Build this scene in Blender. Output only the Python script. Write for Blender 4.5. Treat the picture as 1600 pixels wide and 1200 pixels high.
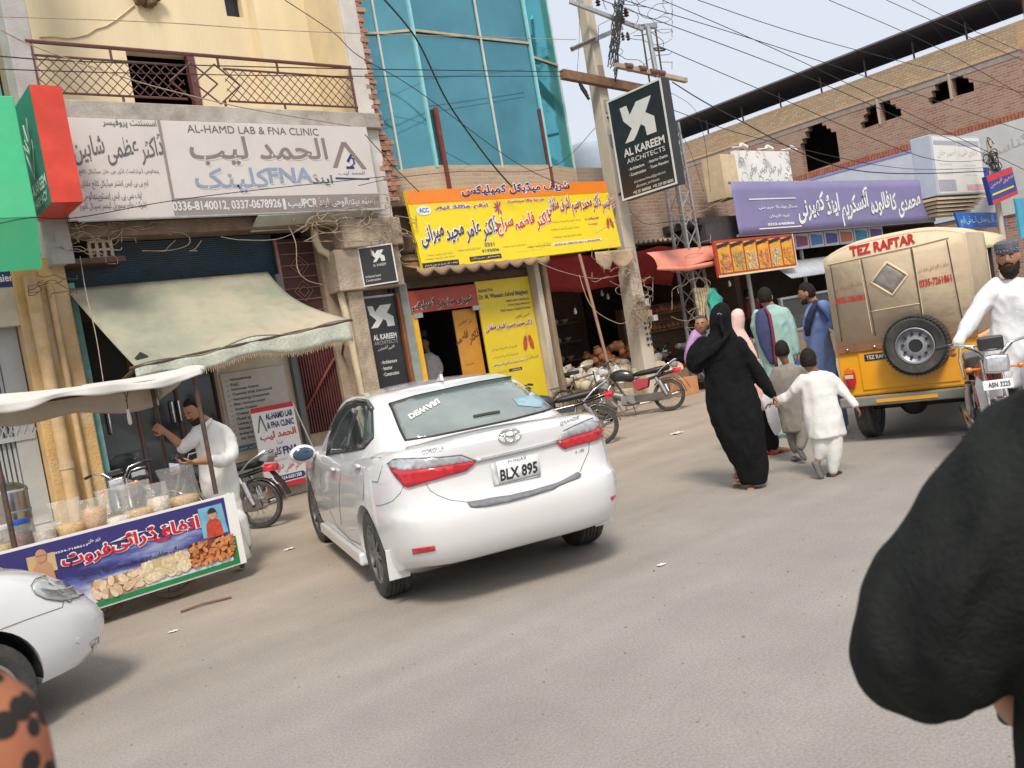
import bpy, bmesh, math, random
from math import sin, cos, pi, radians as rad
from mathutils import Vector as V, Matrix as MX
from mathutils.bvhtree import BVHTree
random.seed(7)
sc = bpy.context.scene
for _o in list(bpy.data.objects): bpy.data.objects.remove(_o)
COL = sc.collection
# ---------------------------------------------------------------- camera (x = along the shop fronts, y = away from the street, z = up)
ROLL, PITCH, CAMH, FPX, AZ = 0.170, 0.045, 1.65, 1367.5, 0.880
_fx = V((cos(AZ), sin(AZ), 0)); _rx = V((sin(AZ), -cos(AZ), 0)); _up = V((0, 0, 1))
CF = _fx*cos(PITCH) - _up*sin(PITCH); _u0 = _fx*sin(PITCH) + _up*cos(PITCH)
CR = _rx*cos(ROLL) - _u0*sin(ROLL); CU = _rx*sin(ROLL) + _u0*cos(ROLL)
CO = V((0, 0, CAMH))
cam = bpy.data.cameras.new('camera'); camo = bpy.data.objects.new('camera', cam); COL.objects.link(camo)
cam.sensor_width = 36; cam.lens = FPX/1600*36; cam.clip_end = 3000; cam.clip_start = .05
camo.matrix_world = MX((( CR.x, CU.x, -CF.x, CO.x), (CR.y, CU.y, -CF.y, CO.y), (CR.z, CU.z, -CF.z, CO.z), (0, 0, 0, 1)))
cam.dof.use_dof = True; cam.dof.focus_distance = 8.0; cam.dof.aperture_fstop = 7
sc.camera = camo
# ---------------------------------------------------------------- sky, sun, exposure: bright hazy overcast afternoon
SUN_EL, SUN_AZ = rad(52), rad(232)      # light from behind the camera, a little to its left
world = bpy.data.worlds.new('World'); sc.world = world; world.use_nodes = True
_nt = world.node_tree; _bg = _nt.nodes['Background']
_sky = _nt.nodes.new('ShaderNodeTexSky'); _sky.sky_type = 'NISHITA'; _sky.sun_disc = False
_sky.sun_elevation = SUN_EL; _sky.sun_rotation = rad(90) - SUN_AZ; _sky.dust_density = 6; _sky.air_density = 1.2; _sky.ozone_density = 1.0
_mx = _nt.nodes.new('ShaderNodeMix'); _mx.data_type = 'RGBA'; _mx.inputs[0].default_value = 0.78
_mx.inputs[7].default_value = (6.0, 6.3, 6.95, 1)             # even cloud veil over the blue
_nt.links.new(_sky.outputs[0], _mx.inputs[6]); _nt.links.new(_mx.outputs[2], _bg.inputs[0]); _bg.inputs[1].default_value = 0.11
_sl = bpy.data.lights.new('sun', 'SUN'); _sl.energy = 2.4; _sl.angle = rad(14); _sl.color = (1, .93, .83)
_so = bpy.data.objects.new('sun', _sl); COL.objects.link(_so)
_sd = V((cos(SUN_EL)*cos(SUN_AZ), cos(SUN_EL)*sin(SUN_AZ), sin(SUN_EL)))
_so.rotation_euler = (-_sd).to_track_quat('-Z', 'Y').to_euler(); _so.location = (0, 0, 30)
sc.view_settings.view_transform = 'Standard'; sc.view_settings.look = 'None'; sc.view_settings.gamma = 1; sc.view_settings.exposure = 0.42
# ---------------------------------------------------------------- pixel helpers (photo pixels of 1600 x 1200)
def ray(u, v): return CF*FPX + CR*(u-800) - CU*(v-600)
def py(u, v, y): d = ray(u, v); return CO + d*(y/d.y)
def px(u, v, x): d = ray(u, v); return CO + d*(x/d.x)
def pz(u, v, z=0.): d = ray(u, v); return CO + d*((z-CAMH)/d.z)
def pd(u, v, dist): d = ray(u, v); return CO + d*(dist/FPX)
def plane_hit(u, v, p, n): d = ray(u, v); return CO + d*((p-CO).dot(n)/d.dot(n))
def depth_of(p): return (p-CO).dot(CF)
class Stand:
    """upright plane through a ground point, square to the camera: pixels -> points at that thing's distance"""
    def __init__(s, p):
        s.p = V(p); n = V((s.p.x, s.p.y, 0)).normalized(); s.n = n; s.r = V((n.y, -n.x, 0))
    def __call__(s, u, v, dd=0.): return plane_hit(u, v, s.p + s.n*dd, s.n)
# ---------------------------------------------------------------- materials
MATS = {}
def nodemat(name):
    m = bpy.data.materials.new(name); m.use_nodes = True
    nt = m.node_tree; return m, nt, nt.nodes['Principled BSDF'], nt.links
def M(name, col, rough=.6, metal=0., var=.12, scale=5., bump=0., bscale=40., coat=0., dirt=0., dirtcol=(.32, .26, .2), dscale=1.3, spec=.5, streak=False, trans=0., alpha=1., emit=None, sheen=0.):
    if name in MATS: return MATS[name]
    m, nt, b, lk = nodemat(name); N = nt.nodes.new
    tc = N('ShaderNodeTexCoord'); mp = N('ShaderNodeMapping'); lk.new(tc.outputs['Object'], mp.inputs[0])
    oi = N('ShaderNodeObjectInfo'); cx = N('ShaderNodeCombineXYZ')
    for i in range(3): lk.new(oi.outputs['Random'], cx.inputs[i])
    sca = N('ShaderNodeVectorMath'); sca.operation = 'SCALE'; sca.inputs[3].default_value = 37.; lk.new(cx.outputs[0], sca.inputs[0]); lk.new(sca.outputs[0], mp.inputs[1])
    n1 = N('ShaderNodeTexNoise'); n1.inputs['Scale'].default_value = scale; n1.inputs['Detail'].default_value = 5; n1.inputs['Roughness'].default_value = .62
    lk.new(mp.outputs[0], n1.inputs['Vector'])
    if streak:
        mp.inputs[3].default_value = (1, 1, .18)
    mr = N('ShaderNodeMapRange'); mr.inputs[1].default_value = .3; mr.inputs[2].default_value = .7; mr.inputs[3].default_value = 1-var; mr.inputs[4].default_value = 1+var
    lk.new(n1.outputs['Fac'], mr.inputs[0])
    mu = N('ShaderNodeVectorMath'); mu.operation = 'SCALE'; mu.inputs[0].default_value = col[:3]; lk.new(mr.outputs[0], mu.inputs[3])
    out = mu.outputs[0]
    if dirt:
        n2 = N('ShaderNodeTexNoise'); n2.inputs['Scale'].default_value = dscale; n2.inputs['Detail'].default_value = 8; n2.inputs['Roughness'].default_value = .7
        lk.new(mp.outputs[0], n2.inputs['Vector'])
        r2 = N('ShaderNodeMapRange'); r2.inputs[1].default_value = .45; r2.inputs[2].default_value = .72; r2.inputs[3].default_value = 0; r2.inputs[4].default_value = dirt
        lk.new(n2.outputs['Fac'], r2.inputs[0])
        mm = N('ShaderNodeMix'); mm.data_type = 'RGBA'; lk.new(r2.outputs[0], mm.inputs[0]); lk.new(out, mm.inputs[6]); mm.inputs[7].default_value = (*dirtcol, 1); out = mm.outputs[2]
    lk.new(out, b.inputs['Base Color'])
    b.inputs['Roughness'].default_value = rough; b.inputs['Metallic'].default_value = metal; b.inputs['Coat Weight'].default_value = coat; b.inputs['Coat Roughness'].default_value = .05
    b.inputs['Specular IOR Level'].default_value = spec; b.inputs['Transmission Weight'].default_value = trans; b.inputs['Alpha'].default_value = alpha
    if sheen: b.inputs['Sheen Weight'].default_value = sheen
    if emit: b.inputs['Emission Color'].default_value = (*emit[:3], 1); b.inputs['Emission Strength'].default_value = emit[3]
    if bump:
        nb = N('ShaderNodeTexNoise'); nb.inputs['Scale'].default_value = bscale; nb.inputs['Detail'].default_value = 4; lk.new(mp.outputs[0], nb.inputs['Vector'])
        bp = N('ShaderNodeBump'); bp.inputs['Strength'].default_value = bump; bp.inputs['Distance'].default_value = .02; lk.new(nb.outputs['Fac'], bp.inputs['Height']); lk.new(bp.outputs[0], b.inputs['Normal'])
    MATS[name] = m; return m
def brickmat(name, c1, c2, mortar, rot=(0, 0, 0), bw=.23, bh=.075, dirt=.5, bump=.6, dirtcol=(.35, .3, .25), mort=.012):
    if name in MATS: return MATS[name]
    m, nt, b, lk = nodemat(name); N = nt.nodes.new
    tc = N('ShaderNodeTexCoord'); mp = N('ShaderNodeMapping'); mp.inputs[2].default_value = rot; lk.new(tc.outputs['Object'], mp.inputs[0])
    nz = N('ShaderNodeTexNoise'); nz.inputs['Scale'].default_value = 9; lk.new(tc.outputs['Object'], nz.inputs[0])
    ad = N('ShaderNodeMix'); ad.data_type = 'RGBA'; ad.blend_type = 'ADD'; ad.inputs[0].default_value = .022; lk.new(mp.outputs[0], ad.inputs[6]); lk.new(nz.outputs[1], ad.inputs[7])
    br = N('ShaderNodeTexBrick'); br.inputs['Color1'].default_value = (*c1, 1); br.inputs['Color2'].default_value = (*c2, 1); br.inputs['Mortar'].default_value = (*mortar, 1)
    br.inputs['Scale'].default_value = 1; br.inputs['Brick Width'].default_value = bw; br.inputs['Row Height'].default_value = bh; br.inputs['Mortar Size'].default_value = mort; br.inputs['Bias'].default_value = -.1
    lk.new(ad.outputs[2], br.inputs[0])
    n2 = N('ShaderNodeTexNoise'); n2.inputs['Scale'].default_value = .9; n2.inputs['Detail'].default_value = 9; n2.inputs['Roughness'].default_value = .72; lk.new(tc.outputs['Object'], n2.inputs[0])
    r2 = N('ShaderNodeMapRange'); r2.inputs[1].default_value = .42; r2.inputs[2].default_value = .7; r2.inputs[4].default_value = dirt; lk.new(n2.outputs[0], r2.inputs[0])
    mm = N('ShaderNodeMix'); mm.data_type = 'RGBA'; lk.new(r2.outputs[0], mm.inputs[0]); lk.new(br.outputs[0], mm.inputs[6]); mm.inputs[7].default_value = (*dirtcol, 1)
    lk.new(mm.outputs[2], b.inputs[0]); b.inputs['Roughness'].default_value = .92
    bp = N('ShaderNodeBump'); bp.inputs['Strength'].default_value = bump; bp.inputs['Distance'].default_value = .02; bp.invert = True; lk.new(br.outputs[1], bp.inputs['Height']); lk.new(bp.outputs[0], b.inputs['Normal'])
    MATS[name] = m; return m
# ---------------------------------------------------------------- mesh builder
MW = {}
class MB:
    def __init__(s): s.v = []; s.f = []; s.m = []; s.k = 0
    def add(s, vs, fs, m=None):
        b = len(s.v); s.v += [V(p) for p in vs]; s.f += [tuple(b+i for i in f) for f in fs]; s.m += [s.k if m is None else m]*len(fs); return s
    def box(s, x0, x1, y0, y1, z0, z1):
        return s.add([(x, y, z) for x in (x0, x1) for y in (y0, y1) for z in (z0, z1)], [(0, 1, 3, 2), (4, 6, 7, 5), (0, 4, 5, 1), (2, 3, 7, 6), (0, 2, 6, 4), (1, 5, 7, 3)])
    def obox(s, o, a, b, c):
        """box from corner o along edge vectors a,b,c"""
        o, a, b, c = V(o), V(a), V(b), V(c)
        vs = [o+a*i+b*j+c*k for i in (0, 1) for j in (0, 1) for k in (0, 1)]
        fs = [(0, 1, 3, 2), (4, 6, 7, 5), (0, 4, 5, 1), (2, 3, 7, 6), (0, 2, 6, 4), (1, 5, 7, 3)]
        if a.cross(b).dot(c) < 0: fs = [f[::-1] for f in fs]
        return s.add(vs, fs)
    def cbox(s, c, sx, sy, sz, R=None):
        R = R or MX.Identity(3); a, b, d = R@V((sx, 0, 0)), R@V((0, sy, 0)), R@V((0, 0, sz)); return s.obox(V(c)-(a+b+d)/2, a, b, d)
    def ring(s, c, a, b, n): return [V(c)+V(a)*cos(2*pi*i/n)+V(b)*sin(2*pi*i/n) for i in range(n)]
    def loft(s, rings, cap=True, closed=True):
        n = len(rings[0]); b = len(s.v)
        for r in rings: s.v += [V(p) for p in r]
        fs = []
        for j in range(len(rings)-1):
            for i in range(n if closed else n-1):
                k = (i+1) % n; fs.append((b+j*n+i, b+j*n+k, b+(j+1)*n+k, b+(j+1)*n+i))
        if cap and closed:
            fs.append(tuple(b+i for i in range(n))[::-1]); fs.append(tuple(b+(len(rings)-1)*n+i for i in range(n)))
        s.f += fs; s.m += [s.k]*len(fs); return s
    def cyl(s, p0, p1, r0, r1=None, n=10, cap=True):
        p0, p1 = V(p0), V(p1); d = (p1-p0).normalized(); a = d.orthogonal().normalized(); b = d.cross(a); r1 = r0 if r1 is None else r1
        return s.loft([s.ring(p0, a*r0, b*r0, n), s.ring(p1, a*r1, b*r1, n)], cap)
    def tube(s, pts, r, n=6, cap=True, closed=False, flat=None):
        pts = [V(p) for p in pts]; rs = r if isinstance(r, (list, tuple)) else [r]*len(pts)
        rings = []; a = None; L = len(pts)
        for i, p in enumerate(pts):
            if closed: t = pts[(i+1) % L]-pts[i-1]
            else: t = pts[min(i+1, L-1)]-pts[max(i-1, 0)]
            if t.length < 1e-9: t = V((0, 0, 1))
            t.normalize()
            if a is None: a = t.orthogonal().normalized()
            a = (a-t*a.dot(t)); a = a.normalized() if a.length > 1e-6 else t.orthogonal().normalized()
            bb = t.cross(a); rings.append(s.ring(p, a*rs[i], bb*rs[i], n))
        if closed: rings.append(rings[0]); return s.loft(rings, False)
        return s.loft(rings, cap)
    def sph(s, c, r, nu=12, nv=8, R=None):
        r = (r, r, r) if isinstance(r, (int, float)) else r; c = V(c); R = R or MX.Identity(3); vs = []
        for j in range(nv+1):
            t = pi*j/nv
            for i in range(nu): p = 2*pi*i/nu; vs.append(c+R@V((r[0]*sin(t)*cos(p), r[1]*sin(t)*sin(p), -r[2]*cos(t))))
        return s.add(vs, [(j*nu+i, j*nu+(i+1) % nu, (j+1)*nu+(i+1) % nu, (j+1)*nu+i) for j in range(nv) for i in range(nu)])
    def lathe(s, prof, n=16, o=(0, 0, 0), ax=(0, 0, 1), cap=True):
        ax = V(ax).normalized(); a = ax.orthogonal().normalized(); b = ax.cross(a); o = V(o)
        return s.loft([s.ring(o+ax*z, a*r, b*r, n) for r, z in prof], cap)
    def prism(s, poly, o, u, v, d):
        """flat polygon (list of 2d) in frame o,u,v pushed along vector d"""
        o, u, v, d = V(o), V(u), V(v), V(d); n = len(poly); A = [o+u*p[0]+v*p[1] for p in poly]; B = [p+d for p in A]
        fs = [tuple(range(n)), tuple(range(2*n-1, n-1, -1))]+[(i, i+n, (i+1) % n+n, (i+1) % n) for i in range(n)]
        return s.add(A+B, fs)
    def grid(s, fn, nu, nv, flip=False):
        vs = [fn(i/nu, j/nv) for j in range(nv+1) for i in range(nu+1)]; w = nu+1
        fs = [(j*w+i, j*w+i+1, (j+1)*w+i+1, (j+1)*w+i) for j in range(nv) for i in range(nu)]
        return s.add(vs, [f[::-1] for f in fs] if flip else fs)
    def quad(s, *p): return s.add(p, [tuple(range(len(p)))])
    def xf(s, mx): s.v = [mx@p for p in s.v]; return s
    def build(s, name, mat, parent=None, smooth=None, bevel=0., solid=0., subd=0, local=False, weld=False, fixn=True):
        me = bpy.data.meshes.new(name); vs = s.v
        if parent is None:
            if vs and not local:
                lo = [min(p[i] for p in vs) for i in range(3)]; hi = [max(p[i] for p in vs) for i in range(3)]
                org = V(((lo[0]+hi[0])/2, (lo[1]+hi[1])/2, lo[2])); W = MX.Translation(org)
            else: W = MX.Identity(4)
        else: W = MW[parent.name]
        if not local: Wi = W.inverted(); vs = [Wi@p for p in vs]
        me.from_pydata([tuple(p) for p in vs], [], s.f)
        mats = mat if isinstance(mat, (list, tuple)) else [mat]
        for m in mats: me.materials.append(m)
        if len(mats) > 1: me.polygons.foreach_set('material_index', s.m)
        if weld or fixn:
            bm = bmesh.new(); bm.from_mesh(me)
            if weld: bmesh.ops.remove_doubles(bm, verts=bm.verts, dist=1e-4)
            if fixn: bmesh.ops.recalc_face_normals(bm, faces=bm.faces)
            bm.to_mesh(me); bm.free()
        if smooth is not None:
            me.polygons.foreach_set('use_smooth', [True]*len(me.polygons))
            if smooth < 180: me.set_sharp_from_angle(angle=rad(smooth))
        o = bpy.data.objects.new(name, me); COL.objects.link(o); o.parent = parent
        if parent is None: o.matrix_world = W
        MW[o.name] = W
        if solid: md = o.modifiers.new('s', 'SOLIDIFY'); md.thickness = solid; md.offset = 0
        if bevel: md = o.modifiers.new('b', 'BEVEL'); md.width = bevel; md.segments = 2; md.limit_method = 'ANGLE'; md.angle_limit = rad(40)
        if subd: md = o.modifiers.new('d', 'SUBSURF'); md.levels = subd; md.render_levels = subd
        return o
def tag(o, label=None, cat=None, group=None, kind=None):
    if label: o['label'] = label
    if cat: o['category'] = cat
    if group: o['group'] = group
    if kind: o['kind'] = kind
    return o
def thing(name, label, cat, loc=(0, 0, 0), rz=0., group=None, tilt=0.):
    o = bpy.data.objects.new(name, None); o.empty_display_size = .1; COL.objects.link(o)
    W = MX.Translation(V(loc))@MX.Rotation(rz, 4, 'Z')@MX.Rotation(tilt, 4, 'X'); o.matrix_world = W; MW[o.name] = W
    return tag(o, label, cat, group)
def copy_tree(o, parent=None, W=None):
    c = o.copy(); COL.objects.link(c); c.parent = parent
    if W is not None: c.matrix_world = W
    MW[c.name] = W if W is not None else MW[parent.name]
    for ch in KIDS.get(o.name, []): copy_tree(ch, c)
    return c
KIDS = {}
def index_kids(o):
    KIDS[o.name] = [c for c in bpy.data.objects if c.parent == o]
    for c in KIDS[o.name]: index_kids(c)
# evaluated meshes (text, remesh, boolean) are made in a scratch scene so the big one is not re-evaluated
TS = bpy.data.scenes.new('scratch')
def evaluated(o):
    TS.collection.objects.link(o); vl = TS.view_layers[0]; vl.update(); dg = vl.depsgraph
    e = o.evaluated_get(dg); me = e.to_mesh()
    vs = [v.co.copy() for v in me.vertices]; fs = [tuple(p.vertices) for p in me.polygons]; e.to_mesh_clear(); TS.collection.objects.unlink(o)
    return vs, fs
def from_mesh(me, mods):
    o = bpy.data.objects.new('scratch', me)
    for k, a in mods:
        md = o.modifiers.new(k, k)
        for n, x in a.items(): setattr(md, n, x)
    r = evaluated(o); bpy.data.objects.remove(o); return r
def remesh(mb, vox, smooth=6, fac=.5):
    me = bpy.data.meshes.new('scratch'); me.from_pydata([tuple(p) for p in mb.v], [], mb.f)
    bm = bmesh.new(); bm.from_mesh(me); bmesh.ops.recalc_face_normals(bm, faces=bm.faces); bm.to_mesh(me); bm.free()
    vs, fs = from_mesh(me, [('REMESH', dict(mode='VOXEL', voxel_size=vox, adaptivity=0.)), ('SMOOTH', dict(factor=fac, iterations=smooth))])
    bpy.data.meshes.remove(me); r = MB(); r.v = vs; r.f = fs; r.m = [0]*len(fs); return r
# ---------------------------------------------------------------- lettering
_AR = {}
def _ar(s, base, n): _AR[s] = [chr(base+i) for i in range(n)]
for s_, b_, n_ in (('ا', 0xFE8D, 2), ('آ', 0xFE81, 2), ('ب', 0xFE8F, 4), ('پ', 0xFB56, 4), ('ت', 0xFE95, 4), ('ٹ', 0xFB66, 4), ('ث', 0xFE99, 4), ('ج', 0xFE9D, 4), ('چ', 0xFB7A, 4), ('ح', 0xFEA1, 4), ('خ', 0xFEA5, 4), ('د', 0xFEA9, 2), ('ڈ', 0xFB88, 2), ('ذ', 0xFEAB, 2), ('ر', 0xFEAD, 2), ('ڑ', 0xFB8C, 2), ('ز', 0xFEAF, 2), ('س', 0xFEB1, 4), ('ش', 0xFEB5, 4), ('ص', 0xFEB9, 4), ('ض', 0xFEBD, 4), ('ط', 0xFEC1, 4), ('ظ', 0xFEC5, 4), ('ع', 0xFEC9, 4), ('غ', 0xFECD, 4), ('ف', 0xFED1, 4), ('ق', 0xFED5, 4), ('ک', 0xFB8E, 4), ('گ', 0xFB92, 4), ('ل', 0xFEDD, 4), ('م', 0xFEE1, 4), ('ن', 0xFEE5, 4), ('ں', 0xFB9E, 2), ('و', 0xFEED, 2), ('ہ', 0xFBA6, 4), ('ھ', 0xFBAA, 4), ('ی', 0xFBFC, 4), ('ے', 0xFBAE, 2), ('ئ', 0xFE89, 4), ('ء', 0xFE80, 1)): _ar(s_, b_, n_)
def shape_word(w):
    if not any(c in _AR for c in w): return w
    out = []
    for i, c in enumerate(w):
        if c not in _AR: out.append(c); continue
        f = _AR[c]; p = i > 0 and len(_AR.get(w[i-1], '')) == 4; n = len(f) == 4 and i+1 < len(w) and len(_AR.get(w[i+1], 'x')) >= 2
        k = (3 if n else 1) if p else (2 if n else 0)
        out.append(f[min(k, len(f)-1)])
    return ''.join(out[::-1])
_TX = {}
def glyphs(body, bold=0., shear=0., wide=1.):
    """flat outline of a line of writing as (verts2d, faces, width, height), box from 0,0"""
    key = (body, bold, shear)
    if key in _TX: return _TX[key]
    ar = any(c in _AR for c in body); words = body.split(' ')
    if ar: words = words[::-1]
    vs, fs, x = [], [], 0.
    groups = [shape_word(w) for w in words] if (ar and shear) else [' '.join(shape_word(w) for w in words)]
    for w in groups:
        cu = bpy.data.curves.new('scratch', 'FONT'); cu.body = w; cu.size = 1; cu.resolution_u = 3; cu.offset = bold; cu.fill_mode = 'FRONT'
        o = bpy.data.objects.new('scratch', cu); a, f = evaluated(o); bpy.data.objects.remove(o); bpy.data.curves.remove(cu)
        if not a: x += .3; continue
        x0 = min(p.x for p in a); x1 = max(p.x for p in a); xm = (x0+x1)/2
        b = len(vs); vs += [(p.x-x0+x, p.y+shear*(p.x-xm)) for p in a]; fs += [tuple(b+i for i in q) for q in f]; x += x1-x0+(.12 if shear else 0)
    if not vs: return [], [], 1, 1
    par = list(range(len(vs)))                                   # lift every second glyph a hair so that joined letters never share a plane
    def root(i):
        while par[i] != i: par[i] = par[par[i]]; i = par[i]
        return i
    for f in fs:
        for i in f[1:]: par[root(i)] = root(f[0])
    ids = {}; lift = [ids.setdefault(root(i), len(ids)) % 3 for i in range(len(vs))]
    x0 = min(p[0] for p in vs); y0 = min(p[1] for p in vs); vs = [(p[0]-x0, p[1]-y0, .0006*l) for p, l in zip(vs, lift)]
    r = (vs, fs, max(p[0] for p in vs), max(p[1] for p in vs)); _TX[key] = r; return r
class Board:
    """a flat sign: bottom-left corner o, unit right u, unit up v, outward normal n"""
    def __init__(s, o, u, v, w, h):
        s.o, s.u, s.v = V(o), V(u).normalized(), V(v).normalized(); s.n = s.u.cross(s.v).normalized(); s.w, s.h = w, h
    @classmethod
    def corners(cls, bl, br, tl): bl, br, tl = V(bl), V(br), V(tl); return cls(bl, br-bl, tl-bl, (br-bl).length, (tl-bl).length)
    def at(s, a, b, d=0.): return s.o+s.u*a+s.v*b+s.n*d
    def px(s, u, v): p = plane_hit(u, v, s.o, s.n)-s.o; return (p.dot(s.u), p.dot(s.v))
    def rect(s, mb, a0, b0, a1, b1, d=.004): return mb.quad(s.at(a0, b0, d), s.at(a1, b0, d), s.at(a1, b1, d), s.at(a0, b1, d))
    def poly(s, mb, pts, d=.004): return mb.add([s.at(a, b, d) for a, b in pts], [tuple(range(len(pts)))])
    def ppoly(s, mb, pts, d=.004): return s.poly(mb, [s.px(*p) for p in pts], d)
    def body(s, mb, t): return mb.obox(s.at(0, 0, -t), s.u*s.w, s.v*s.h, s.n*t)
    def text(s, mb, body, a0, b0, a1, b1, d=.004, bold=0., shear=0., keep=False):
        vs, fs, w, h = glyphs(body, bold, shear)
        kx, ky = (a1-a0)/w, (b1-b0)/h
        if keep:
            k = min(kx, ky); a0 += (a1-a0-k*w)/2; b0 += (b1-b0-k*h)/2; kx = ky = k
        return mb.add([s.at(a0+p[0]*kx, b0+p[1]*ky, d+p[2]) for p in vs], fs)
    def ptext(s, mb, body, bl, tr, **k):
        a0, b0 = s.px(*bl); a1, b1 = s.px(*tr); return s.text(mb, body, a0, b0, a1, b1, **k)
def lettering(parent, mb, mat, name='lettering'):
    return mb.build(name, mat, parent, fixn=False) if mb.f else None
from mathutils.geometry import tessellate_polygon
XV, YV, ZV = V((1, 0, 0)), V((0, 1, 0)), V((0, 0, 1))
# ---------------------------------------------------------------- ground
def ground_mat():
    m, nt, b, lk = nodemat('dusty asphalt'); N = nt.nodes.new
    tc = N('ShaderNodeTexCoord'); ob = tc.outputs['Object']
    def noise(s, d=6, r=.6):
        n = N('ShaderNodeTexNoise'); n.inputs['Scale'].default_value = s; n.inputs['Detail'].default_value = d; n.inputs['Roughness'].default_value = r; lk.new(ob, n.inputs[0]); return n.outputs[0]
    sx = N('ShaderNodeSeparateXYZ'); lk.new(ob, sx.inputs[0])
    # dust lies thick along the shop fronts and thins out towards the carriageway
    nl = noise(.45, 5); nm = N('ShaderNodeMath'); nm.operation = 'MULTIPLY_ADD'; lk.new(nl, nm.inputs[0]); nm.inputs[1].default_value = 3.2; lk.new(sx.outputs[1], nm.inputs[2])
    mr = N('ShaderNodeMapRange'); mr.inputs[1].default_value = 5.4; mr.inputs[2].default_value = 10.2; lk.new(nm.outputs[0], mr.inputs[0])
    ns = noise(3.5, 10, .75); r2 = N('ShaderNodeMapRange'); r2.inputs[1].default_value = .35; r2.inputs[2].default_value = .7; r2.inputs[3].default_value = -.22; r2.inputs[4].default_value = .22; lk.new(ns, r2.inputs[0])
    ad = N('ShaderNodeMath'); ad.operation = 'ADD'; ad.use_clamp = True; lk.new(mr.outputs[0], ad.inputs[0]); lk.new(r2.outputs[0], ad.inputs[1])
    fine = noise(75, 6, .85); rf = N('ShaderNodeMapRange'); rf.inputs[1].default_value = .3; rf.inputs[2].default_value = .7; rf.inputs[3].default_value = .6; rf.inputs[4].default_value = 1.35; lk.new(fine, rf.inputs[0])
    mid = noise(1.1, 8, .7); rm = N('ShaderNodeMapRange'); rm.inputs[1].default_value = .3; rm.inputs[2].default_value = .72; rm.inputs[3].default_value = .88; rm.inputs[4].default_value = 1.10; lk.new(mid, rm.inputs[0])
    mx = N('ShaderNodeMix'); mx.data_type = 'RGBA'; lk.new(ad.outputs[0], mx.inputs[0]); mx.inputs[6].default_value = (.312, .286, .262, 1); mx.inputs[7].default_value = (.38, .312, .243, 1)
    # faint tyre-worn lanes along the street
    wv = N('ShaderNodeTexNoise'); wv.inputs['Scale'].default_value = 1; wv.inputs['Detail'].default_value = 4
    mp = N('ShaderNodeMapping'); mp.inputs[2].default_value = (0, 0, -.35); mp.inputs[3].default_value = (.05, 1.7, 1); lk.new(ob, mp.inputs[0]); lk.new(mp.outputs[0], wv.inputs[0])
    rw = N('ShaderNodeMapRange'); rw.inputs[1].default_value = .35; rw.inputs[2].default_value = .65; rw.inputs[3].default_value = .92; rw.inputs[4].default_value = 1.07; lk.new(wv.outputs[0], rw.inputs[0])
    m1 = N('ShaderNodeMath'); m1.operation = 'MULTIPLY'; lk.new(rf.outputs[0], m1.inputs[0]); lk.new(rm.outputs[0], m1.inputs[1])
    m2 = N('ShaderNodeMath'); m2.operation = 'MULTIPLY'; lk.new(m1.outputs[0], m2.inputs[0]); lk.new(rw.outputs[0], m2.inputs[1])
    sc_ = N('ShaderNodeVectorMath'); sc_.operation = 'SCALE'; lk.new(mx.outputs[2], sc_.inputs[0]); lk.new(m2.outputs[0], sc_.inputs[3]); lk.new(sc_.outputs[0], b.inputs[0])
    b.inputs['Roughness'].default_value = .88; b.inputs['Specular IOR Level'].default_value = .3
    bp = N('ShaderNodeBump'); bp.inputs['Strength'].default_value = .5; bp.inputs['Distance'].default_value = .012; lk.new(fine, bp.inputs['Height']); lk.new(bp.outputs[0], b.inputs['Normal'])
    return m
mb = MB(); mb.box(-400, 600, -400, 600, -.5, 0); tag(mb.build('ground', ground_mat(), local=True), kind='structure')
# ---------------------------------------------------------------- shared materials
CONC = M('weathered concrete', (.42, .39, .35), .9, var=.22, scale=3, bump=.45, dirt=.75, dirtcol=(.2, .155, .115), dscale=2.2)
CREAM = M('cream painted plaster', (.74, .62, .40), .85, var=.07, scale=1.2, bump=.2, dirt=.4, dirtcol=(.50, .42, .29), dscale=.9, streak=True)
CREAM2 = M('shaded stained cream plaster', (.66, .54, .33), .85, var=.06, scale=1.5, bump=.2, dirt=.4, dirtcol=(.36, .31, .25), dscale=1.1)  # darker copy of the cream: side-wall shade put into the colour, plus stains
GREENW = M('green painted plaster', (.10, .34, .25), .85, var=.12, bump=.2, dirt=.35, dirtcol=(.3, .3, .26))
OCHRE = M('ochre plaster', (.56, .36, .15), .9, var=.18, scale=3, bump=.6, dirt=.85, dirtcol=(.55, .47, .36), dscale=1.3)
OLDPL = M('grimy beige plaster', (.40, .31, .22), .92, var=.2, scale=2, bump=.6, dirt=.8, dirtcol=(.14, .10, .07))
SOOT = M('sooty brown plaster', (.20, .14, .095), .95, var=.3, scale=3, bump=.7, dirt=.7, dirtcol=(.07, .05, .035), dscale=2)
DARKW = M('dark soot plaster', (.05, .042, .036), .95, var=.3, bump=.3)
BRKRED = brickmat('red brick', (.33, .14, .09), (.42, .21, .13), (.40, .35, .29), (pi/2, 0, 0), dirt=.55, dirtcol=(.40, .33, .26))
BRKX = brickmat('red brick side', (.24, .115, .08), (.36, .20, .14), (.36, .29, .23), (0, pi/2, pi/2), bw=.24, bh=.085, dirt=.7, dirtcol=(.36, .28, .22))
BRKY = brickmat('yellow brick side', (.38, .26, .15), (.48, .36, .22), (.28, .22, .16), (0, pi/2, pi/2), bw=.24, bh=.085, dirt=.25)
BRKYF = brickmat('yellow brick front', (.45, .27, .13), (.54, .36, .19), (.34, .27, .19), (pi/2, 0, 0), bw=.24, bh=.085, dirt=.25)
BRICK1 = M('loose brick', (.34, .16, .105), .95, var=.35, scale=9, bump=.6, dirt=.9, dirtcol=(.42, .36, .29), dscale=5)
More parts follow.
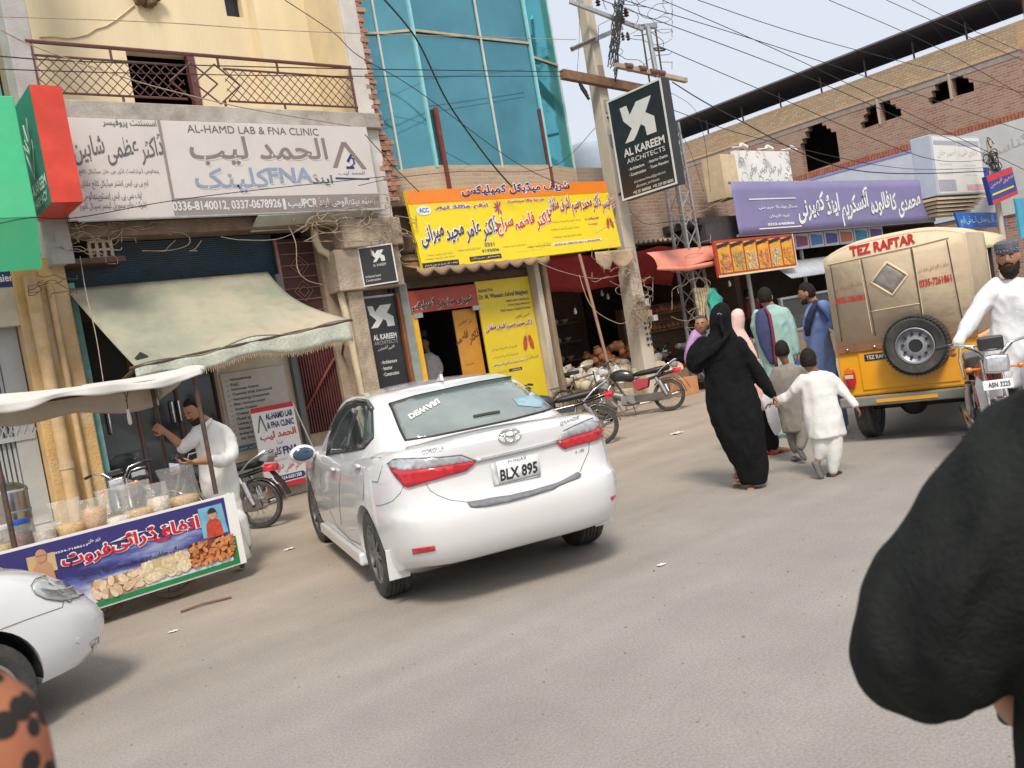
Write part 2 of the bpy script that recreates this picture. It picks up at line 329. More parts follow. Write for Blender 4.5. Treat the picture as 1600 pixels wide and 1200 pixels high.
RAILM = M('maroon railing paint', (.12, .045, .04), .5, var=.25, scale=20)
IRON = M('rusty dark iron', (.09, .06, .05), .7, metal=.3, var=.4, scale=14, dirt=.5, dirtcol=(.2, .09, .04), dscale=5)
REDIRON = M('red oxide iron', (.17, .035, .025), .65, var=.3, scale=12)
GALV = M('galvanised steel', (.42, .43, .43), .42, metal=.7, var=.18, scale=9, dirt=.3)
GREYSTEEL = M('grey painted steel', (.40, .41, .40), .6, var=.08, scale=4, dirt=.35, dirtcol=(.25, .22, .18))
BLUESHUT = M('dark blue shutter paint', (.018, .055, .085), .55, var=.25, scale=4, dirt=.5, dirtcol=(.06, .055, .05))
WOOD = M('weathered wood', (.25, .18, .11), .85, var=.3, scale=7, bump=.4, streak=True)
BROWNW = M('brown painted wood', (.24, .085, .035), .5, var=.2, scale=6)
PVC = M('cream pvc pipe', (.62, .52, .36), .45, var=.12, scale=4, dirt=.4)
WIRE = M('black cable', (.022, .021, .022), .6, var=.3)
WIREB = M('tan cable', (.36, .27, .19), .7, var=.3, scale=10)
WHITE = M('white vinyl', (.78, .77, .74), .5, var=.03, scale=2, dirt=.12, dirtcol=(.55, .5, .43))
BLACKP = M('black print', (.02, .02, .022), .5, var=.1)
GREYP = M('grey print', (.29, .26, .24), .5, var=.05)
SLATE = M('slate grey print', (.22, .23, .27), .5, var=.05)
TEAL = None
def wirepath(p0, p1, sag, n=14):
    p0, p1 = V(p0), V(p1); return [p0.lerp(p1, i/n) - ZV*(4*sag*(i/n)*(1-i/n)) for i in range(n+1)]
def wire(name, pts, r, label, cat='cable', group=None, mat=None, n=4):
    mb = MB(); mb.tube(pts, r, n); return tag(mb.build(name, mat or WIRE, smooth=180), label, cat, group)
def holed(mb, plane, outer, holes, depth, n):
    """flat wall with openings: outer and holes are lists of world points; reveals run along n*depth"""
    pts = [V(p) for p in outer]
    for h in holes: pts += [V(p) for p in h]
    b = len(mb.v); tris = tessellate_polygon([[V(p) for p in outer]]+[[V(p) for p in h] for h in holes]); mb.add(pts, [tuple(t) for t in tris])
    for h in [outer]+holes:
        k = len(h); mb.add([V(p) for p in h]+[V(p)+n*depth for p in h], [(i, (i+1) % k, (i+1) % k+k, i+k) for i in range(k)])
    mb.add([p+n*depth for p in pts], [tuple(t)[::-1] for t in tris])
# ================================================================ left neighbour: green building with pharmacy signs
gb = thing('green_building', 'green painted building at the far left edge behind the pharmacy signs', 'building', (1.2, 13, 0))
mb = MB(); mb.box(-3.5, 2.85, 12.75, 13.1, 3.3, 9.5); mb.build('wall', GREENW, gb)
mb = MB(); mb.box(-3.5, 2.44, 12.62, 12.75, 3.1, 3.34); mb.build('lintel', CONC, gb)
mb = MB()
for i in range(42):
    x0 = .1+i*.055; mb.box(x0, x0+.034, 12.50, 12.56, .42, 2.98)
mb.box(-.5, 2.42, 12.56, 12.6, .4, 3.0); mb.box(2.44-.26, 2.42, 12.46, 12.56, .42, 3.0)
gs = mb.build('folding_gate', GREYSTEEL, gb)
mb = MB(); mb.box(.1, 2.40, 12.44, 12.49, 1.50, 1.56); mb.box(.1, 2.40, 12.44, 12.49, 1.76, 1.82); mb.build('gate_rail', GREYSTEEL, gs)
for i in range(24):
    for d in (-1, 1):
        mb = MB(); c = V((.45+i*.085, 12.455, 1.66)); mb.cyl(c-V((.05*d, 0, .1)), c+V((.05*d, 0, .1)), .008, n=4); mb.build('lattice_bar', GREYSTEEL, gs)
mb = MB(); mb.box(-.5, 2.46, 12.2, 13.1, 0, .40); mb.build('plinth', CONC, gb, bevel=.02)
mb = MB(); mb.box(-.5, 2.30, 12.46, 12.55, 3.0, 3.36); mb.build('door_head', IRON, gb)
# upper window-unit sign with blue patch
hb = thing('appliance_sign', 'small cream sign with blue lettered patch under the green board', 'sign', (2.1, 12.3, 3.1))
bl, tr = py(-40, 480, 12.25), py(24, 412, 12.25); B = Board((bl.x, 12.25, 2.92), XV, ZV, py(30, 470, 12.25).x-bl.x, .62)
mb = MB(); B.body(mb, .14); mb.build('panel', M('faded cream panel', (.55, .49, .38), .7, dirt=.3), hb, bevel=.01)
a0, b0 = B.px(-30, 452); a1, b1 = B.px(21, 421)
mb = MB(); B.rect(mb, a0, b0, a1, b1, .004); mb.build('blue_patch', M('navy print', (.02, .035, .15), .5), hb, fixn=False)
mb = MB(); B.text(mb, 'aier', *B.px(-2, 441), *B.px(19, 428), d=.008, bold=.02); lettering(hb, mb, WHITE)
# green signboard
g1 = thing('green_signboard', 'plain bright green signboard at the left edge', 'signboard', (2.0, 11.2, 3.4))
GRB = M('bright green vinyl', (.06, .50, .24), .45, var=.05, dirt=.1)
mb = MB(); mb.box(.6, 2.60, 11.12, 11.20, 4.02, 5.42); mb.build('board', GRB, g1, bevel=.01)
mb = MB(); mb.obox((.6, 11.12, 4.015), (2.0, 0, 0), (0, .22, -.56), (0, .08, .03)); mb.build('lower_board', GRB, g1)
for x in (.9, 2.3):
    for z in (4.4, 5.2): mb = MB(); mb.cyl((x, 11.2, z), (x, 12.75, z), .025); mb.build('bracket', IRON, g1)
# pharmacy light box, square to the wall
lb = thing('pharmacy_lightbox', 'projecting pharmacy light box with green face and crumpled red edge', 'sign', (2.92, 11.5, 4.15))
mb = MB(); X0, X1, Y0, Y1, Z0, Z1 = 2.755, 3.10, 11.0, 12.03, 4.16, 5.52
mb.grid(lambda a, b: V((X0+(X1-X0)*a, Y0+.012*sin(9*b+4*a)*sin(3.1*a)+.02*sin(23*b+2*a)*a*(1-a), Z0+(Z1-Z0)*b)), 10, 26)
mb.quad((X0, Y0, Z0), (X1, Y0, Z0), (X1, Y1, Z0), (X0, Y1, Z0)); mb.quad((X1, Y0, Z0), (X1, Y0, Z1), (X1, Y1, Z1), (X1, Y1, Z0)); mb.quad((X0, Y0, Z1), (X1, Y0, Z1), (X1, Y1, Z1), (X0, Y1, Z1))
mb.build('red_edge', M('red sign vinyl', (.62, .055, .03), .32, var=.12, scale=3, bump=.3, bscale=6), lb, smooth=50)
B = Board((X0, Y1, Z0), -YV, ZV, Y1-Y0, Z1-Z0)
mb = MB(); B.rect(mb, 0, 0, B.w, B.h, .001); mb.build('green_face', M('green sign vinyl', (.02, .17, .11), .4, var=.1), lb, fixn=False)
mb = MB()
c = V((.52, .78)); k = .62
for pts in ([(0, -.62), (-.3, -.1), (-.3, .06), (0, -.14), (.3, .06), (.3, -.1), (0, -.62)], [(0, -.14), (-.16, .12), (-.1, .45), (.02, .1)], [(0, -.14), (.16, .12), (.22, .5), (.06, .05)], [(-.3, .0), (-.36, .16), (-.2, .2), (-.12, .06)]):
    mb.tube([B.at(c.x+p[0]*k, c.y+p[1]*k, .006) for p in pts], .008, 4)
mb.build('leaf_emblem', M('pale green line', (.35, .55, .45), .5), lb)
mb = MB(); B.text(mb, 'AL-KAREEM', .05, .22, .98, .36, bold=.03); B.text(mb, 'PHARMACY', .22, .07, .92, .18, bold=.02); lettering(lb, mb, M('pale mint print', (.55, .7, .62), .5))
for z in (4.4, 5.3): mb = MB(); mb.cyl((2.93, 12.03, z), (2.93, 12.8, z), .03); mb.build('bracket', IRON, lb)
# ================================================================ lab building
lab = thing('lab_building', 'cream two storey building with maroon balcony railing over the lab shop', 'building', (5.5, 13.3, 0))
mb = MB()
def Pw(u, v, y): return py(u, v, y)
# upper back wall with door and small window openings
wy = 13.3
def rectpx(u0, v0, u1, v1, y):
    a, b = py(u0, v0, y), py(u1, v1, y); return [V((a.x, y, b.z)), V((b.x, y, b.z)), V((b.x, y, a.z)), V((a.x, y, a.z))]
xs = py(388, 30, wy).x
door = [V((py(196, 80, wy).x, wy, 5.2)), V((py(300, 80, wy).x, wy, 5.2)), V((py(300, 80, wy).x, wy, py(250, 82, wy).z)), V((py(196, 80, wy).x, wy, py(250, 82, wy).z))]
win = [V((py(352, 10, wy).x, wy, py(365, 26, wy).z)), V((py(378, 10, wy).x, wy, py(365, 26, wy).z)), V((py(378, 10, wy).x, wy, 8.1)), V((py(352, 10, wy).x, wy, 8.1))]
holed(mb, None, [V((3.0, wy, 5.0)), V((xs, wy, 5.0)), V((xs, wy, 9.6)), V((3.0, wy, 9.6))], [door, win], .22, YV)
mb.build('wall', CREAM, lab)
mb = MB(); mb.box(xs, 7.72, wy-.28, wy+.2, 5.0, 9.6); mb.build('wall', CREAM, lab)
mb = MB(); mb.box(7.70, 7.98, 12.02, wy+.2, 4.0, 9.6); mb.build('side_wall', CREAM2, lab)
mb = MB()                                      # patch of fallen plaster on the side wall, raised rim and grey brick core
pat = [(460, 38), (470, 20), (474, 30), (473, 48), (475, 60), (470, 78), (463, 81), (459, 72), (454, 62), (456, 54)]
mb.prism([(0, 0)]*0 or [(p.y, p.z) for p in (px(u, v, 7.69) for u, v in pat)], (7.689, 0, 0), (0, 1, 0), (0, 0, 1), (.01, 0, 0)); mb.build('plaster_scar', M('bare render', (.30, .25, .20), .95, var=.25, scale=9, bump=.6), lab)
mb = MB(); mb.box(7.72, 8.02, 11.96, 12.3, 3.9, 9.6); mb.build('column', M('whitewashed column', (.58, .55, .51), .9, var=.1, scale=3, bump=.3, dirt=.45, dirtcol=(.34, .28, .22)), lab, bevel=.01)
mb = MB(); mb.box(2.86, 3.14, 11.96, 12.4, 3.6, 9.6); mb.build('column', M('grey render column', (.40, .39, .38), .9, var=.14, scale=3, bump=.3, dirt=.4), lab, bevel=.015)
mb = MB(); mb.box(2.86, 8.02, 11.85, 13.4, 5.42, 5.66); mb.build('balcony_slab', CONC, lab, bevel=.015)
mb = MB(); mb.box(2.86, 8.02, 13.5, 16, 9.5, 9.7); mb.box(2.9, 3.0, 13.3, 16, 5, 9.6); mb.box(7.8, 8.0, 13.5, 16, 3, 9.6); mb.box(2.9, 8, 16, 16.1, 0, 9.6); mb.build('rear_wall', DARKW, lab)
mb = MB(); mb.box(py(300, 80, wy).x-.11, py(300, 80, wy).x-.0, wy-.03, wy+.1, 5.66, door[2].z+.02); mb.box(door[0].x, door[1].x-.12, wy+.15, wy+.2, 5.66, 6.1); mb.build('door_frame', RAILM, lab)
mb = MB(); mb.box(win[0].x, win[1].x, wy+.14, wy+.18, win[0].z, 8.1); mb.build('window_pane', M('dark glass', (.015, .015, .025), .08, var=0), lab)
# ragged hole with a clod of nest material on the upper wall, painted-over cable
mb = MB(); c = py(230, 3, wy-.02)
for i in range(16): mb.sph(c+V((random.uniform(-.18, .18), random.uniform(-.1, .0), random.uniform(-.07, .12))), random.uniform(.04, .09), 7, 5)
tag(mb.build('mud_nest', M('dry mud', (.15, .085, .045), .95, var=.4, scale=14, bump=.8), smooth=60), 'brown mud nest stuck to the cream upper wall', 'nest')
mb = MB(); mb.tube([py(u, v, wy-.012) for u, v in ((210, 8), (195, 20), (180, 32), (165, 41), (150, 45), (137, 54), (120, 58), (105, 60), (85, 57), (62, 58))], .012, 5); mb.build('wall_cable', CREAM2, lab, smooth=180)
# balcony railing: two top rails, lattice panels and the diamond
rl = thing('balcony_railing', 'maroon iron balcony railing with crossed lattice bars and a diamond', 'railing', (5.5, 11.98, 5.66))
RY = 11.97
def R(u, v): return py(u, v, RY)
rt0, rt1 = R(47, 61).z, R(521, 106).z; zt = (rt0+rt1)/2; zb = R(152, 148).z; zt2 = R(300, 98).z
xl, xr = R(50, 80).x, 7.72
dcx = R(321, 130).x; zc = (zb+zt-.17)/2; hh = (zt-.17-zb)/2
dl, dr = dcx-.30, dcx+.30
mb = MB(); mb.cyl((xl-.06, RY, zt), (xr, RY, zt), .026, n=6); mb.build('top_rail', RAILM, rl)
for z in (zt-.17, zb):
    for p0, p1 in ((xl-.02, dl), (dr, xr)): mb = MB(); mb.cyl((p0, RY, z), (p1, RY, z), .016, n=6); mb.build('panel_rail', RAILM, rl)
for x, za_, zb2 in ((xl, 5.66, zt), (R(174, 90).x, zt-.17, zt), (R(194, 160).x, 5.66, zb), (R(341, 100).x, zt-.17, zt), (R(353, 165).x, 5.66, zb), (R(434, 110).x, zt-.17, zt), (R(447, 175).x, 5.66, zb), (xr-.03, 5.66, zt)):
    mb = MB(); mb.box(x-.013, x+.013, RY-.013, RY+.013, za_, zb2); mb.build('post', RAILM, rl)
for A, Bx in ((xl, dl), (dr, xr-.03)):
    h = zt-.17-zb; n = int((Bx-A)/.135)
    for i in range(-4, n+1):
        for d in (-1, 1):
            x0 = A+i*.135; x1 = x0+h*.95
            a, b = (x0, zb), (x1, zb+h)
            if a[0] < A: t = (A-x0)/(x1-x0); a = (A, zb+h*t)
            if b[0] > Bx: t = (Bx-x0)/(x1-x0); b = (Bx, zb+h*t)
            if b[0] <= a[0]: continue
            if d < 0: a, b = (a[0], 2*zc-a[1]), (b[0], 2*zc-b[1])
            mb = MB(); mb.cyl((a[0], RY+.008*d, a[1]), (b[0], RY+.008*d, b[1]), .0075, n=4); mb.build('lattice_bar', RAILM, rl)
for dx_ in (-.17, .17):
    q = [(dcx+dx_-.34, zc), (dcx+dx_, zc+hh+.05), (dcx+dx_+.34, zc), (dcx+dx_, zc-hh-.05)]
    for i in range(4): mb = MB(); mb.cyl((q[i][0], RY-.014, q[i][1]), (q[(i+1) % 4][0], RY-.014, q[(i+1) % 4][1]), .013, n=5); mb.build('diamond_bar', RAILM, rl)
# ---- ground floor of the lab building
mb = MB(); mb.box(2.44, 3.06, 12.2, 12.9, 0.3, 3.75); mb.build('pillar', OCHRE, lab, bevel=.02)
mb = MB(); mb.tube([(2.62, 12.12, .35), (2.62, 12.12, 3.5)], .085, 10); mb.tube([(2.83, 12.16, .35), (2.83, 12.16, 3.4)], .045, 8); mb.tube([(2.62, 12.12, 1.05), (2.62, 12.12, 1.13)], .095, 10)
mb.build('drain_pipe', M('ochre painted pipe', (.54, .37, .19), .75, var=.2, bump=.3, dirt=.7, dirtcol=(.5, .42, .31), dscale=2), lab, smooth=50)
mb = MB(); mb.box(3.06, 3.16, 12.3, 12.45, .3, 3.4); mb.build('post', M('peeling teal paint', (.13, .33, .33), .7, var=.2, dirt=.75, dirtcol=(.12, .14, .08), dscale=3), lab)
mb = MB(); mb.box(2.4, 8.02, 12.05, 13.0, 0, .16); mb.box(2.4, 7.1, 12.25, 13.0, .16, .32); mb.build('plinth', M('worn cement step', (.36, .31, .25), .95, var=.15, bump=.5, dirt=.4, dirtcol=(.44, .36, .27)), lab, bevel=.03)
mb = MB(); mb.box(2.4, 8.02, 12.4, 13.4, 4.0, 5.42); mb.build('fascia', SOOT, lab)
mb = MB(); mb.box(3.05, 7.1, 11.98, 12.4, 3.92, 4.12); mb.build('canopy_slab', SOOT, lab, bevel=.02)
mb = MB(); n = 26
zs0, zs1 = 3.15, 3.95
for i in range(n):
    z0 = zs0+(zs1-zs0)*i/n; z1 = zs0+(zs1-zs0)*(i+.72)/n
    mb.obox((3.10, 12.60, z0), (3.05, 0, 0), (0, .03, 0), (0, -.012, z1-z0))
mb.box(3.10, 6.15, 12.62, 12.66, zs0, zs1); mb.build('roller_shutter', BLUESHUT, lab)
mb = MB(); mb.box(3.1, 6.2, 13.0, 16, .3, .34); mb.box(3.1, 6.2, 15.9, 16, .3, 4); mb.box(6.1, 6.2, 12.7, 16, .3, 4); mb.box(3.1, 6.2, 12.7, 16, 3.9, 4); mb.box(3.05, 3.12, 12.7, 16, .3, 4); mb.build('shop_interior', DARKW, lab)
# glass shopfront panes with steel handles
GLS = M('dark shop glass', (.02, .024, .026), .06, var=0, spec=.7)
sf = thing('glass_shopfront', 'dark glass shopfront doors with chrome handles behind the nut cart', 'shopfront', (4.0, 12.5, .32))
for x0, x1 in ((3.18, 3.70), (3.74, 4.26), (4.30, 4.84)):
    mb = MB(); mb.box(x0, x1, 12.60, 12.615, .36, 2.9); mb.build('pane', GLS, sf)
mb = MB()
for x in (3.17, 3.72, 4.28, 4.86): mb.box(x-.02, x+.02, 12.57, 12.63, .32, 3.1)
mb.box(3.15, 4.88, 12.56, 12.64, .32, .36); mb.box(3.15, 4.88, 12.56, 12.64, 2.9, 3.1); mb.build('frame', M('dark brown frame', (.07, .03, .02), .5), sf)
CHR = M('chrome', (.62, .62, .63), .18, metal=1, var=.08)
for u, v0, v1 in ((152, 643, 680), (168, 640, 678), (268, 627, 660), (278, 625, 658)):
    a, b = py(u, v0, 12.52), py(u+8, v1, 12.52); mb = MB(); mb.tube([(a.x, 12.58, a.z), (a.x, 12.52, a.z-.01), (a.x, 12.52, b.z+.01), (a.x, 12.58, b.z)], .014, 6); mb.build('handle', CHR, sf, smooth=60)
for u, v in ((163, 540), (176, 563)):
    mb = MB(); mb.sph(py(u, v, 13.6), .07, 12, 8); tag(mb.build('lit_bulb', M('lit bulb', (.9, .95, 1), .4, emit=(.85, .92, 1, 5.)), smooth=180), 'glowing white bulb inside the dark lab shop, %s one' % ('upper' if v < 550 else 'lower'), 'bulb')
# dark wall bays right of the shopfront, iron gate, pipes
mb = MB(); mb.box(4.86, 6.02, 12.46, 12.9, .32, 3.2); mb.build('wall', M('painted cream dado', (.55, .46, .34), .85, dirt=.4), lab)
mb = MB(); mb.box(6.0, 6.09, 12.36, 12.46, .32, 3.3); mb.build('post', M('dark grey post', (.12, .13, .13), .7), lab)
mb = MB(); mb.box(6.09, 6.9, 12.5, 12.9, .16, .8); mb.box(6.80, 7.15, 12.40, 12.9, .16, 4.0); mb.build('wall', OLDPL, lab)
mb = MB(); mb.box(6.14, 6.84, 12.52, 12.56, .8, 2.2)
for i in range(15): mb.box(6.15+i*.046, 6.175+i*.046, 12.48, 12.52, .8, 2.2)
mb.build('folding_gate', M('maroon gate paint', (.10, .025, .02), .6, var=.25, scale=8), lab)
mb = MB(); mb.cyl(py(522, 560, 12.44), py(478, 640, 12.44), .022, n=6); mb.build('gate_bar', REDIRON, lab)
gr = thing('window_grille', 'rusty dark grille with stacked diamonds above the maroon gate', 'grille', (6.4, 12.4, 2.3))
mb = MB(); mb.box(6.16, 6.84, 12.55, 12.6, 2.25, 3.85); mb.build('panel', M('dark red sheet', (.07, .028, .022), .7, var=.3), gr)
mb = MB()
for i in range(9): z = 2.35+i*.18; mb.cyl((6.16, 12.52, z), (6.84, 12.52, z), .007, n=4)
for x in (6.16, 6.84): mb.box(x-.02, x+.02, 12.50, 12.56, 2.25, 3.85)
for zc_ in (2.62, 3.02, 3.42):
    for s_ in (.16, .09):
        q = [(6.5-s_, zc_), (6.5, zc_+s_), (6.5+s_, zc_), (6.5, zc_-s_)]; mb.tube([(a, 12.51, b) for a, b in q], .007, 4, closed=True)
mb.build('bars', M('grey-red bars', (.30, .17, .14), .7, var=.2), gr)
mb = MB(); mb.tube([py(490, 352, 12.25), py(493, 375, 12.2), py(500, 390, 12.2), py(515, 398, 12.2), py(520, 410, 12.2), py(540, 490, 12.2), py(565, 610, 12.2), py(575, 660, 12.2)], .062, 10)
tag(mb.build('drain_pipe', PVC, smooth=60), 'cream drain pipe with a kink beside the maroon gate', 'pipe')
mb = MB(); mb.box(7.02, 7.30, 12.1, 12.7, 0.1, 2.9); mb.box(6.85, 8.05, 12.0, 12.7, 2.9, 3.55); mb.box(7.0, 8.1, 11.9, 12.6, 3.55, 4.0); mb.build('pier', M('flaking plaster pier', (.44, .36, .27), .95, var=.25, scale=3, bump=.9, dirt=.85, dirtcol=(.17, .115, .075), dscale=1.6), lab, bevel=.02)
# window air-conditioner grille
ac = thing('window_cooler', 'cream louvred air cooler on a rusty shelf above the awning', 'cooler', (3.75, 12.2, 3.3))
a0, a1 = py(142, 405, 12.2), py(180, 357, 12.2); zz0, zz1 = py(160, 403, 12.2).z, py(152, 352, 12.2).z
ax0, ax1 = py(140, 390, 12.2).x, py(176, 400, 12.2).x
mb = MB(); mb.box(ax0, ax1, 12.22, 12.6, zz0, zz1); mb.build('casing', M('dark cooler casing', (.10, .06, .04), .8), ac)
mb = MB()
for t in (0, 1/3., 2/3., 1): mb.box(ax0-.02+(ax1-ax0)*t, ax0+.02+(ax1-ax0)*t, 12.18, 12.22, zz0, zz1)
for t in (0, .25, .5, .75, 1): mb.box(ax0-.02, ax1+.02, 12.175, 12.215, zz0+(zz1-zz0)*t-.015, zz0+(zz1-zz0)*t+.015)
mb.build('grille', M('grubby cream plastic', (.60, .50, .37), .6, dirt=.4), ac)
mb = MB(); mb.box(ax0-.35, ax1+.1, 12.0, 12.6, zz0-.09, zz0-.02); mb.build('shelf', IRON, ac)
# tarpaulin awning
aw = thing('tarpaulin_awning', 'sagging pale green-grey tarpaulin awning in front of the lab shop', 'awning', (4.6, 11.4, 2.1))
def awn_mat():
    m, nt, b, lk = nodemat('stained tarpaulin'); N = nt.nodes.new; tc = N('ShaderNodeTexCoord')
    n1 = N('ShaderNodeTexNoise'); n1.inputs['Scale'].default_value = 1.1; n1.inputs['Detail'].default_value = 7; lk.new(tc.outputs['Object'], n1.inputs[0])
    cr = N('ShaderNodeValToRGB'); e = cr.color_ramp.elements; e[0].position = .3; e[0].color = (.23, .245, .18, 1); e[1].position = .7; e[1].color = (.46, .38, .275, 1); x = e.new(.5); x.color = (.36, .345, .25, 1); lk.new(n1.outputs[0], cr.inputs[0])
    n2 = N('ShaderNodeTexNoise'); n2.inputs['Scale'].default_value = 4; n2.inputs['Detail'].default_value = 9; lk.new(tc.outputs['Object'], n2.inputs[0])
    mr = N('ShaderNodeMapRange'); mr.inputs[1].default_value = .5; mr.inputs[2].default_value = .75; mr.inputs[4].default_value = .5; lk.new(n2.outputs[0], mr.inputs[0])
    mx = N('ShaderNodeMix'); mx.data_type = 'RGBA'; lk.new(mr.outputs[0], mx.inputs[0]); lk.new(cr.outputs[0], mx.inputs[6]); mx.inputs[7].default_value = (.24, .20, .15, 1); lk.new(mx.outputs[2], b.inputs[0]); b.inputs['Roughness'].default_value = .85
    return m
AWN = awn_mat()
A00, A10 = py(103, 452, 12.3), py(418, 425, 12.3); A01, A11 = py(210, 572, 10.75), py(546, 498, 10.75)
def awf(a, b):
    p = A00.lerp(A10, a).lerp(A01.lerp(A11, a), b); return p - ZV*(.12*sin(pi*b)*(.6+.4*sin(pi*a)) + .02*sin(a*9)*b) + V((0, 0, .03*sin(a*pi*5)*b*b)) + XV*(-.16*sin(pi*b)*(1 if a > .5 else -.2)*abs(2*a-1))
mb = MB(); mb.grid(awf, 36, 22); mb.build('canvas', AWN, aw, smooth=180, solid=.008)
def valf(a, b):
    p = A01.lerp(A11, a)+V((0, 0, .03*sin(a*pi*5))) + V((0, 0, .02*-sin(a*9))); return p + V((0, -.02*sin(a*40)*b+.01, -(.14+.16*a)*b))
mb = MB(); mb.grid(valf, 60, 4); mb.build('valance', M('flowered mint cloth', (.47, .50, .42), .85, var=.22, scale=30, dirt=.35), aw, smooth=180, solid=.005)
mb = MB()
for i in range(110):
    a = (i+.5)/110; p = valf(a, 1); L = .05+.015*sin(i*2.3); mb.cyl(p, p+V((.004*sin(i*5), 0, -L)), .008, .004, 4)
mb.build('fringe', M('tan fringe', (.42, .31, .19), .9, var=.3), aw)
mb = MB(); c = A01.lerp(A11, .02); d = awf(.045, .93)
mb.add([d+V((0, -.012, .08)), d+V((.085, -.02, .015)), d+V((.0, -.03, -.05)), d+V((-.085, -.02, .01))], [(0, 1, 2, 3)]); mb.build('black_patch', BLACKP, aw, solid=.004)
mb = MB(); mb.cyl(A01+V((-.05, .02, -.02)), A11+V((.05, .02, -.02)), .02); mb.build('front_bar', IRON, aw)
mb = MB(); mb.cyl((3.12, 12.4, 1.75), A01+V((.02, .02, -.03)), .028); mb.build('strut', IRON, aw)
mb = MB(); mb.cyl((6.9, 12.4, 1.95), A11+V((-.02, .02, -.03)), .02); mb.build('strut', IRON, aw)
# ================================================================ brick seam and glass-fronted building
gl = thing('glass_building', 'blue-green glass fronted building above the yellow clinic sign', 'building', (10.5, 13.0, 0))
GLASS = M('teal reflective glass', (.105, .30, .35), .07, metal=.8, var=.25, scale=.5, bump=.12, bscale=.9, spec=.8, dirt=.25, dirtcol=(.16, .30, .32), dscale=.8)
GLASSL = M('brighter teal glass', (.07, .40, .46), .07, metal=.75, var=.1, scale=.8, spec=.8)
MULL = M('pale mullion', (.55, .60, .56), .5, var=.12, scale=5, dirt=.4, dirtcol=(.5, .42, .28))
z0g = 4.84
PL = [V((8.22, 12.36, 0)), V((8.56, 12.28, 0)), V((9.09, 12.00, 0)), V((10.55, 11.99, 0)), V((11.72, 11.97, 0)), V((12.64, 12.24, 0))]
TR = (7.15, 7.15, 7.15, 7.15, 6.9)
for i in range(5):
    a, b = PL[i], PL[i+1]; t = TR[i]
    for (za, zb_) in ((z0g, t), (t, 9.9)):
        mb = MB(); d = (b-a).normalized(); nn = V((d.y, -d.x, 0)); mb.obox(a+ZV*za-nn*(.02+random.uniform(0, .01)), b-a+nn*random.uniform(-.015, .015), nn*.012, ZV*(zb_-za)+nn*random.uniform(-.02, .0)); mb.build('pane', GLASSL if i == 4 else GLASS, gl)
    for zq in (t, z0g): mb = MB(); mb.obox(a+ZV*(zq-.02)-nn*.004, b-a, nn*.022, ZV*.04); mb.build('transom', M('brass transom', (.42, .36, .24), .5, var=.2), gl)
for i, p in enumerate(PL):
    mb = MB(); r = .014 if i not in (2, 4) else .026; mb.box(p.x-r, p.x+r, p.y-r-.005, p.y+r, z0g-.02, 9.9); mb.build('mullion', MULL if i not in (2, 4) else M('aqua mullion', (.25, .55, .58), .3, var=.1), gl)
mb = MB(); mb.box(8.1, 12.6, 12.5, 18, 4.8, 9.9); mb.build('core_wall', M('dim interior', (.1, .1, .1), .9), gl)
mb = MB(); mb.box(8.02, 8.20, 12.1, 12.45, 4.5, 9.9); mb.build('edge_plaster', M('pinkish plaster', (.60, .44, .36), .9, var=.12, bump=.4, dirt=.3), gl, bevel=.01)
mb = MB(); mb.prism([(8.05, 12.45), (8.22, 12.34), (8.56, 12.26), (9.09, 11.98), (11.72, 11.95), (12.66, 12.22), (12.9, 12.5), (12.9, 12.9), (8.05, 12.9)], (0, 0, 4.25), XV, YV, (0, 0, .57)); mb.build('brick_band', brickmat('plastered brick', (.42, .27, .19), (.47, .35, .25), (.46, .38, .28), (pi/2, 0, 0), dirt=.85, dirtcol=(.47, .37, .26)), gl)
# toothed brick edge: individual bricks
bks = [MB() for _ in range(3)]
for j, b in enumerate(bks): b.box(-.115, .115, -.05, .05, -.034, .034); 
bobs = []
z = 4.3; row = 0
while z < 9.3:
    k = 2 if z < 5.3 else 1
    for c_ in range(k):
        xx = 8.045+(.10 if row % 2 else 0)*.6+c_*.12+random.uniform(-.02, .02)-.03
        yy = 12.02-.02*c_+random.uniform(-.02, .02)
        if not bobs:
            o = bks[0].build('brick', BRICK1, gl, local=True); me = o.data
        else: o = bpy.data.objects.new('brick', me); COL.objects.link(o); o.parent = gl; MW[o.name] = MW[gl.name]
        bobs.append(o); o.location = MW[gl.name].inverted()@V((xx, yy, z)); o.rotation_euler = (random.uniform(-.05, .05), random.uniform(-.08, .08), random.uniform(-.2, .2)); s_ = random.uniform(.55, .8); o.scale = (s_, 1, random.uniform(.85, 1.1))
    z += .083; row += 1
# rusty red sign posts standing in front of the glass
for i, (u0, v0, u1, v1) in enumerate(((675, 168, 702, 292), (840, 170, 863, 285))):
    a, b = py(u0, v0, 11.96), py(u1, v1, 11.96)
    mb = MB(); mb.box(b.x-.035, b.x+.035, 11.94, 11.99, 4.05, a.z); tag(mb.build('iron_post', REDIRON), 'rusty red iron post rising in front of the glass, %s one' % ('left' if i == 0 else 'right'), 'post', 'posts behind the yellow sign')
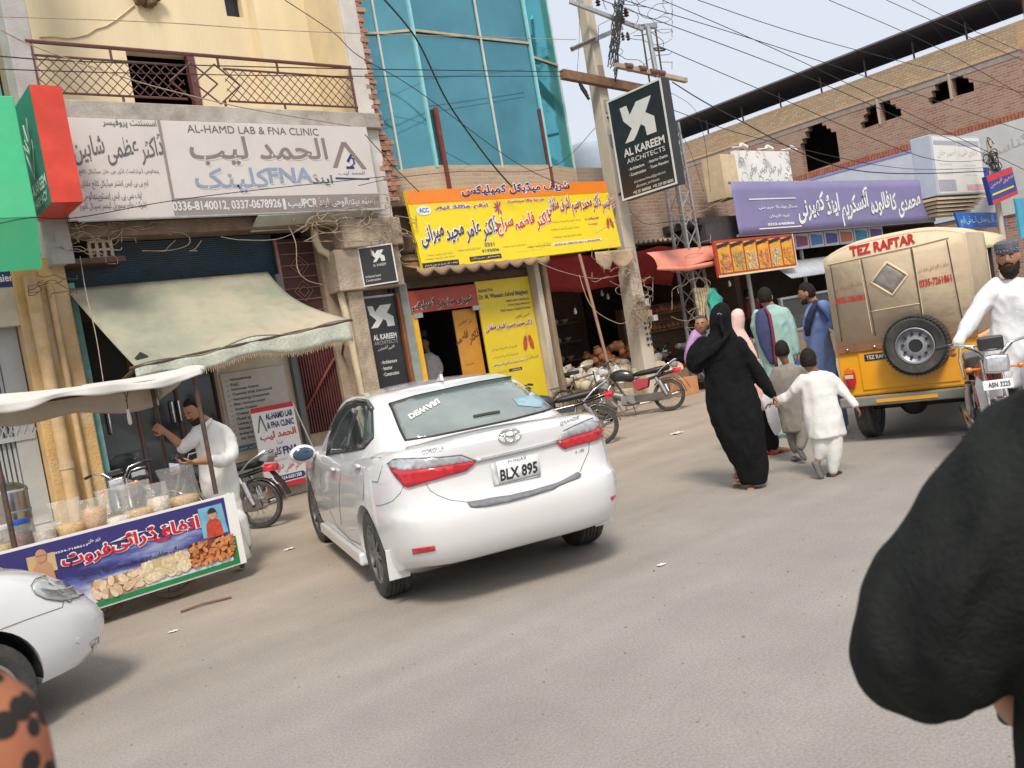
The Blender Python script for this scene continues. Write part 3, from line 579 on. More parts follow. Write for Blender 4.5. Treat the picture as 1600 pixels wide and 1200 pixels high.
# clinic ground floor
cl = thing('clinic_building', 'medical clinic ground floor under the yellow sign', 'building', (10, 12.6, 0))
mb = MB(); mb.box(8.0, 11.3, 12.55, 12.9, 2.95, 4.3); mb.box(7.2, 8.02, 12.5, 12.9, 2.8, 4.0); mb.build('wall', OLDPL, cl)
mb = MB(); mb.box(7.2, 12.9, 12.0, 12.9, 0, .3); mb.build('plinth', CONC, cl, bevel=.02)
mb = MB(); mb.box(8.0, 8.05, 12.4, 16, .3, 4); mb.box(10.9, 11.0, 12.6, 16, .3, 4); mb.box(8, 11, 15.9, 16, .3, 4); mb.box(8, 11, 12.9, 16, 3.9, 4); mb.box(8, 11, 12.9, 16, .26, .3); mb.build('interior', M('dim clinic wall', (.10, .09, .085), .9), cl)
mb = MB(); mb.box(8.05, 8.20, 12.2, 12.35, .3, 2.95); mb.build('post', M('teal-grey post', (.24, .28, .26), .7, var=.2, dirt=.4), cl)
mb = MB(); mb.box(7.99, 8.06, 12.22, 12.5, .3, 2.8); mb.build('door_jamb', BROWNW, cl)
mb = MB(); mb.box(11.0, 11.12, 12.1, 12.5, .3, 3.1); mb.build('post', M('whitewashed wood', (.50, .45, .38), .9, var=.25, scale=5, bump=.5, dirt=.5, streak=True), cl)
mb = MB(); mb.box(11.16, 11.26, 12.05, 12.3, .1, 3.2); mb.build('post', WOOD, cl)
mb = MB(); mb.box(8.2, 11.0, 12.3, 12.5, 2.86, 3.0); mb.build('lintel', IRON, cl)
mb = MB(); mb.box(8.24, 8.36, 12.28, 12.32, .3, 2.42); mb.build('door_surround', M('amber panel', (.75, .42, .02), .5, dirt=.2), cl)
mb = MB(); mb.box(9.0, 9.68, 14.0, 14.05, .3, 2.2); mb.build('inner_partition', M('grey partition', (.22, .20, .22), .6), cl)
dl_ = thing('clinic_door', 'amber clinic door leaf with red and black Urdu lettering', 'door', (9.4, 12.35, .3))
Bd = Board((9.16, 12.36, .32), XV, ZV, .50, 2.08)
mb = MB(); Bd.body(mb, .02); mb.build('leaf', M('amber vinyl', (.50, .22, .015), .5, dirt=.15), dl_)
mb = MB(); Bd.ptext(mb, 'ڈاکٹر فاطمہ', (714, 543), (746, 512), shear=.3, bold=.03); mb2 = MB(); Bd.ptext(mb2, 'لیڈی سپیشلسٹ', (716, 510), (737, 497), shear=.3); Bd.ptext(mb2, 'ایم بی بی', (728, 572), (740, 565)); lettering(dl_, mb, M('maroon print', (.16, .02, .02), .5)); lettering(dl_, mb2, BLACKP)
mb = MB()
for u, v in ((654, 492), (745, 480)):
    p = py(u, v, 12.27); mb.box(p.x-.1, p.x+.08, 12.26, 12.30, p.z-.05, p.z+.03)
mb.build('hinge_bracket', GALV, dl_)
# scalloped brown canvas canopy below the yellow sign
cn = thing('brown_canopy', 'faded brown canvas canopy with scalloped edge below the yellow sign', 'awning', (9.7, 12.0, 2.9))
def canf(a, b):
    return V((8.15+2.95*a, 12.5-.75*b, 3.42-.30*b-.04*sin(pi*b)-.02*abs(sin(a*pi*9))*b))
CANV = M('brown canvas', (.33, .20, .11), .9, var=.2, scale=3, bump=.3, dirt=.3)
mb = MB(); mb.grid(canf, 60, 6); mb.build('canvas', CANV, cn, smooth=180, solid=.006)
mb = MB(); mb.grid(lambda a, b: canf(a, 1)+V((0, -.004, -(.06+.07*abs(sin(a*pi*9)))*b)), 90, 2); mb.build('valance', CANV, cn, smooth=180, solid=.004)
mb = MB(); mb.tube([canf(i/90, 1)+V((0, -.008, -(.06+.07*abs(sin(i/90*pi*9))))) for i in range(91)], .009, 4); mb.build('dark_trim', BLACKP, cn)
mb = MB(); mb.cyl((7.95, 12.2, 3.46), (11.1, 12.2, 3.46), .05); mb.build('roller', IRON, cn)
# someone in white seen inside the doorway is made with the people
# ================================================================ lettered signs
NAVY = M('navy lettering', (.03, .03, .14), .5, var=.05); REDP = M('red lettering', (.55, .02, .03), .5, var=.05); MAGP = M('magenta lettering', (.38, .02, .22), .5, var=.05)
DGREY = M('dark grey lettering', (.12, .115, .11), .5, var=.05); PALE = M('pale lettering', (.62, .62, .60), .5, var=.05); MIDG = M('mid grey lettering', (.34, .34, .34), .5, var=.05)
BLUEG = M('blue grey lettering', (.25, .30, .42), .5, var=.05); VINBLACK = M('black sign vinyl', (.022, .021, .022), .35, var=.25, scale=3)
# ---- big lab sign
ls = thing('lab_sign', 'long off-white lab and clinic sign below the maroon balcony', 'sign', (5.4, 11.78, 4.1))
a, b, c, d = py(107, 182, 11.8), py(566, 199, 11.8), py(100, 346, 11.8), py(597, 327, 11.8)
B = Board((3.12, 11.79, 4.11), XV, ZV, 7.70-3.12, 1.30)
mb = MB(); B.body(mb, .10); mb.build('panel', M('off-white sign vinyl', (.60, .56, .53), .45, var=.05, scale=1.5, dirt=.3, dirtcol=(.5, .44, .37), bump=.12, bscale=2.), ls, bevel=.006)
mb = MB(); B.rect(mb, B.px(262, 250)[0], .0, B.w, .245); x0 = B.px(259, 250)[0]; B.rect(mb, x0-.02, 0.0, x0+.02, B.h, .0045); mb.build('grey_band', M('taupe band', (.27, .225, .21), .45, var=.04), ls, fixn=False)
mb = MB(); t = lambda s, p, q, **k: B.ptext(mb, s, p, q, **k)
t('AL-HAMD LAB & FNA CLINIC', (293, 207), (496, 201)); lettering(ls, mb, DGREY)
mb = MB()
def twin(s, p, q, m1, off=(.022, -.018), **k):
    a0, b0 = B.px(*p); a1, b1 = B.px(*q)
    s2 = MB(); B.text(s2, s, a0+off[0], b0+off[1], a1+off[0], b1+off[1], d=.004, **k); lettering(ls, s2, PALE, 'lettering_shadow')
    s1 = MB(); B.text(s1, s, a0, b0, a1, b1, d=.008, **k); lettering(ls, s1, m1)
TAUPE = M('taupe lettering', (.225, .18, .165), .5, var=.05)
twin('الحمد لیب', (300, 258), (507, 216), TAUPE, bold=.015); twin('کلینک', (308, 302), (418, 262), BLUEG, bold=.012); twin('FNA', (421, 286), (486, 262), BLUEG, bold=.03); twin('اینڈ', (489, 290), (518, 272), DGREY, bold=.02)
mb = MB(); t('اسسٹنٹ پروفیسر', (161, 199), (243, 188), bold=.015); t('پتھالوجی ڈیپارٹمنٹ (ڈی جی خان میڈیکل کالج', (124, 274), (247, 263)); t('ایم بی بی ایس (نشتر میڈیکل کالج ملتان', (128, 296), (230, 279)); t('ایف سی پی ایس (ہسٹوپیتھالوجی', (130, 316), (220, 299)); t('(شوکت خانم میموریل کینسر ہسپتال لاہور)', (126, 332), (228, 314)); lettering(ls, mb, DGREY)
mb = MB(); t('ڈاکٹر عظمی شاہین', (118, 259), (250, 208), shear=.12, bold=.015); lettering(ls, mb, DGREY)
mb = MB(); B.text(mb, '0336-8140012, 0337-0678926', B.px(268, 315)[0], .05, B.px(438, 312)[0], .20, d=.008, bold=.03); B.text(mb, '|', B.px(441, 315)[0], .04, B.px(445, 312)[0], .20, d=.008); B.text(mb, 'لیب', B.px(449, 315)[0], .05, B.px(472, 312)[0], .2, d=.008, bold=.03); B.text(mb, 'PCR', B.px(473, 315)[0], .06, B.px(495, 312)[0], .195, d=.008, bold=.03); B.text(mb, 'ہسٹو پیتھالوجی اینڈ', B.px(497, 315)[0], .04, B.px(585, 312)[0], .21, d=.008, bold=.02); lettering(ls, mb, PALE)
mb = MB(); B.ppoly(mb, [(520, 262), (533, 222), (540, 222), (527, 262)]); B.ppoly(mb, [(533, 222), (540, 222), (573, 264), (566, 264)], d=.006); lettering(ls, mb, TAUPE, 'triangle_emblem')
mb = MB(); B.ppoly(mb, [(541, 264), (554, 264), (553, 260), (541, 260)]); B.ppoly(mb, [(547, 260), (552, 256), (551, 249), (546, 246), (547, 244), (553, 248), (555, 256), (550, 260)]); B.ppoly(mb, [(541, 252), (547, 241), (550, 242), (545, 254)], d=.006); B.text(mb, 'الحمد لیب', *B.px(529, 274), *B.px(569, 268), d=.006); B.ppoly(mb, [(524, 280), (577, 281), (577, 279), (524, 277)]); lettering(ls, mb, NAVY, 'microscope_emblem')
mb = MB(); mb.cyl((3.2, 11.75, 4.09), (7.75, 11.75, 4.09), .018, n=5); mb.build('lower_frame', GALV, ls)
mb = MB(); mb.obox((5.6, 11.74, 4.06), (2.1, 0, 0.04), (0, .35, -.16), (0, .01, .02)); mb.build('drip_sheet', M('pale green sheet', (.42, .44, .39), .6, dirt=.3), ls)
# ---- wall list of tests
hs = thing('test_list_board', 'grey wall board listing laboratory tests behind the A-frame sign', 'sign', (5.4, 12.42, .9))
bl, br, tl = py(374, 693, 12.4), py(468, 668, 12.4), py(345, 600, 12.4)
B = Board((4.9, 12.42, .78), XV, ZV, .98, 1.15)
mb = MB(); B.body(mb, .03); mb.build('panel', M('pale grey sign vinyl', (.50, .47, .42), .5, var=.05, dirt=.2), hs)
rows = ['Histopathology', 'FNAC', 'Hormones Analysis', 'Chemistry (Fully Automated)', 'Haematology (Automated)', 'Elisa / Immuno assays', 'Stone Analysis', 'Culture / Sensitivity', 'Fluid cytology', 'Urine Analysis', 'Semen Analysis', 'Infertility Profile', 'All Screening Tests']
mb = MB()
for i, r in enumerate(rows):
    zz = 1.02-.073*i; wd = {0: .34, 1: .13, 2: .42, 3: .62, 4: .56, 5: .48, 6: .34}.get(i, .03*len(r)); B.text(mb, r, .12, zz, .12+wd, zz+.05, bold=.03)
    B.poly(mb, [(.045, zz+.02), (.06, zz+.005), (.085, zz+.04), (.062, zz+.018)])
lettering(hs, mb, DGREY)
mb = MB(); B.rect(mb, 0, .0, B.w, .075, .005); mb.build('blue_strip', M('steel blue vinyl', (.06, .17, .28), .5), hs, fixn=False)
mb = MB(); B.text(mb, 'ٹیسٹ کئے جاتے ہیں', .05, .015, .9, .062, d=.009); lettering(hs, mb, WHITE)
# ---- A-frame sign
sg = thing('a_frame_sign', 'white A-frame sign with red edges and blue lettering on the step', 'sign', (5.4, 11.9, .16))
bl, br, tl = py(413, 766, 11.95), py(466, 755, 11.95), py(396, 643, 12.02)
B = Board((5.06, 11.92, .17), XV, V((0, .06, 1)), .66, 1.20)
mb = MB(); B.body(mb, .025); mb.build('panel', WHITE, sg)
mb = MB(); B.rect(mb, 0, 1.13, .66, 1.2); mb.build('red_strip', REDP, sg, fixn=False)
mb = MB(); B.rect(mb, 0, 0, .66, .07); mb.build('red_strip', REDP, sg, fixn=False)
mb = MB(); B.text(mb, 'AL-HAMD LAB', .20, 1.00, .62, 1.09, bold=.04); B.text(mb, '& FNA CLINIC', .20, .87, .62, .965, bold=.03); B.text(mb, 'FNA', .36, .47, .61, .58, bold=.04); B.text(mb, 'کلینک', .08, .45, .34, .59, bold=.03); lettering(sg, mb, NAVY)
mb = MB(); B.text(mb, 'الحمد لیب', .06, .70, .62, .83, bold=.03); B.text(mb, 'ڈاکٹر عظمی شاہین', .18, .20, .61, .35, shear=.3, bold=.01); lettering(sg, mb, REDP)
mb = MB(); B.text(mb, 'اینڈ', .29, .62, .38, .68); B.text(mb, 'اسسٹنٹ پروفیسر', .15, .38, .40, .42); B.poly(mb, [(.04, .84), (.115, 1.08), (.135, 1.08), (.06, .84)]); B.poly(mb, [(.115, 1.08), (.135, 1.08), (.19, .84), (.17, .84)], .006); lettering(sg, mb, DGREY)
mb = MB(); B.poly(mb, [(.0, .085), (.60, .085), (.64, .13), (.60, .175), (0, .175)]); mb.build('blue_arrow', NAVY, sg, fixn=False)
mb = MB(); B.text(mb, '40012,0324-0681288', .05, .10, .57, .16, d=.008, bold=.02); lettering(sg, mb, WHITE)
mb = MB(); mb.cyl(B.at(.66, 1.2, -.01), V((6.15, 12.25, .2)), .013, n=5); mb.build('back_leg', WHITE, sg)
mb = MB(); mb.cyl(B.at(0, 1.2, -.01), V((5.3, 12.25, .2)), .013, n=5); mb.build('back_leg', WHITE, sg)
# ---- YK architects signs
def yk2(B, mb, a, b, w, h, d=.004):
    # left chevron arm, long diagonal, right leg
    P = lambda *q: B.poly(mb, [(a+w*x, b+h*y) for x, y in q], d)
    P((0, 1), (.22, 1), (.28, .72), (.46, .92), (.52, 1.0), (1.0, 1.0), (.76, .62), (.40, .13), (.28, 0), (0, 0), (.28, .34), (.05, .62))
    P((.76, .62), (1.0, .43), (1.0, 0), (.70, 0), (.68, .26), (.56, .36))
ak = thing('architects_door_panel', 'tall black architects panel beside the clinic doorway', 'sign', (7.66, 12.3, .6))
B = Board((7.36, 12.28, .62), XV, ZV, .62, 2.15)
mb = MB(); B.body(mb, .03); mb.build('panel', VINBLACK, ak)
mb = MB(); mb.obox(B.at(-.04, 0, -.03), XV*.035, ZV*2.19, YV*-.02); mb.obox(B.at(-.04, 2.15, -.03), XV*.70, ZV*.035, YV*-.02); mb.build('frame', GALV, ak)
mb = MB(); yk2(B, mb, .07, 1.66, .46, .36); lettering(ak, mb, PALE, 'letter_emblem')
mb = MB(); B.text(mb, 'AL KAREEM', .08, 1.46, .53, 1.55, bold=.03); B.text(mb, 'الکریم آرکیٹیکٹ', .13, 1.27, .45, 1.36, shear=.2, bold=.02); B.text(mb, '· Architecture', .14, 1.06, .45, 1.12, bold=.02); B.text(mb, '· Interior', .14, .96, .34, 1.02, bold=.02); B.text(mb, '· Construction', .14, .86, .45, .92, bold=.02); lettering(ak, mb, PALE)
mb = MB(); B.text(mb, 'ARCHITECTS', .08, 1.38, .53, 1.44); B.text(mb, '+92 331 8680068', .1, .64, .36, .69, bold=.01); B.text(mb, '+92 339 0016830', .1, .57, .36, .62, bold=.01); B.text(mb, 'alkareemarchitect@gmail.com', .1, .48, .55, .54); B.text(mb, 'alkareem_architects', .1, .40, .45, .46)
lettering(ak, mb, MIDG)
ab = thing('small_architects_box', 'small black architects box sign under the eaves by the clinic', 'sign', (7.6, 12.0, 2.95))
p = py(570, 455, 11.85); xk = py(556, 405, 11.9).x
c0, c1 = py(557, 416, 11.9), py(587, 403, 11.9)
B = Board(V((7.27, 12.0, 2.93)), V((.86, -.5, 0)), ZV, .55, .62)
mb = MB(); B.body(mb, .3); mb.build('casing', VINBLACK, ab)
mb = MB()
for a0, b0, w_, h_ in ((0, 0, .55, .02), (0, .60, .55, .02), (0, .02, .02, .58), (.53, .02, .02, .58)): mb.obox(B.at(a0, b0, 0), B.u*w_, ZV*h_, B.n*.008)
mb.build('trim', PALE, ab)
mb = MB(); yk2(B, mb, .2, .36, .2, .18); B.text(mb, 'AL KAREEM', .2, .29, .4, .33); B.text(mb, 'Architecture Interior', .05, .13, .3, .17); B.text(mb, 'Construction', .05, .07, .28, .11); lettering(ab, mb, PALE)
# ---- yellow medical complex sign
ys = thing('yellow_medical_sign', 'long yellow and orange medical complex sign with Urdu names', 'sign', (10.9, 11.9, 3.1))
P0, P1, P2 = py(661, 424, 11.75), py(970, 384, 11.95), py(632, 299, 12.05)
B = Board((8.30, 11.78, 3.07), V((1, .012, .025)), V((0, .10, 1)), 4.88, 1.35)
YEL = M('yellow sign vinyl', (.80, .62, .01), .4, var=.06, scale=1, bump=.12, bscale=2., dirt=.12, dirtcol=(.6, .5, .2)); ORN = M('orange sign vinyl', (.80, .22, .015), .4, var=.03)
mb = MB(); B.body(mb, .07); mb.build('panel', YEL, ys, bevel=.006)
mb = MB(); B.rect(mb, 0, 1.12, B.w, 1.35); mb.build('orange_band', ORN, ys, fixn=False)
def outl(s, p, q, m1, m2=WHITE, bold=.02, shear=0., grow=.05, par=ys):
    a0, b0 = B.px(*p); a1, b1 = B.px(*q)
    if m2:
        s2 = MB(); B.text(s2, s, a0-.012, b0-.012, a1+.012, b1+.012, d=.008, bold=bold+grow, shear=shear); lettering(par, s2, m2, 'lettering_outline')
    s1 = MB(); B.text(s1, s, a0, b0, a1, b1, d=.012, bold=bold, shear=shear); lettering(par, s1, m1)
VIO = M('violet lettering', (.22, .03, .35), .5)
outl('شریف میڈیکل کمپلیکس', (721, 312), (887, 290), NAVY, bold=.03)
outl('ارقم چائلڈ کیئر', (678, 331), (760, 321), VIO, bold=.03); outl('ڈاکٹر عامر مجید میرانی', (660, 389), (773, 340), NAVY, shear=.15, bold=.02)
outl('مدر اینڈ چائلڈ سپیشلسٹ', (792, 323), (849, 315), REDP, bold=.03); outl('ڈاکٹر فاطمہ سراج', (779, 374), (857, 334), REDP, shear=.15, bold=.02)
outl('پروفیسر ڈاکٹر محمد وسیم اشرف ملغانی', (858, 349), (958, 310), M('plum lettering', (.30, .01, .05), .5), shear=.12, bold=.02)
mb = MB(); B.ptext(mb, '0331', (758, 389), (772, 382), bold=.03); B.ptext(mb, '9195006', (754, 398), (780, 391), bold=.03)
B.ptext(mb, '0333-6198470', (807, 399), (848, 395)); 
for p, q in (((666, 402), (706, 394)), ((664, 408), (710, 399)), ((714, 396), (750, 388)), ((862, 356), (908, 349)), ((862, 368), (905, 360)), ((866, 380), (910, 371)), ((786, 392), (822, 385)), ((826, 395), (860, 383))): B.ptext(mb, 'کنسلٹنٹ فزیشن اینڈ چیسٹ سپیشلسٹ', p, q)
lettering(ys, mb, DGREY)
mb = MB(); B.rect(mb, *B.px(661, 421), *B.px(716, 407), .008); B.rect(mb, *B.px(735, 411), *B.px(783, 400), .008); mb.build('black_strip', BLACKP, ys, fixn=False)
mb = MB(); B.ptext(mb, 'اوقات کار صبح نو بجے تا شام', (664, 418), (714, 410), d=.012); B.ptext(mb, 'بالمقابل ہسپتال', (737, 409), (781, 402), d=.012); lettering(ys, mb, WHITE)
mb = MB(); a0, b0 = B.px(866, 391); a1, b1 = B.px(941, 380); B.rect(mb, a0, b0+.01, a1, b1-.01, .006); c = B.px(660, 330); B.poly(mb, [(c[0]+.155*cos(i*pi/10), c[1]+.08*sin(i*pi/10)) for i in range(20)], .008); mb.build('white_patch', WHITE, ys, fixn=False)
mb = MB(); B.ptext(mb, '0333-6198470-0311-0046999', (868, 390), (939, 382), d=.010, bold=.02); B.text(mb, 'کنسلٹنٹ', *B.px(915, 352), *B.px(936, 347), d=.008, bold=.04); B.text(mb, 'چیسٹ', *B.px(921, 361), *B.px(934, 356), d=.008, bold=.04); lettering(ys, mb, VIO)
mb = MB(); B.text(mb, 'ACC', c[0]-.1, c[1]-.035, c[0]+.1, c[1]+.045, d=.012, bold=.03); lettering(ys, mb, M('cyan lettering', (.02, .22, .55), .5))
def lungs(B, cx, cy, s, par):
    mb = MB()
    for sg_ in (-1, 1): B.poly(mb, [(cx+sg_*s*x, cy+s*y) for x, y in ((.08, .5), (.25, .72), (.42, .55), (.62, 0), (.66, -.55), (.48, -.72), (.2, -.45), (.12, -.1))][::sg_], .010)
    mb.build('lung_print', M('lung red print', (.42, .06, .03), .5, var=.35, scale=16), par, fixn=False)
    mb = MB(); B.rect(mb, cx-s*.05, cy+.25*s, cx+s*.05, cy+s*.95, .012); mb.build('windpipe_print', M('pink print', (.65, .30, .2), .5), par, fixn=False)
lungs(B, *B.px(954, 358), .15, ys)
mb = MB(); c = B.px(779, 329)
for i in range(7): an = pi*.35+i*pi*.2; B.poly(mb, [(c[0], c[1]), (c[0]+.09*cos(an-.2), c[1]+.09*sin(an-.2)), (c[0]+.14*cos(an), c[1]+.14*sin(an)), (c[0]+.09*cos(an+.2), c[1]+.09*sin(an+.2))], .008+.0004*i)
mb.build('flower_print', MAGP, ys, fixn=False)
# ---- clinic doorway header and yellow door panel
rh = thing('red_door_header', 'red header board with black Urdu lettering over the clinic door', 'sign', (9.0, 12.28, 2.43))
B = Board((8.24, 12.27, 2.43), XV, ZV, 1.46, .38)
mb = MB(); B.body(mb, .03); mb.build('panel', M('brick red vinyl', (.38, .05, .03), .45, var=.06), rh)
outl('شریف میڈیکل کمپلیکس', (640, 489), (736, 458), BLACKP, M('cream lettering', (.62, .55, .45), .5), shear=.12, bold=.02, par=rh)
yp = thing('yellow_door_panel', 'tall yellow panel with lung picture right of the clinic door', 'sign', (10.3, 12.3, .6))
B = Board((9.70, 12.28, .55), XV, ZV, 1.28, 2.30)
mb = MB(); B.body(mb, .03); mb.build('panel', M('deeper yellow vinyl', (.66, .50, .02), .42, var=.05), yp)
mb = MB(); B.text(mb, 'Assistant Prof.', .03, 2.10, .38, 2.17, bold=.02); B.text(mb, 'Dr. M. Waseem Ashraf Malghani', .03, 1.95, 1.2, 2.06, bold=.04); B.text(mb, 'MBBS, MCPS (Medicine)', .65, 1.86, 1.2, 1.91, bold=.02); B.text(mb, 'FCPS (Chest Medicine)', .68, 1.78, 1.2, 1.83, bold=.02); B.text(mb, 'DHQ Teaching Hospital D.G.Khan', .48, 1.69, 1.2, 1.75, bold=.02); B.text(mb, 'اسسٹنٹ پروفیسر', .78, 1.53, 1.15, 1.64, shear=.2, bold=.01)
for i in range(4): B.text(mb, 'ایم سی پی ایس میڈیسن ایف سی پی ایس', .12, 1.02-.14*i, .72, 1.09-.14*i, shear=.2)
B.text(mb, 'کنسلٹنٹ', .9, .78, 1.2, .83); lettering(yp, mb, DGREY)
outl('ڈاکٹر محمد وسیم اشرف ملغانی', (759, 522), (830, 497), M('plum lettering', (.30, .01, .05), .5), shear=.12, bold=.02, par=yp)
outl('کنسلٹنٹ چیسٹ فزیشن', (770, 572), (825, 560), VIO, bold=.03, par=yp)
lungs(B, *B.px(825, 535), .2, yp)
mb = MB(); B.rect(mb, *B.px(796, 581), *B.px(815, 573), .006); mb.build('black_strip', BLACKP, yp, fixn=False)
mb = MB(); B.ptext(mb, 'بالمقابل', (799, 580), (813, 574), d=.010); lettering(yp, mb, WHITE)
# ================================================================ utility pole, crossarms, black hanging board
PX_, PY_ = 13.50, 12.05
up = thing('utility_pole', 'tall tapered concrete utility pole carrying crossarms and cables', 'pole', (PX_, PY_, 0))
POLE = M('pole concrete', (.50, .44, .35), .9, var=.12, scale=4, bump=.35, dirt=.35, dirtcol=(.33, .29, .24), streak=True)
mb = MB(); mb.loft([[V((PX_+sx*w, PY_+sy*w, z)) for sx, sy in ((-1, -1), (1, -1), (1, 1), (-1, 1))] for z, w in ((0, .185), (9.4, .105))]); mb.build('shaft', POLE, up, bevel=.02)
for z in (5.2, 5.9, 6.6): mb = MB(); mb.box(PX_-.06, PX_+.06, PY_-.16, PY_-.13, z, z+.25); mb.build('recess', M('shadowed recess concrete', (.30, .25, .2), .9), up)  # dark panels on the shaft paint in the shade of uncut recesses
wood = M('crossarm timber', (.20, .11, .06), .85, var=.3, scale=6, bump=.4)
def bar(u0, v0, u1, v1, y0, y1, r, nm, mat, par=up, h=None):
    mb = MB(); a, b = py(u0, v0, y0), py(u1, v1, y1); d = (b-a).normalized(); s = d.cross(ZV).normalized(); t_ = s.cross(d)
    mb.obox(a-s*r-t_*(h or r), b-a, s*2*r, t_*2*(h or r)); return mb.build(nm, mat, par, bevel=.005)
bar(878, 116, 1010, 141, 11.86, 11.86, .06, 'crossarm', wood, h=.09)
bar(893, 77, 972, 43, 11.88, 11.88, .03, 'crossarm', GALV, h=.045); bar(893, 77, 930, 60, 11.84, 11.84, .02, 'brace', IRON)
bar(962, 102, 1072, 126, 11.2, 11.2, .045, 'crossarm', M('rust streaked channel', (.42, .33, .26), .8, var=.3, scale=6, dirt=.7, dirtcol=(.25, .08, .04), dscale=3))
bar(890, 2, 1005, 46, 11.85, 11.4, .03, 'crossarm', GALV, h=.04); bar(1005, 42, 1024, 40, 11.4, 11.4, .05, 'clamp', GALV)
for (u0, v0, u1, v1, r) in ((1003, 48, 1015, 128, .018), (1012, 42, 1026, 120, .05), (1024, 45, 1034, 112, .018)):
    a, b = py(u0, v0, 11.2), py(u1, v1, 11.2); mb = MB(); mb.cyl(a, b, r, n=8); mb.build('upright_rod', GALV if r > .03 else IRON, up, smooth=50)
INS = M('dark porcelain', (.045, .03, .028), .25, var=.2)
for u, v, r in ((934, 3, .05), (978, 20, .06), (973, 30, .045), (981, 57, .04), (973, 57, .035)):
    p = py(u, v, 11.4); mb = MB(); mb.lathe([(r*.4, -.08), (r, -.06), (r*.5, -.03), (r*1.1, 0), (r*.5, .03), (r*.8, .05), (r*.3, .09)], 10, p); mb.build('insulator', INS, up, smooth=50)
for u, v in ((982, 103), (1004, 107), (1021, 112), (1033, 114)):
    p = py(u, v, 11.15); mb = MB(); mb.cyl(p-XV*.09, p+XV*.09, .055, n=10); mb.build('spool', M('brown spool', (.16, .075, .05), .5), up, smooth=50)
p = py(1030, 77, 11.15); mb = MB(); mb.tube([p+V((.17*cos(i*pi/8), .06*sin(i*pi/8), 0)) for i in range(16)], .018, 5, closed=True); mb.build('ring_clamp', IRON, up)
for u, v, w_, h_, col in ((1000, 465, .16, .17, (.55, .53, .48)), (1008, 473, .13, .16, (.60, .58, .54)), (1012, 490, .15, .14, (.45, .35, .24)), (1022, 497, .12, .12, (.55, .55, .53))):
    p = py(u, v, 11.82); mb = MB(); mb.box(p.x-w_/2, p.x+w_/2, 11.76, 11.89, p.z-h_/2, p.z+h_/2); mb.build('meter_box', M('meter box %d%d' % (u, v), col, .6, dirt=.3), up, bevel=.015)
p = py(1013, 520, 11.86); Bp = Board((p.x-.12, 11.858, 1.1), XV, ZV, .24, .6)
mb = MB()
for i in range(5):
    for j in range(2): Bp.rect(mb, .03+.11*j, .05+i*.11, .10+.11*j, .09+i*.11+.02*(i % 2), .006)
mb.build('stencilled_marks', BLACKP, up, fixn=False)
# tangled service cables around the pole
mb = MB(); rnd = random.Random(3)
for i in range(26):
    c = py(rnd.uniform(985, 1010), rnd.uniform(465, 510), 11.75); R_ = rnd.uniform(.08, .24); ph = rnd.uniform(0, 6); tl_ = rnd.uniform(-.8, .8)
    mb.tube([c+V((R_*cos(ph+k*.5), R_*.5*sin(ph+k*.5)*tl_-.05, R_*sin(ph+k*.5)*rnd.uniform(.8, 1.2))) for k in range(10)], .006, 4)
tag(mb.build('cable_tangle', WIREB, smooth=180), 'tangle of tan cable loops tied round the concrete pole', 'cable', kind=None)
mb = MB(); rnd = random.Random(5)
for i in range(16):
    u0 = rnd.uniform(958, 975); v0 = rnd.uniform(-5, 10); u1 = rnd.uniform(950, 965); v1 = rnd.uniform(85, 130)
    mb.tube([py(u0+(u1-u0)*k/8+rnd.uniform(-3.5, 3.5), v0+(v1-v0)*k/8, 11.5) for k in range(9)], .011, 4)
tag(mb.build('cable_bundle', WIRE, smooth=180), 'drooping bundle of black cables hanging beside the pole top', 'cable')
mb = MB()
for k in range(3):
    c = py(908+k*2, 135+k*5, 11.5); mb.cyl(c-V((.05, 0, -.1)), c+V((.12, 0, -.12)), .03, n=6)
tag(mb.build('cable_joint', WIRE), 'black taped cable joint hanging under the wooden crossarm', 'cable')
hb = thing('hanging_architects_board', 'large black architects board hanging beside the utility pole', 'sign', (13.2, 10.95, 4.0))
B = Board((13.19, 11.62, 4.05), V((.0, -1, 0)), ZV, 1.38, 1.96)
mb = MB(); B.body(mb, .24); mb.build('casing', VINBLACK, hb)
mb = MB(); W_ = .035
for a0, b0, w_, h_ in ((0, 0, 1.38, W_), (0, 1.96-W_, 1.38, W_), (0, W_, W_, 1.96-2*W_), (1.38-W_, W_, W_, 1.96-2*W_)): mb.obox(B.at(a0, b0, 0), B.u*w_, ZV*h_, B.n*.012)
mb.build('trim', PALE, hb)
mb = MB(); yk2(B, mb, .30, 1.05, .80, .68); lettering(hb, mb, PALE, 'letter_emblem')
mb = MB(); B.text(mb, 'AL KAREEM', .22, .80, 1.25, .95, bold=.03); B.text(mb, 'ARCHITECTS', .27, .66, 1.23, .75); B.text(mb, '· Architecture', .27, .52, .68, .58, bold=.02); B.text(mb, '· Interior Design', .78, .52, 1.26, .59, bold=.02); B.text(mb, '· Construction', .27, .41, .70, .47, bold=.02); B.text(mb, '· Town Planning', .78, .41, 1.26, .48, bold=.02); B.text(mb, 'alkareemarchitect@gmail.com', .36, .25, 1.15, .31); B.text(mb, 'alkareem_architects', .40, .16, .98, .22); B.text(mb, '+92 331 8680068', .30, .06, .75, .12, bold=.02); B.text(mb, '+92 339 0016830', .80, .06, 1.3, .12, bold=.02); lettering(hb, mb, PALE)
for z_, y_ in ((5.8, 10.3), (4.25, 11.5)): mb = MB(); mb.cyl((PX_, PY_, z_), (13.30, y_, z_), .03); mb.build('hanger', IRON, hb)
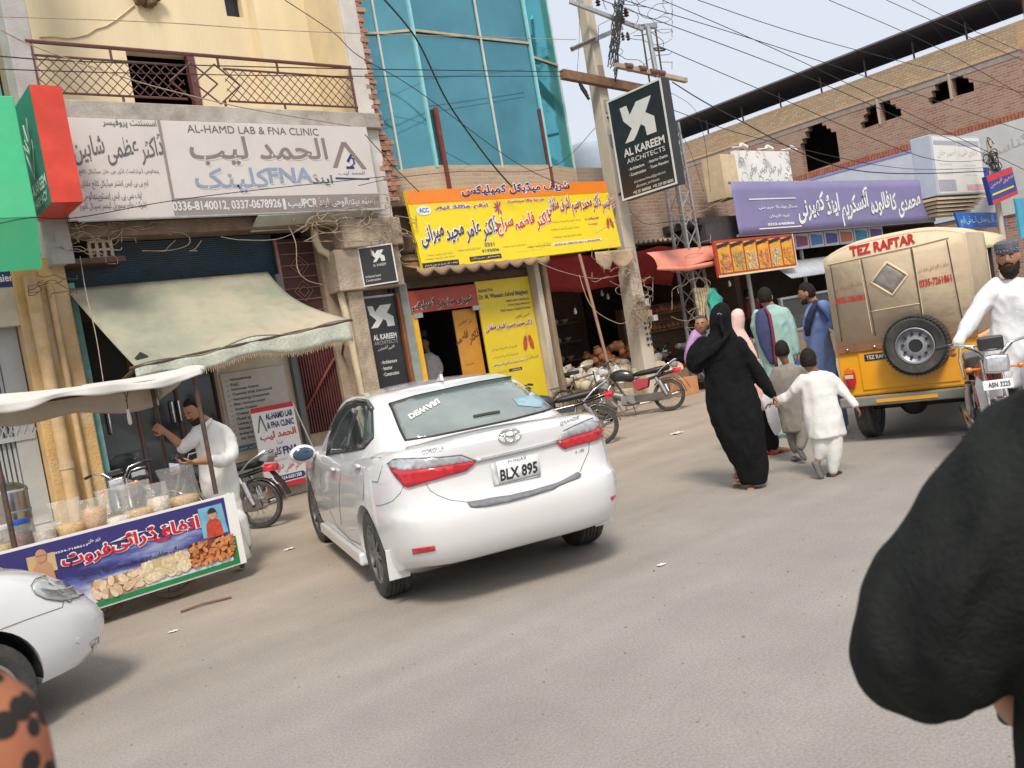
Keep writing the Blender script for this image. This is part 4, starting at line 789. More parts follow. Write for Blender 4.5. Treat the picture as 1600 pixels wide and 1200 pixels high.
# ================================================================ crockery shop between the clinic and the pole
cs = thing('crockery_shop', 'dark open crockery shop with red cloth lining beside the clinic', 'shop', (14, 13, 0))
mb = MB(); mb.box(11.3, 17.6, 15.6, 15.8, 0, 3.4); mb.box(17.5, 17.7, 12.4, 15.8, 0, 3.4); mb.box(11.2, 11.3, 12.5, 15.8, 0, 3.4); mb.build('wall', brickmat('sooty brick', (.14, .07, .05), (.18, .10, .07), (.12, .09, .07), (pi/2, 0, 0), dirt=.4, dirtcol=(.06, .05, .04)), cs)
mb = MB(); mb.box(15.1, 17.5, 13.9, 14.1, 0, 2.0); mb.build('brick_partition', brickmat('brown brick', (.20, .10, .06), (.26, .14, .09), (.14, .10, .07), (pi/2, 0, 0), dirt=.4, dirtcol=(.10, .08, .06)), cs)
mb = MB(); n = 70
def corr(a, b): return V((11.2+6.6*a, 12.02+3.9*b, 3.28+.035*sin(a*n*2*pi*.6)+.42*b))
mb.grid(corr, 280, 2); mb.build('corrugated_roof', M('corrugated iron', (.40, .34, .27), .6, metal=.4, var=.2, scale=3, dirt=.6, dirtcol=(.22, .12, .07)), cs, smooth=180, solid=.006)
mb = MB(); mb.box(12.9, 17.7, 12.4, 12.6, 3.3, 4.6); mb.build('upper_wall', brickmat('patched brick', (.33, .18, .12), (.40, .26, .18), (.40, .33, .26), (pi/2, 0, 0), dirt=.7, dirtcol=(.38, .31, .25)), cs)
RCL = M('deep red cloth', (.22, .012, .012), .85, var=.2, scale=4, bump=.2)
mb = MB(); mb.grid(lambda a, b: V((11.3+3.9*a, 12.0+.4*b+.05*sin(a*22), 3.12-.62*b*(1+.22*a)+.03*sin(a*17))), 60, 6); mb.build('red_lining', RCL, cs, smooth=180, solid=.006)
mb = MB(); mb.grid(lambda a, b: V((12.3+1.1*a, 11.75-.05*sin(a*9)*b, 3.12-.2*b-.16*b*abs(sin(a*pi*2.2)))), 30, 6); mb.build('sacking', M('sacking', (.40, .29, .19), .9, var=.2, bump=.4), cs, smooth=180, solid=.005)
PINK = M('salmon cloth', (.66, .24, .17), .85, var=.12, scale=3, bump=.2)
pc = MB(); C0, C1 = py(1010, 395, 11.4), py(1136, 384, 11.4)
pc.grid(lambda a, b: C0.lerp(C1, a)+V((0, -.25*b-.05*sin(pi*b)-.018*sin(a*19+b*5), -.40*b*(.9+.1*sin(a*7))+.04*a)), 50, 12); tag(pc.build('salmon_cloth', PINK, smooth=180, solid=.006), 'salmon pink cloth sagging as an awning right of the pole', 'cloth')
pc = MB(); pc.tube([C0+V((-.05, -.26, -.36)), C0.lerp(C1, .3)+V((0, -.27, -.42)), C0.lerp(C1, .6)+V((0, -.27, -.38)), C1+V((-.1, -.25, -.33))], [.03, .05, .05, .03], 8); tag(pc.build('rolled_cloth', PINK, smooth=180), 'rolled salmon hem hanging along the bottom of the pink awning', 'cloth')
mb = MB(); mb.tube([py(905, 397, 11.45), py(927, 480, 11.4), py(949, 566, 11.35), py(957, 600, 11.3)], .03, 7); tag(mb.build('timber_prop', M('reddish timber', (.33, .19, .13), .85, var=.25, streak=True, bump=.3), smooth=60), 'thin leaning timber prop in front of the crockery shop', 'post')
# counter and crates
mb = MB(); mb.box(11.5, 14.9, 11.95, 13.4, .0, .52); mb.build('display_platform', WOOD, cs)
mb = MB(); mb.box(15.15, 17.4, 11.9, 12.9, 0, .72); mb.build('display_platform', WOOD, cs)
mb = MB()
for z in (1.0, 1.45, 1.9): mb.box(11.5, 15.0, 15.2, 15.6, z, z+.03)
for z in (1.35, 1.75): mb.box(15.2, 17.4, 13.62, 13.9, z, z+.03)
mb.build('shelf', WOOD, cs)
# crockery: cups, bowls, pots, each its own thing, sharing five meshes
CWHITE = M('white glaze', (.72, .70, .66), .25, var=.06, coat=.3); CTERRA = M('terracotta', (.44, .19, .10), .8, var=.15); CCREAM = M('cream glaze', (.64, .54, .40), .35, var=.1); CBLUE = M('blue enamel', (.05, .12, .35), .3)
def proto(name, prof, mat, label, handle=False, n=12):
    mb = MB(); mb.lathe(prof, n)
    if handle: mb.tube([V((prof[1][0], 0, .02)), V((prof[1][0]+.035, 0, .03)), V((prof[1][0]+.035, 0, .06)), V((prof[2][0], 0, .07))], .006, 5)
    return mb, name, mat, label
protos = [proto('cup', [(.028, 0), (.036, .03), (.040, .085), (.036, .085), (.03, .01)], CWHITE, 'white glazed cup heaped on the crockery shop display', True), proto('bowl', [(.03, 0), (.07, .04), (.085, .075), (.078, .075), (.03, .012)], CCREAM, 'cream glazed bowl heaped on the crockery shop display'), proto('clay_pot', [(.05, 0), (.10, .06), (.085, .13), (.05, .16), (.065, .18), (.055, .18), (.045, .15)], CTERRA, 'terracotta pot heaped on the crockery shop display'), proto('saucer', [(.03, 0), (.08, .018), (.076, .022), (.03, .006)], CWHITE, 'white saucer lying on the crockery shop display')]
pm = []
for mb, nm, mat, lb_ in protos:
    o = mb.build(nm, mat, None, smooth=50, local=True); pm.append((o, nm, lb_)); o['_p'] = 1
def put(k, p, rot=(0, 0, 0), s=1., mat=None, label=None, group=None):
    o0, nm, lb_ = pm[k]
    if '_p' in o0: o = o0; del o0['_p']
    else: o = o0.copy(); COL.objects.link(o)
    o.location = p; o.rotation_euler = rot; o.scale = (s, s, s); tag(o, label or lb_, {'clay_pot': 'pot'}.get(nm, nm), group or nm.replace('_', ' ')+'s heaped on the crockery display'); return o
rnd = random.Random(11)
for i in range(150):
    x = rnd.uniform(11.6, 14.75); y = rnd.uniform(11.98, 13.1); h = .53+.34*(y-11.98)*rnd.uniform(.4, 1.0)
    put(rnd.choice((0, 0, 1, 1, 3)), (x, y, h), (rnd.uniform(-.9, .9), rnd.uniform(-.9, .9), rnd.uniform(0, 6)), rnd.uniform(1.15, 1.75))
for i in range(34): put(2, (rnd.uniform(13.3, 14.9), rnd.uniform(12.9, 13.5), .75+.4*rnd.random()), (rnd.uniform(-.6, .6), rnd.uniform(-.6, .6), 0), rnd.uniform(.8, 1.2))
for i in range(70):
    x = 15.3+(i % 14)*.145+rnd.uniform(-.02, .02); y = 11.95+(i//14)*.15; put(0 if i % 3 else 1, (x, y, .72+.05*(i//14)), (0, 0, rnd.uniform(0, 6)), 1.35)
for i in range(12): put(2, (15.3+i*.17, 13.76, 1.78), (0, 0, 0), rnd.uniform(.7, 1.0), label='clay pot standing on the shelf against the brown brick wall', group='clay pots on the wall shelves')
for i in range(12): put(2, (15.3+i*.17, 13.76, 1.38), (0, 0, 0), rnd.uniform(.6, .9), label='clay pot standing on the shelf against the brown brick wall', group='clay pots on the wall shelves')
for i in range(36): put(1 if i % 2 else 0, (11.6+(i % 12)*.28, 15.4, (1.03, 1.48, 1.93)[i//12]), (0, 0, 0), 1.3, label='pale dish standing on the back shelves of the dark crockery shop', group='dishes on the back shelves')
mb = MB(); mb.box(14.0, 14.5, 11.55, 11.9, .0, .36); tag(mb.build('orange_crate', M('orange carton', (.50, .23, .10), .8, var=.15), bevel=.01), 'orange-brown carton on the ground under the crockery display', 'carton')
for i in range(2):
    mb = MB(); mb.obox((12.0+i*.38, 11.6+.03*i, 0), (.30, .02*i, 0), (0, .3, 0), (0, .02, .34+.07*(i%3))); tag(mb.build('paper_bundle', M('pale paper', (.45, .37, .28), .9, var=.25, bump=.4, dirt=.5), bevel=.03), '%s pale paper bundle on the ground under the crockery display' % ('left', 'right')[i], 'bundle', 'paper bundles')
BULB = M('white unlit bulb', (.75, .73, .66), .2, coat=.4)
for i, (u, v, y) in enumerate(((941, 460, 12.9), (950, 465, 13.1), (899, 488, 12.8), (1140, 445, 11.7), (1285, 378, 11.6), (1310, 380, 11.6))):
    p = py(u, v, y); t_ = thing('hanging_bulb', ('unlit bulb hanging in the dark crockery shop, %s' % ('highest of three', 'rightmost of three', 'lowest of three')[i]) if i < 3 else ('unlit bulb hanging below the red snack posters', 'unlit bulb hanging above the jeep roof, left of two', 'unlit bulb hanging above the jeep roof, right of two')[i-3], 'bulb', p, group='hanging bulbs')
    mb = MB(); mb.lathe([(.012, .09), (.02, .07), (.032, .03), (.036, 0), (.025, -.03), (.004, -.042)], 10, p); mb.build('glass', BULB, t_, smooth=60)
    mb = MB(); mb.cyl(p+V((0, 0, .09)), p+V((0, 0, .15)), .015, n=6); mb.cyl(p+V((0, 0, .15)), p+V((0.0, 0, .7)), .004, n=4); mb.build('holder', BLACKP, t_)
# ---- steel lattice mast behind the pole
lt = thing('lattice_mast', 'grey steel lattice mast right of the concrete pole', 'mast', (15.0, 11.6, 0))
LX, LY = 14.85, 11.55
for i, (dx, dy) in enumerate(((-.22, -.2), (.22, -.2), (.22, .2), (-.22, .2))):
    mb = MB(); mb.obox((LX+dx-.025, LY+dy-.025, 0), (.05, 0, 0), (0, .05, 0), (-dx*.25, -dy*.25, 5.6)); mb.build('leg', GALV, lt)
for i in range(13):
    z0, z1 = .2+i*.4, .6+i*.4; k0, k1 = 1-.25*z0/5.6, 1-.25*z1/5.6
    for (a, b) in (((-.22, -.2), (.22, -.2)), ((.22, -.2), (.22, .2)), ((-.22, .2), (-.22, -.2))):
        for q, w_ in ((a, b), (b, a)):
            mb = MB(); mb.cyl((LX+q[0]*k0, LY+q[1]*k0, z0), (LX+w_[0]*k1, LY+w_[1]*k1, z1), .012, n=4); mb.build('brace', GALV, lt)
gc = MB(); c = py(1115, 470, 11.3)
gc.loft([[c+V((r*(cos(t)+.22*sin(5*t+z*8)), .2*sin(t)*r/.25, z+.06*sin(3*t+z*9))) for t in [2*pi*i/24 for i in range(24)]] for z, r in ((.22, .03), (.18, .12), (.06, .20), (-.05, .17), (-.2, .22), (-.34, .19), (-.5, .2), (-.55, .05))])
tag(gc.build('green_cloth_bundle', M('sea green cloth', (.03, .33, .25), .8, var=.25, scale=5, bump=.3), smooth=180), 'sea green cloth bundle tied to the lattice mast', 'cloth')
gc = MB()
for i in range(7):
    p = py(1085+i*4, 450, 11.35); gc.tube([p, p+V((.03*sin(i), 0, -.3)), p+V((.05*cos(i*2), 0, -.75))], [.03, .035, .02], 6)
tag(gc.build('hanging_straps', M('striped straps', (.40, .32, .22), .85, var=.5, scale=8), smooth=60), 'tan straps hanging from the mast beside the green cloth', 'straps')
# ================================================================ snack shops under the purple banner
fs_ = thing('snack_shop', 'dark open fronted snack shop below the purple banner', 'shop', (20, 13, 0))
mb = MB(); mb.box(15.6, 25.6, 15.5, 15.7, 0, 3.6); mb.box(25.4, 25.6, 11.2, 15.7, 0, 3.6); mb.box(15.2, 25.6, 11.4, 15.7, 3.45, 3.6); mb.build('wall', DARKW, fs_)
mb = MB(); mb.box(15.3, 25.6, 11.35, 11.5, 3.05, 3.45); mb.build('fascia', M('dark fascia', (.06, .055, .055), .8), fs_)
for x in (16.9, 19.2, 22.0):
    mb = MB(); mb.cyl((x, 11.6, 0), (x, 11.6, 3.1), .05, n=8); mb.build('post', GREYSTEEL, fs_, smooth=60)
cnt = thing('display_counter', 'glass fronted snack counter behind the two people in sea-green and blue', 'counter', (19.5, 11.5, 0))
mb = MB(); mb.box(17.4, 21.6, 11.2, 12.0, 0, .85); mb.build('base', M('counter laminate', (.20, .14, .09), .6, var=.25, dirt=.4), cnt)
mb = MB(); mb.box(17.4, 21.6, 11.2, 11.22, .85, 1.6); mb.build('pane', M('dusty counter glass', (.06, .065, .065), .1, var=.3, spec=.7, alpha=.5), cnt)
for z in (.85, 1.6):
    mb = MB(); mb.box(17.35, 21.65, 11.17, 11.24, z, z+.05); mb.build('rail', GALV, cnt)
for x in (17.4, 18.8, 20.2, 21.6):
    mb = MB(); mb.box(x-.03, x+.03, 11.17, 11.24, .9, 1.6); mb.build('rail', GALV, cnt)
# tin canopy
tc_ = thing('tin_canopy', 'pale tin canopy with notched lower edge left of the jeep', 'canopy', (20, 11, 2.2))
TA, TB = py(1236, 428, 10.9), py(1305, 412, 10.9)
mb.grid(lambda a, b: V((TA.x+(TB.x+1.2-TA.x)*a, 10.9+.5*b, TA.z-.10*(1-b)+.32*b+.012*sin(a*60*pi))), 120, 2); mb.build('sheet', M('pale tin', (.52, .55, .57), .45, metal=.4, var=.12), tc_, smooth=180, solid=.006)
# snack posters
SP = thing('snack_poster_board', 'red edged board with a row of snack pictures under the purple banner', 'sign', (16.8, 11.0, 2.2))
B = Board((14.95, 10.95, 2.27), XV, ZV, 2.95, .76)
mb = MB(); B.body(mb, .05); mb.build('panel', M('poster red', (.40, .045, .02), .45), SP)
mb = MB(); B.rect(mb, 0, 0, B.w, .04, .006); B.rect(mb, B.w-.04, .04, B.w, B.h, .006); mb.build('cream_border', M('cream border', (.70, .58, .38), .5), SP, fixn=False)
cols = ((.42, .16, .10), (.30, .26, .16), (.52, .47, .38), (.56, .20, .12), (.48, .47, .36), (.60, .24, .06))
rnd = random.Random(4)
for i in range(6):
    x0 = .08+i*.47; x1 = x0+.42
    mb = MB(); B.rect(mb, x0, .08, x1, .70, .006); mb.build('poster', M('poster amber', (.70, .33, .02), .45, var=.2, scale=6), SP, fixn=False)
    mb = MB(); B.poly(mb, [(x0, .58), (x1, .66), (x1, .72), (x0, .66)], .009); B.text(mb, 'نمکو', x0+.06, .6, x1-.06, .68, d=.012); mb.build('lettering', BLACKP, SP, fixn=False)
    mb = MB()
    for k in range(42):
        cx, cy = x0+.05+rnd.random()*.33, .11+rnd.random()*.36; an = rnd.random()*pi; L = .045; w_ = .017
        B.poly(mb, [(cx+cos(an)*L*a-sin(an)*w_*b, cy+sin(an)*L*a+cos(an)*w_*b) for a, b in ((-1, 0), (-.5, 1), (.5, 1), (1, 0), (.5, -1), (-.5, -1))], .010+.0004*k)
    mb.build('snack_print', M('snack print %d' % i, cols[i], .5, var=.45, scale=12), SP, fixn=False)
# second strip of small picture posters above the jeep
for i in range(6):
    u0 = 1240+i*23; a = py(u0, 372-i*3.6, 11.3); b_ = py(u0+20, 350-i*3.6, 11.3)
    Bq = Board((a.x, 11.28, 2.70), XV, ZV, (b_.x-a.x)*.94, .36); t_ = thing('picture_poster', '%s small picture poster hanging under the purple banner' % ('leftmost', 'second', 'third', 'fourth', 'fifth', 'rightmost')[i], 'poster', (a.x, 11.3, 2.7), group='small posters under the banner')
    mb = MB(); Bq.body(mb, .02); mb.build('sheet', M('pale poster', (.45, .47, .52), .5, var=.1), t_)
    mb = MB(); Bq.poly(mb, [(.08*Bq.w, .05), (.9*Bq.w, .07), (.92*Bq.w, .28), (.1*Bq.w, .32)]); mb.build('print', M('poster print %d' % i, ((.22, .03, .10), (.05, .16, .36), (.05, .05, .22), (.42, .12, .05), (.03, .22, .40), (.10, .05, .20))[i], .5, var=.2), t_, fixn=False)
# purple banner
pb = thing('purple_banner', 'long purple banner with large white Urdu writing above the jeep', 'banner', (20.5, 10.9, 3.0))
B = Board((15.93, 10.98, 3.10), V((1, 0, -.006)), V((-.008, 0, 1)), 9.3, 1.13)
PUR = M('purple banner cloth', (.215, .195, .365), .7, var=.05, scale=1.5, bump=.08, bscale=4)
mb = MB(); mb.grid(lambda a, b: B.at(B.w*a, B.h*b, -.012*(1+sin(a*21+b*3))*.5), 60, 6); mb.build('cloth', PUR, pb, smooth=180, solid=.006)
mb = MB(); t = lambda s, p, q, **k: B.ptext(mb, s, p, q, d=.012, **k)
t('محمدی کا فالودہ آئسکریم اینڈ کھیرنی', (1250, 357), (1433, 283), bold=.03, shear=.14)
lettering(pb, mb, WHITE)
mb = MB(); t('ہسپتال چوک بلاغ سرور سٹی', (1186, 328), (1244, 317), bold=.02); t('ڈیرہ غازیخان', (1202, 340), (1232, 331), bold=.02); t('0333-6460846', (1199, 352), (1240, 344), bold=.04); a0, b0 = B.px(1170, 312); a1, b1 = B.px(1243, 311); B.rect(mb, a0, b0, a1, b0+.025, .012); a0, b0 = B.px(1186, 358); a1, b1 = B.px(1252, 353); B.rect(mb, a0, b0, a1, b0+.025, .012); lettering(pb, mb, WHITE)
mb = MB(); mb.cyl(B.at(0, 0, -.05), B.at(B.w, 0, -.05), .03); mb.build('lower_batten', GALV, pb)
mb = MB(); mb.cyl(B.at(0, B.h, -.05), B.at(B.w, B.h, -.05), .03); mb.build('upper_batten', GALV, pb)
# white hotel style board left above the banner
wb = thing('white_drawing_board', 'white board with grey line drawing above the left end of the banner', 'sign', (17, 11.3, 4.2))
a, b = py(1147, 235, 11.4), py(1232, 285, 11.4); B = Board((a.x, 11.4, 4.22), XV, ZV, b.x-a.x+.2, a.z-4.22)
mb = MB(); B.body(mb, .1); mb.build('panel', WHITE, wb)
mb = MB(); rnd = random.Random(8)
for i in range(26):
    cx, cy = rnd.random()*B.w, rnd.random()*B.h; r = rnd.uniform(.04, .12)
    if .3 < cx/B.w < .75 and .2 < cy/B.h < .7: continue
    mb.tube([B.at(min(max(cx+r*cos(k*.7)*(1+.3*sin(k*3)), .02), B.w-.02), min(max(cy+r*sin(k*.7), .02), B.h-.02), .004) for k in range(8)], .006, 3)
B.text(mb, 'نیو حیدر چپس ہوٹل', .45, .25*B.h, B.w-.4, .65*B.h, shear=.25, bold=.02); mb.build('line_drawing', MIDG, wb)
mb = MB(); mb.box(a.x-.55, a.x-.02, 11.4, 11.9, 4.0, 4.95); tag(mb.build('cream_pier', M('cream roof pier', (.62, .50, .32), .8, dirt=.2)), 'cream roof pier left of the white drawing board', 'pier')
for u, v in ((1162, 228), (1202, 231), (1239, 232)):
    p = py(u, v, 11.2); mb = MB(); mb.cyl(p-V((.10, 0, -.03)), p+V((.10, 0, -.03)), .05, n=8); mb.cyl(p, p+V((0, .3, .05)), .015, n=5); tag(mb.build('spotlight', WHITE, smooth=50), 'small white spotlight over the white drawing board, %s' % {1162: 'left', 1202: 'middle', 1239: 'right'}[u], 'lamp', 'spotlights over the white board')
# ================================================================ brick building beyond, facing down the street
bb = thing('brick_building', 'unfinished red brick building with stepped window openings at the right', 'building', (27, 12, 0))
XB = 30.0; KB = XB/26.
def bp(X, Y): return px(1200+X/4, Y/4, XB)
def zline(pts): return pts
yc = px(1585, 26, XB).y; zt0 = px(1320, 130, XB)
ztop, zcor, zbot = [1.65+(z-1.65)*KB for z in (7.72, 7.02, 5.36)]
wins = [[(225, 1085), (200, 900), (216, 893), (210, 870), (236, 860), (230, 826), (252, 815), (246, 786), (335, 757), (342, 786), (362, 778), (368, 806), (390, 800), (397, 826), (425, 820), (452, 1008)],
        [(582, 810), (575, 768), (600, 755), (596, 722), (616, 708), (610, 680), (636, 665), (630, 640), (668, 626), (692, 772)], [(712, 764), (694, 616), (728, 606), (735, 632), (762, 626), (768, 656), (796, 650), (802, 680), (828, 678), (835, 722)],
        [(1008, 660), (1000, 616), (1024, 604), (1020, 570), (1046, 560), (1040, 530), (1066, 516), (1060, 490), (1112, 466), (1138, 615)], [(1160, 606), (1142, 456), (1178, 445), (1186, 470), (1214, 465), (1222, 490), (1250, 485), (1258, 515), (1284, 513), (1290, 568)]]
H_ = [[V((XB, bp(*q).y, bp(*q).z)) for q in w] for w in wins]
mb = MB(); holed(mb, None, [V((XB, 24.8, 0)), V((XB, yc+.0, 0)), V((XB, yc, zcor)), V((XB, 24.8, zcor))], H_, .3, XV); mb.build('wall', BRKX, bb)
mb = MB(); mb.box(XB+.02, XB+.3, yc, 24.8, zcor, ztop); mb.build('parapet', BRKY, bb)
mb = MB(); mb.box(XB-.012, XB+.0, yc, 24.8, zcor-.22, zcor-.02); mb.build('cement_band', M('cement band', (.30, .265, .235), .95, var=.2, scale=5, bump=.5, dirt=.5, dirtcol=(.24, .17, .13)), bb)
mb = MB(); mb.box(XB-.04, XB+.02, yc, 24.8, zcor-.02, zcor+.06); mb.build('brick_corbel', M('pale corbel', (.46, .32, .21), .95, var=.35, scale=18), bb)
# soldier course: bricks on edge
o = None; k = 0; y = yc+.05
while y < 19.0:
    if o is None:
        mb = MB(); mb.box(-.05, .0, 0, .088, 0, .2); o = mb.build('brick', M('soldier brick', (.33, .12, .075), .95, var=.3, scale=6), bb, local=True); me_ = o.data
    else: o = bpy.data.objects.new('brick', me_); COL.objects.link(o); o.parent = bb
    o.location = MW[bb.name].inverted()@V((XB-.0, y, zbot-.12+random.uniform(-.008, .008))); o.rotation_euler = (random.uniform(-.03, .03), 0, 0); y += .105
mb = MB(); mb.box(XB+.0, XB+12, yc-.3, yc-.0, 0, zcor); mb.build('wall', brickmat('red brick front', (.25, .10, .075), (.36, .175, .13), (.32, .26, .22), (pi/2, 0, 0), bw=.24, bh=.085, dirt=.5, dirtcol=(.33, .24, .19)), bb)
mb = MB(); mb.box(XB+.02, XB+12, yc-.28, yc-.0, zcor, ztop); mb.build('parapet', BRKYF, bb)
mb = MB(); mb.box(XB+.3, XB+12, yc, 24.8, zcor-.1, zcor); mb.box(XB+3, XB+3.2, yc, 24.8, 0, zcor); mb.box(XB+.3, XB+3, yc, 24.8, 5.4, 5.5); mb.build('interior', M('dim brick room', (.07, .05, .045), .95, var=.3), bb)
mb = MB()
for w in (1, 3):
    a, b = bp(*wins[w][-1]), bp(*wins[w+1][0]); mb.box(XB-.03, XB+.25, min(a.y, b.y)+.02, max(a.y, b.y)-.02, min(a.z, b.z)-.05, bp(*wins[w][-2]).z+.05)
mb.build('window_pier', M('pale cement pier', (.42, .36, .31), .9, dirt=.3), bb)
LBL = M('pale blue fascia', (.50, .55, .64), .7, var=.06, scale=2, dirt=.2)
mb = MB(); mb.box(XB-.06, XB-.002, 12.0, 19.0, 3.2, zbot-.14); mb.build('blue_fascia', LBL, bb)
mb = MB(); mb.box(XB-.08, XB-.062, 12.0, 19.0, zbot-.22, zbot-.15); mb.build('violet_strip', M('violet strip', (.25, .22, .50), .6), bb)
mb = MB(); mb.box(XB-.06, XB-.002, yc-2.5, 12.0, 3.0, zbot-.13); mb.build('grey_fascia', M('pale grey fascia', (.50, .51, .50), .75, var=.06, scale=2, dirt=.2), bb)
B = Board((XB-.061, 11.9, 4.8), -YV, ZV, 3.8, .8)
mb = MB(); B.text(mb, 'لائف لائن ڈائیگناسٹک', .3, .0, 4.6, .7, shear=.2, bold=.01); lettering(bb, mb, M('faint grey lettering', (.36, .36, .36), .6))
# solar panels along the parapet
sl = thing('solar_panel_row', 'long dark row of solar panels tilted over the brick parapet', 'solar panels', (XB+.5, 14, ztop))
SOL = M('dark solar underside', (.018, .018, .026), .3, var=.25, scale=3, spec=.6)
npan = 17; ya, yb = yc-.25, 24.0
for i in range(npan):
    y0 = ya+(yb-ya)*i/npan; y1 = ya+(yb-ya)*(i+.985)/npan
    mb = MB(); mb.obox((XB-.35, y0, ztop+.86), (1.0, 0, -.55), (0, y1-y0, 0), (.03, 0, .045)); mb.build('panel', SOL, sl)
    mb = MB(); mb.obox((XB-.36, y0, ztop+.84), (.03, 0, -.015), (0, y1-y0, 0), (.02, 0, .05)); mb.build('panel_frame', M('dull alu frame', (.12, .12, .14), .5, metal=.5), sl)
    if i % 2 == 0:
        mb = MB(); mb.box(XB+.15, XB+.19, y0, y0+.05, ztop-.05, ztop+.6); mb.build('stand', IRON, sl)
# box sign and far boards on the right
bx = thing('pale_box_sign', 'pale projecting box sign with faded writing beside the purple banner', 'sign', (25.5, 10.5, 3.6))
B = Board((24.6, 10.55, 3.66), XV, ZV, 3.2, 1.66)
mb = MB(); B.body(mb, .55); mb.build('casing', M('blue-grey casing', (.42, .47, .56), .6, var=.05), bx, bevel=.02)
mb = MB(); B.rect(mb, .08, .05, B.w-.03, B.h-.05, .004); mb.build('face', M('faded white face', (.72, .71, .67), .6, var=.03), bx, fixn=False)
for q_ in ((.15, 1.38, 1.6, 1.5), (1.65, 1.36, 3.1, 1.52), (.12, .1, 1.2, .42)): mb = MB(); B.rect(mb, *q_, .008); mb.build('grey_patch', M('faded slate', (.38, .39, .46), .6, var=.12, scale=10), bx, fixn=False)
mb = MB(); B.rect(mb, 1.9, .1, 3.1, .27, .008); mb.build('pink_patch', M('faded pink', (.68, .40, .40), .6, var=.15, scale=10), bx, fixn=False)
mb = MB(); B.text(mb, 'ڈاکٹر شہباز احمد خان', .3, 1.0, 2.9, 1.3, d=.008, shear=.2)
for i in range(3): B.text(mb, 'ماہر امراض قلب', .3, .55+i*.13, 1.1, .63+i*.13, d=.008); B.text(mb, 'میڈیکل سپیشلسٹ', 1.8, .5+i*.14, 2.7, .58+i*.14, d=.008)
lettering(bx, mb, M('faded lettering', (.50, .49, .47), .6))
mb = MB()
for i in range(5): mb.obox((24.6+.06*i, 10.6+.04*i, 3.62-.10*i), (3.2-.25*i, 0, 0), (0, .5, 0), (0, -.02, -.07))
tag(mb.build('slatted_soffit', M('cream slats', (.55, .45, .30), .7, var=.15)), 'cream stepped soffit under the pale box sign', 'soffit')
def farboard(nm, lab_, cat, pix, y, mat, th=.05):
    a, b_, c_ = py(*pix[0], y), py(*pix[1], y), py(*pix[2], y); B = Board.corners(a, b_, c_); t_ = thing(nm, lab_, cat, (a+b_)/2); mb = MB(); B.body(mb, th); mb.build('panel', mat, t_); return B, t_
BLU = M('royal blue vinyl', (.02, .13, .50), .5, var=.08)
B, t_ = farboard('blue_bank_board', 'bright blue board with white Urdu lettering right of the purple banner', 'sign', ((1500, 356), (1573, 354), (1492, 332)), 10.3, BLU)
mb = MB(); B.text(mb, 'بینک آف پنجاب اے ٹی ایم', .15, .05, B.w-.1, B.h-.08, shear=.1, bold=.01); lettering(t_, mb, M('pale cyan lettering', (.45, .65, .75), .5))
B, t_ = farboard('blue_red_board', 'small blue and red doctor board on a pole at the right edge', 'sign', ((1552, 320), (1591, 303), (1541, 276)), 9.6, M('deep blue vinyl', (.02, .045, .25), .5), .12)
mb = MB(); B.rect(mb, 0, B.h*.8, B.w, B.h, .004); B.rect(mb, 0, 0, B.w, B.h*.14, .004); mb.build('red_band', REDP, t_, fixn=False)
mb = MB(); B.text(mb, 'شفیق الرحمن', .1, B.h*.55, B.w*.95, B.h*.78, shear=.2, bold=.03); lettering(t_, mb, M('pink lettering', (.65, .30, .35), .5))
mb = MB(); B.rect(mb, .1, B.h*.3, B.w*.9, B.h*.36, .004); mb.build('yellow_strip', YEL, t_, fixn=False)
B, t_ = farboard('long_blue_board', 'long blue board with pink Urdu lettering behind the right edge signs', 'sign', ((1534, 295), (1612, 291), (1530, 262)), 10.9, M('deep blue vinyl', (.02, .045, .25), .5))
mb = MB(); B.text(mb, 'شفیق الرحمن ٹیسٹ لیب', .1, .1*B.h, B.w*.98, B.h*.9, shear=.2, bold=.03); lettering(t_, mb, M('pink lettering', (.65, .30, .35), .5))
B, t_ = farboard('cyan_board', 'light cyan board cut by the right edge above the rider', 'sign', ((1596, 372), (1612, 370), (1586, 310)), 9.4, M('cyan vinyl', (.05, .33, .50), .5, var=.2, scale=3))
fp = MB(); a = py(1547, 235, 9.9); fp.cyl((a.x, 9.9, 0), (a.x, 9.9, a.z+.3), .09, .07, 10); tag(fp.build('far_utility_pole', POLE, smooth=60), 'distant concrete pole with tangled wires near the right edge', 'pole')
fp = MB(); rnd = random.Random(9)
for i in range(14):
    c = a+V((rnd.uniform(-.5, .1), -.1, rnd.uniform(-.5, .25))); R_ = rnd.uniform(.12, .35); fp.tube([c+V((R_*cos(k*.8+i), .05*sin(k), R_*.6*sin(k*.8+i))) for k in range(9)], .014, 4)
tag(fp.build('far_cable_tangle', WIRE, smooth=180), 'tangle of dark cables around the distant pole top', 'cable')
# rear roofs behind the snack shops and blue water tank
mb = MB(); mb.box(12.9, 14.2, 12.9, 14.5, 3.4, 5.05); tag(mb.build('stair_room', brickmat('beige brick', (.42, .30, .22), (.46, .34, .25), (.45, .38, .3), (pi/2, 0, 0), dirt=.7, dirtcol=(.45, .36, .26))), 'small plastered brick roof room behind the pole', 'building')
tk = MB(); c = py(922, 248, 14.2); tk.lathe([(.42, -.5), (.46, -.4), (.46, .1), (.44, .3), (.40, .36), (.15, .42)], 20, c); tag(tk.build('water_tank', M('pale blue tank', (.55, .66, .80), .5, var=.04), smooth=50), 'pale blue plastic water tank on the roof beside the glass front', 'tank')
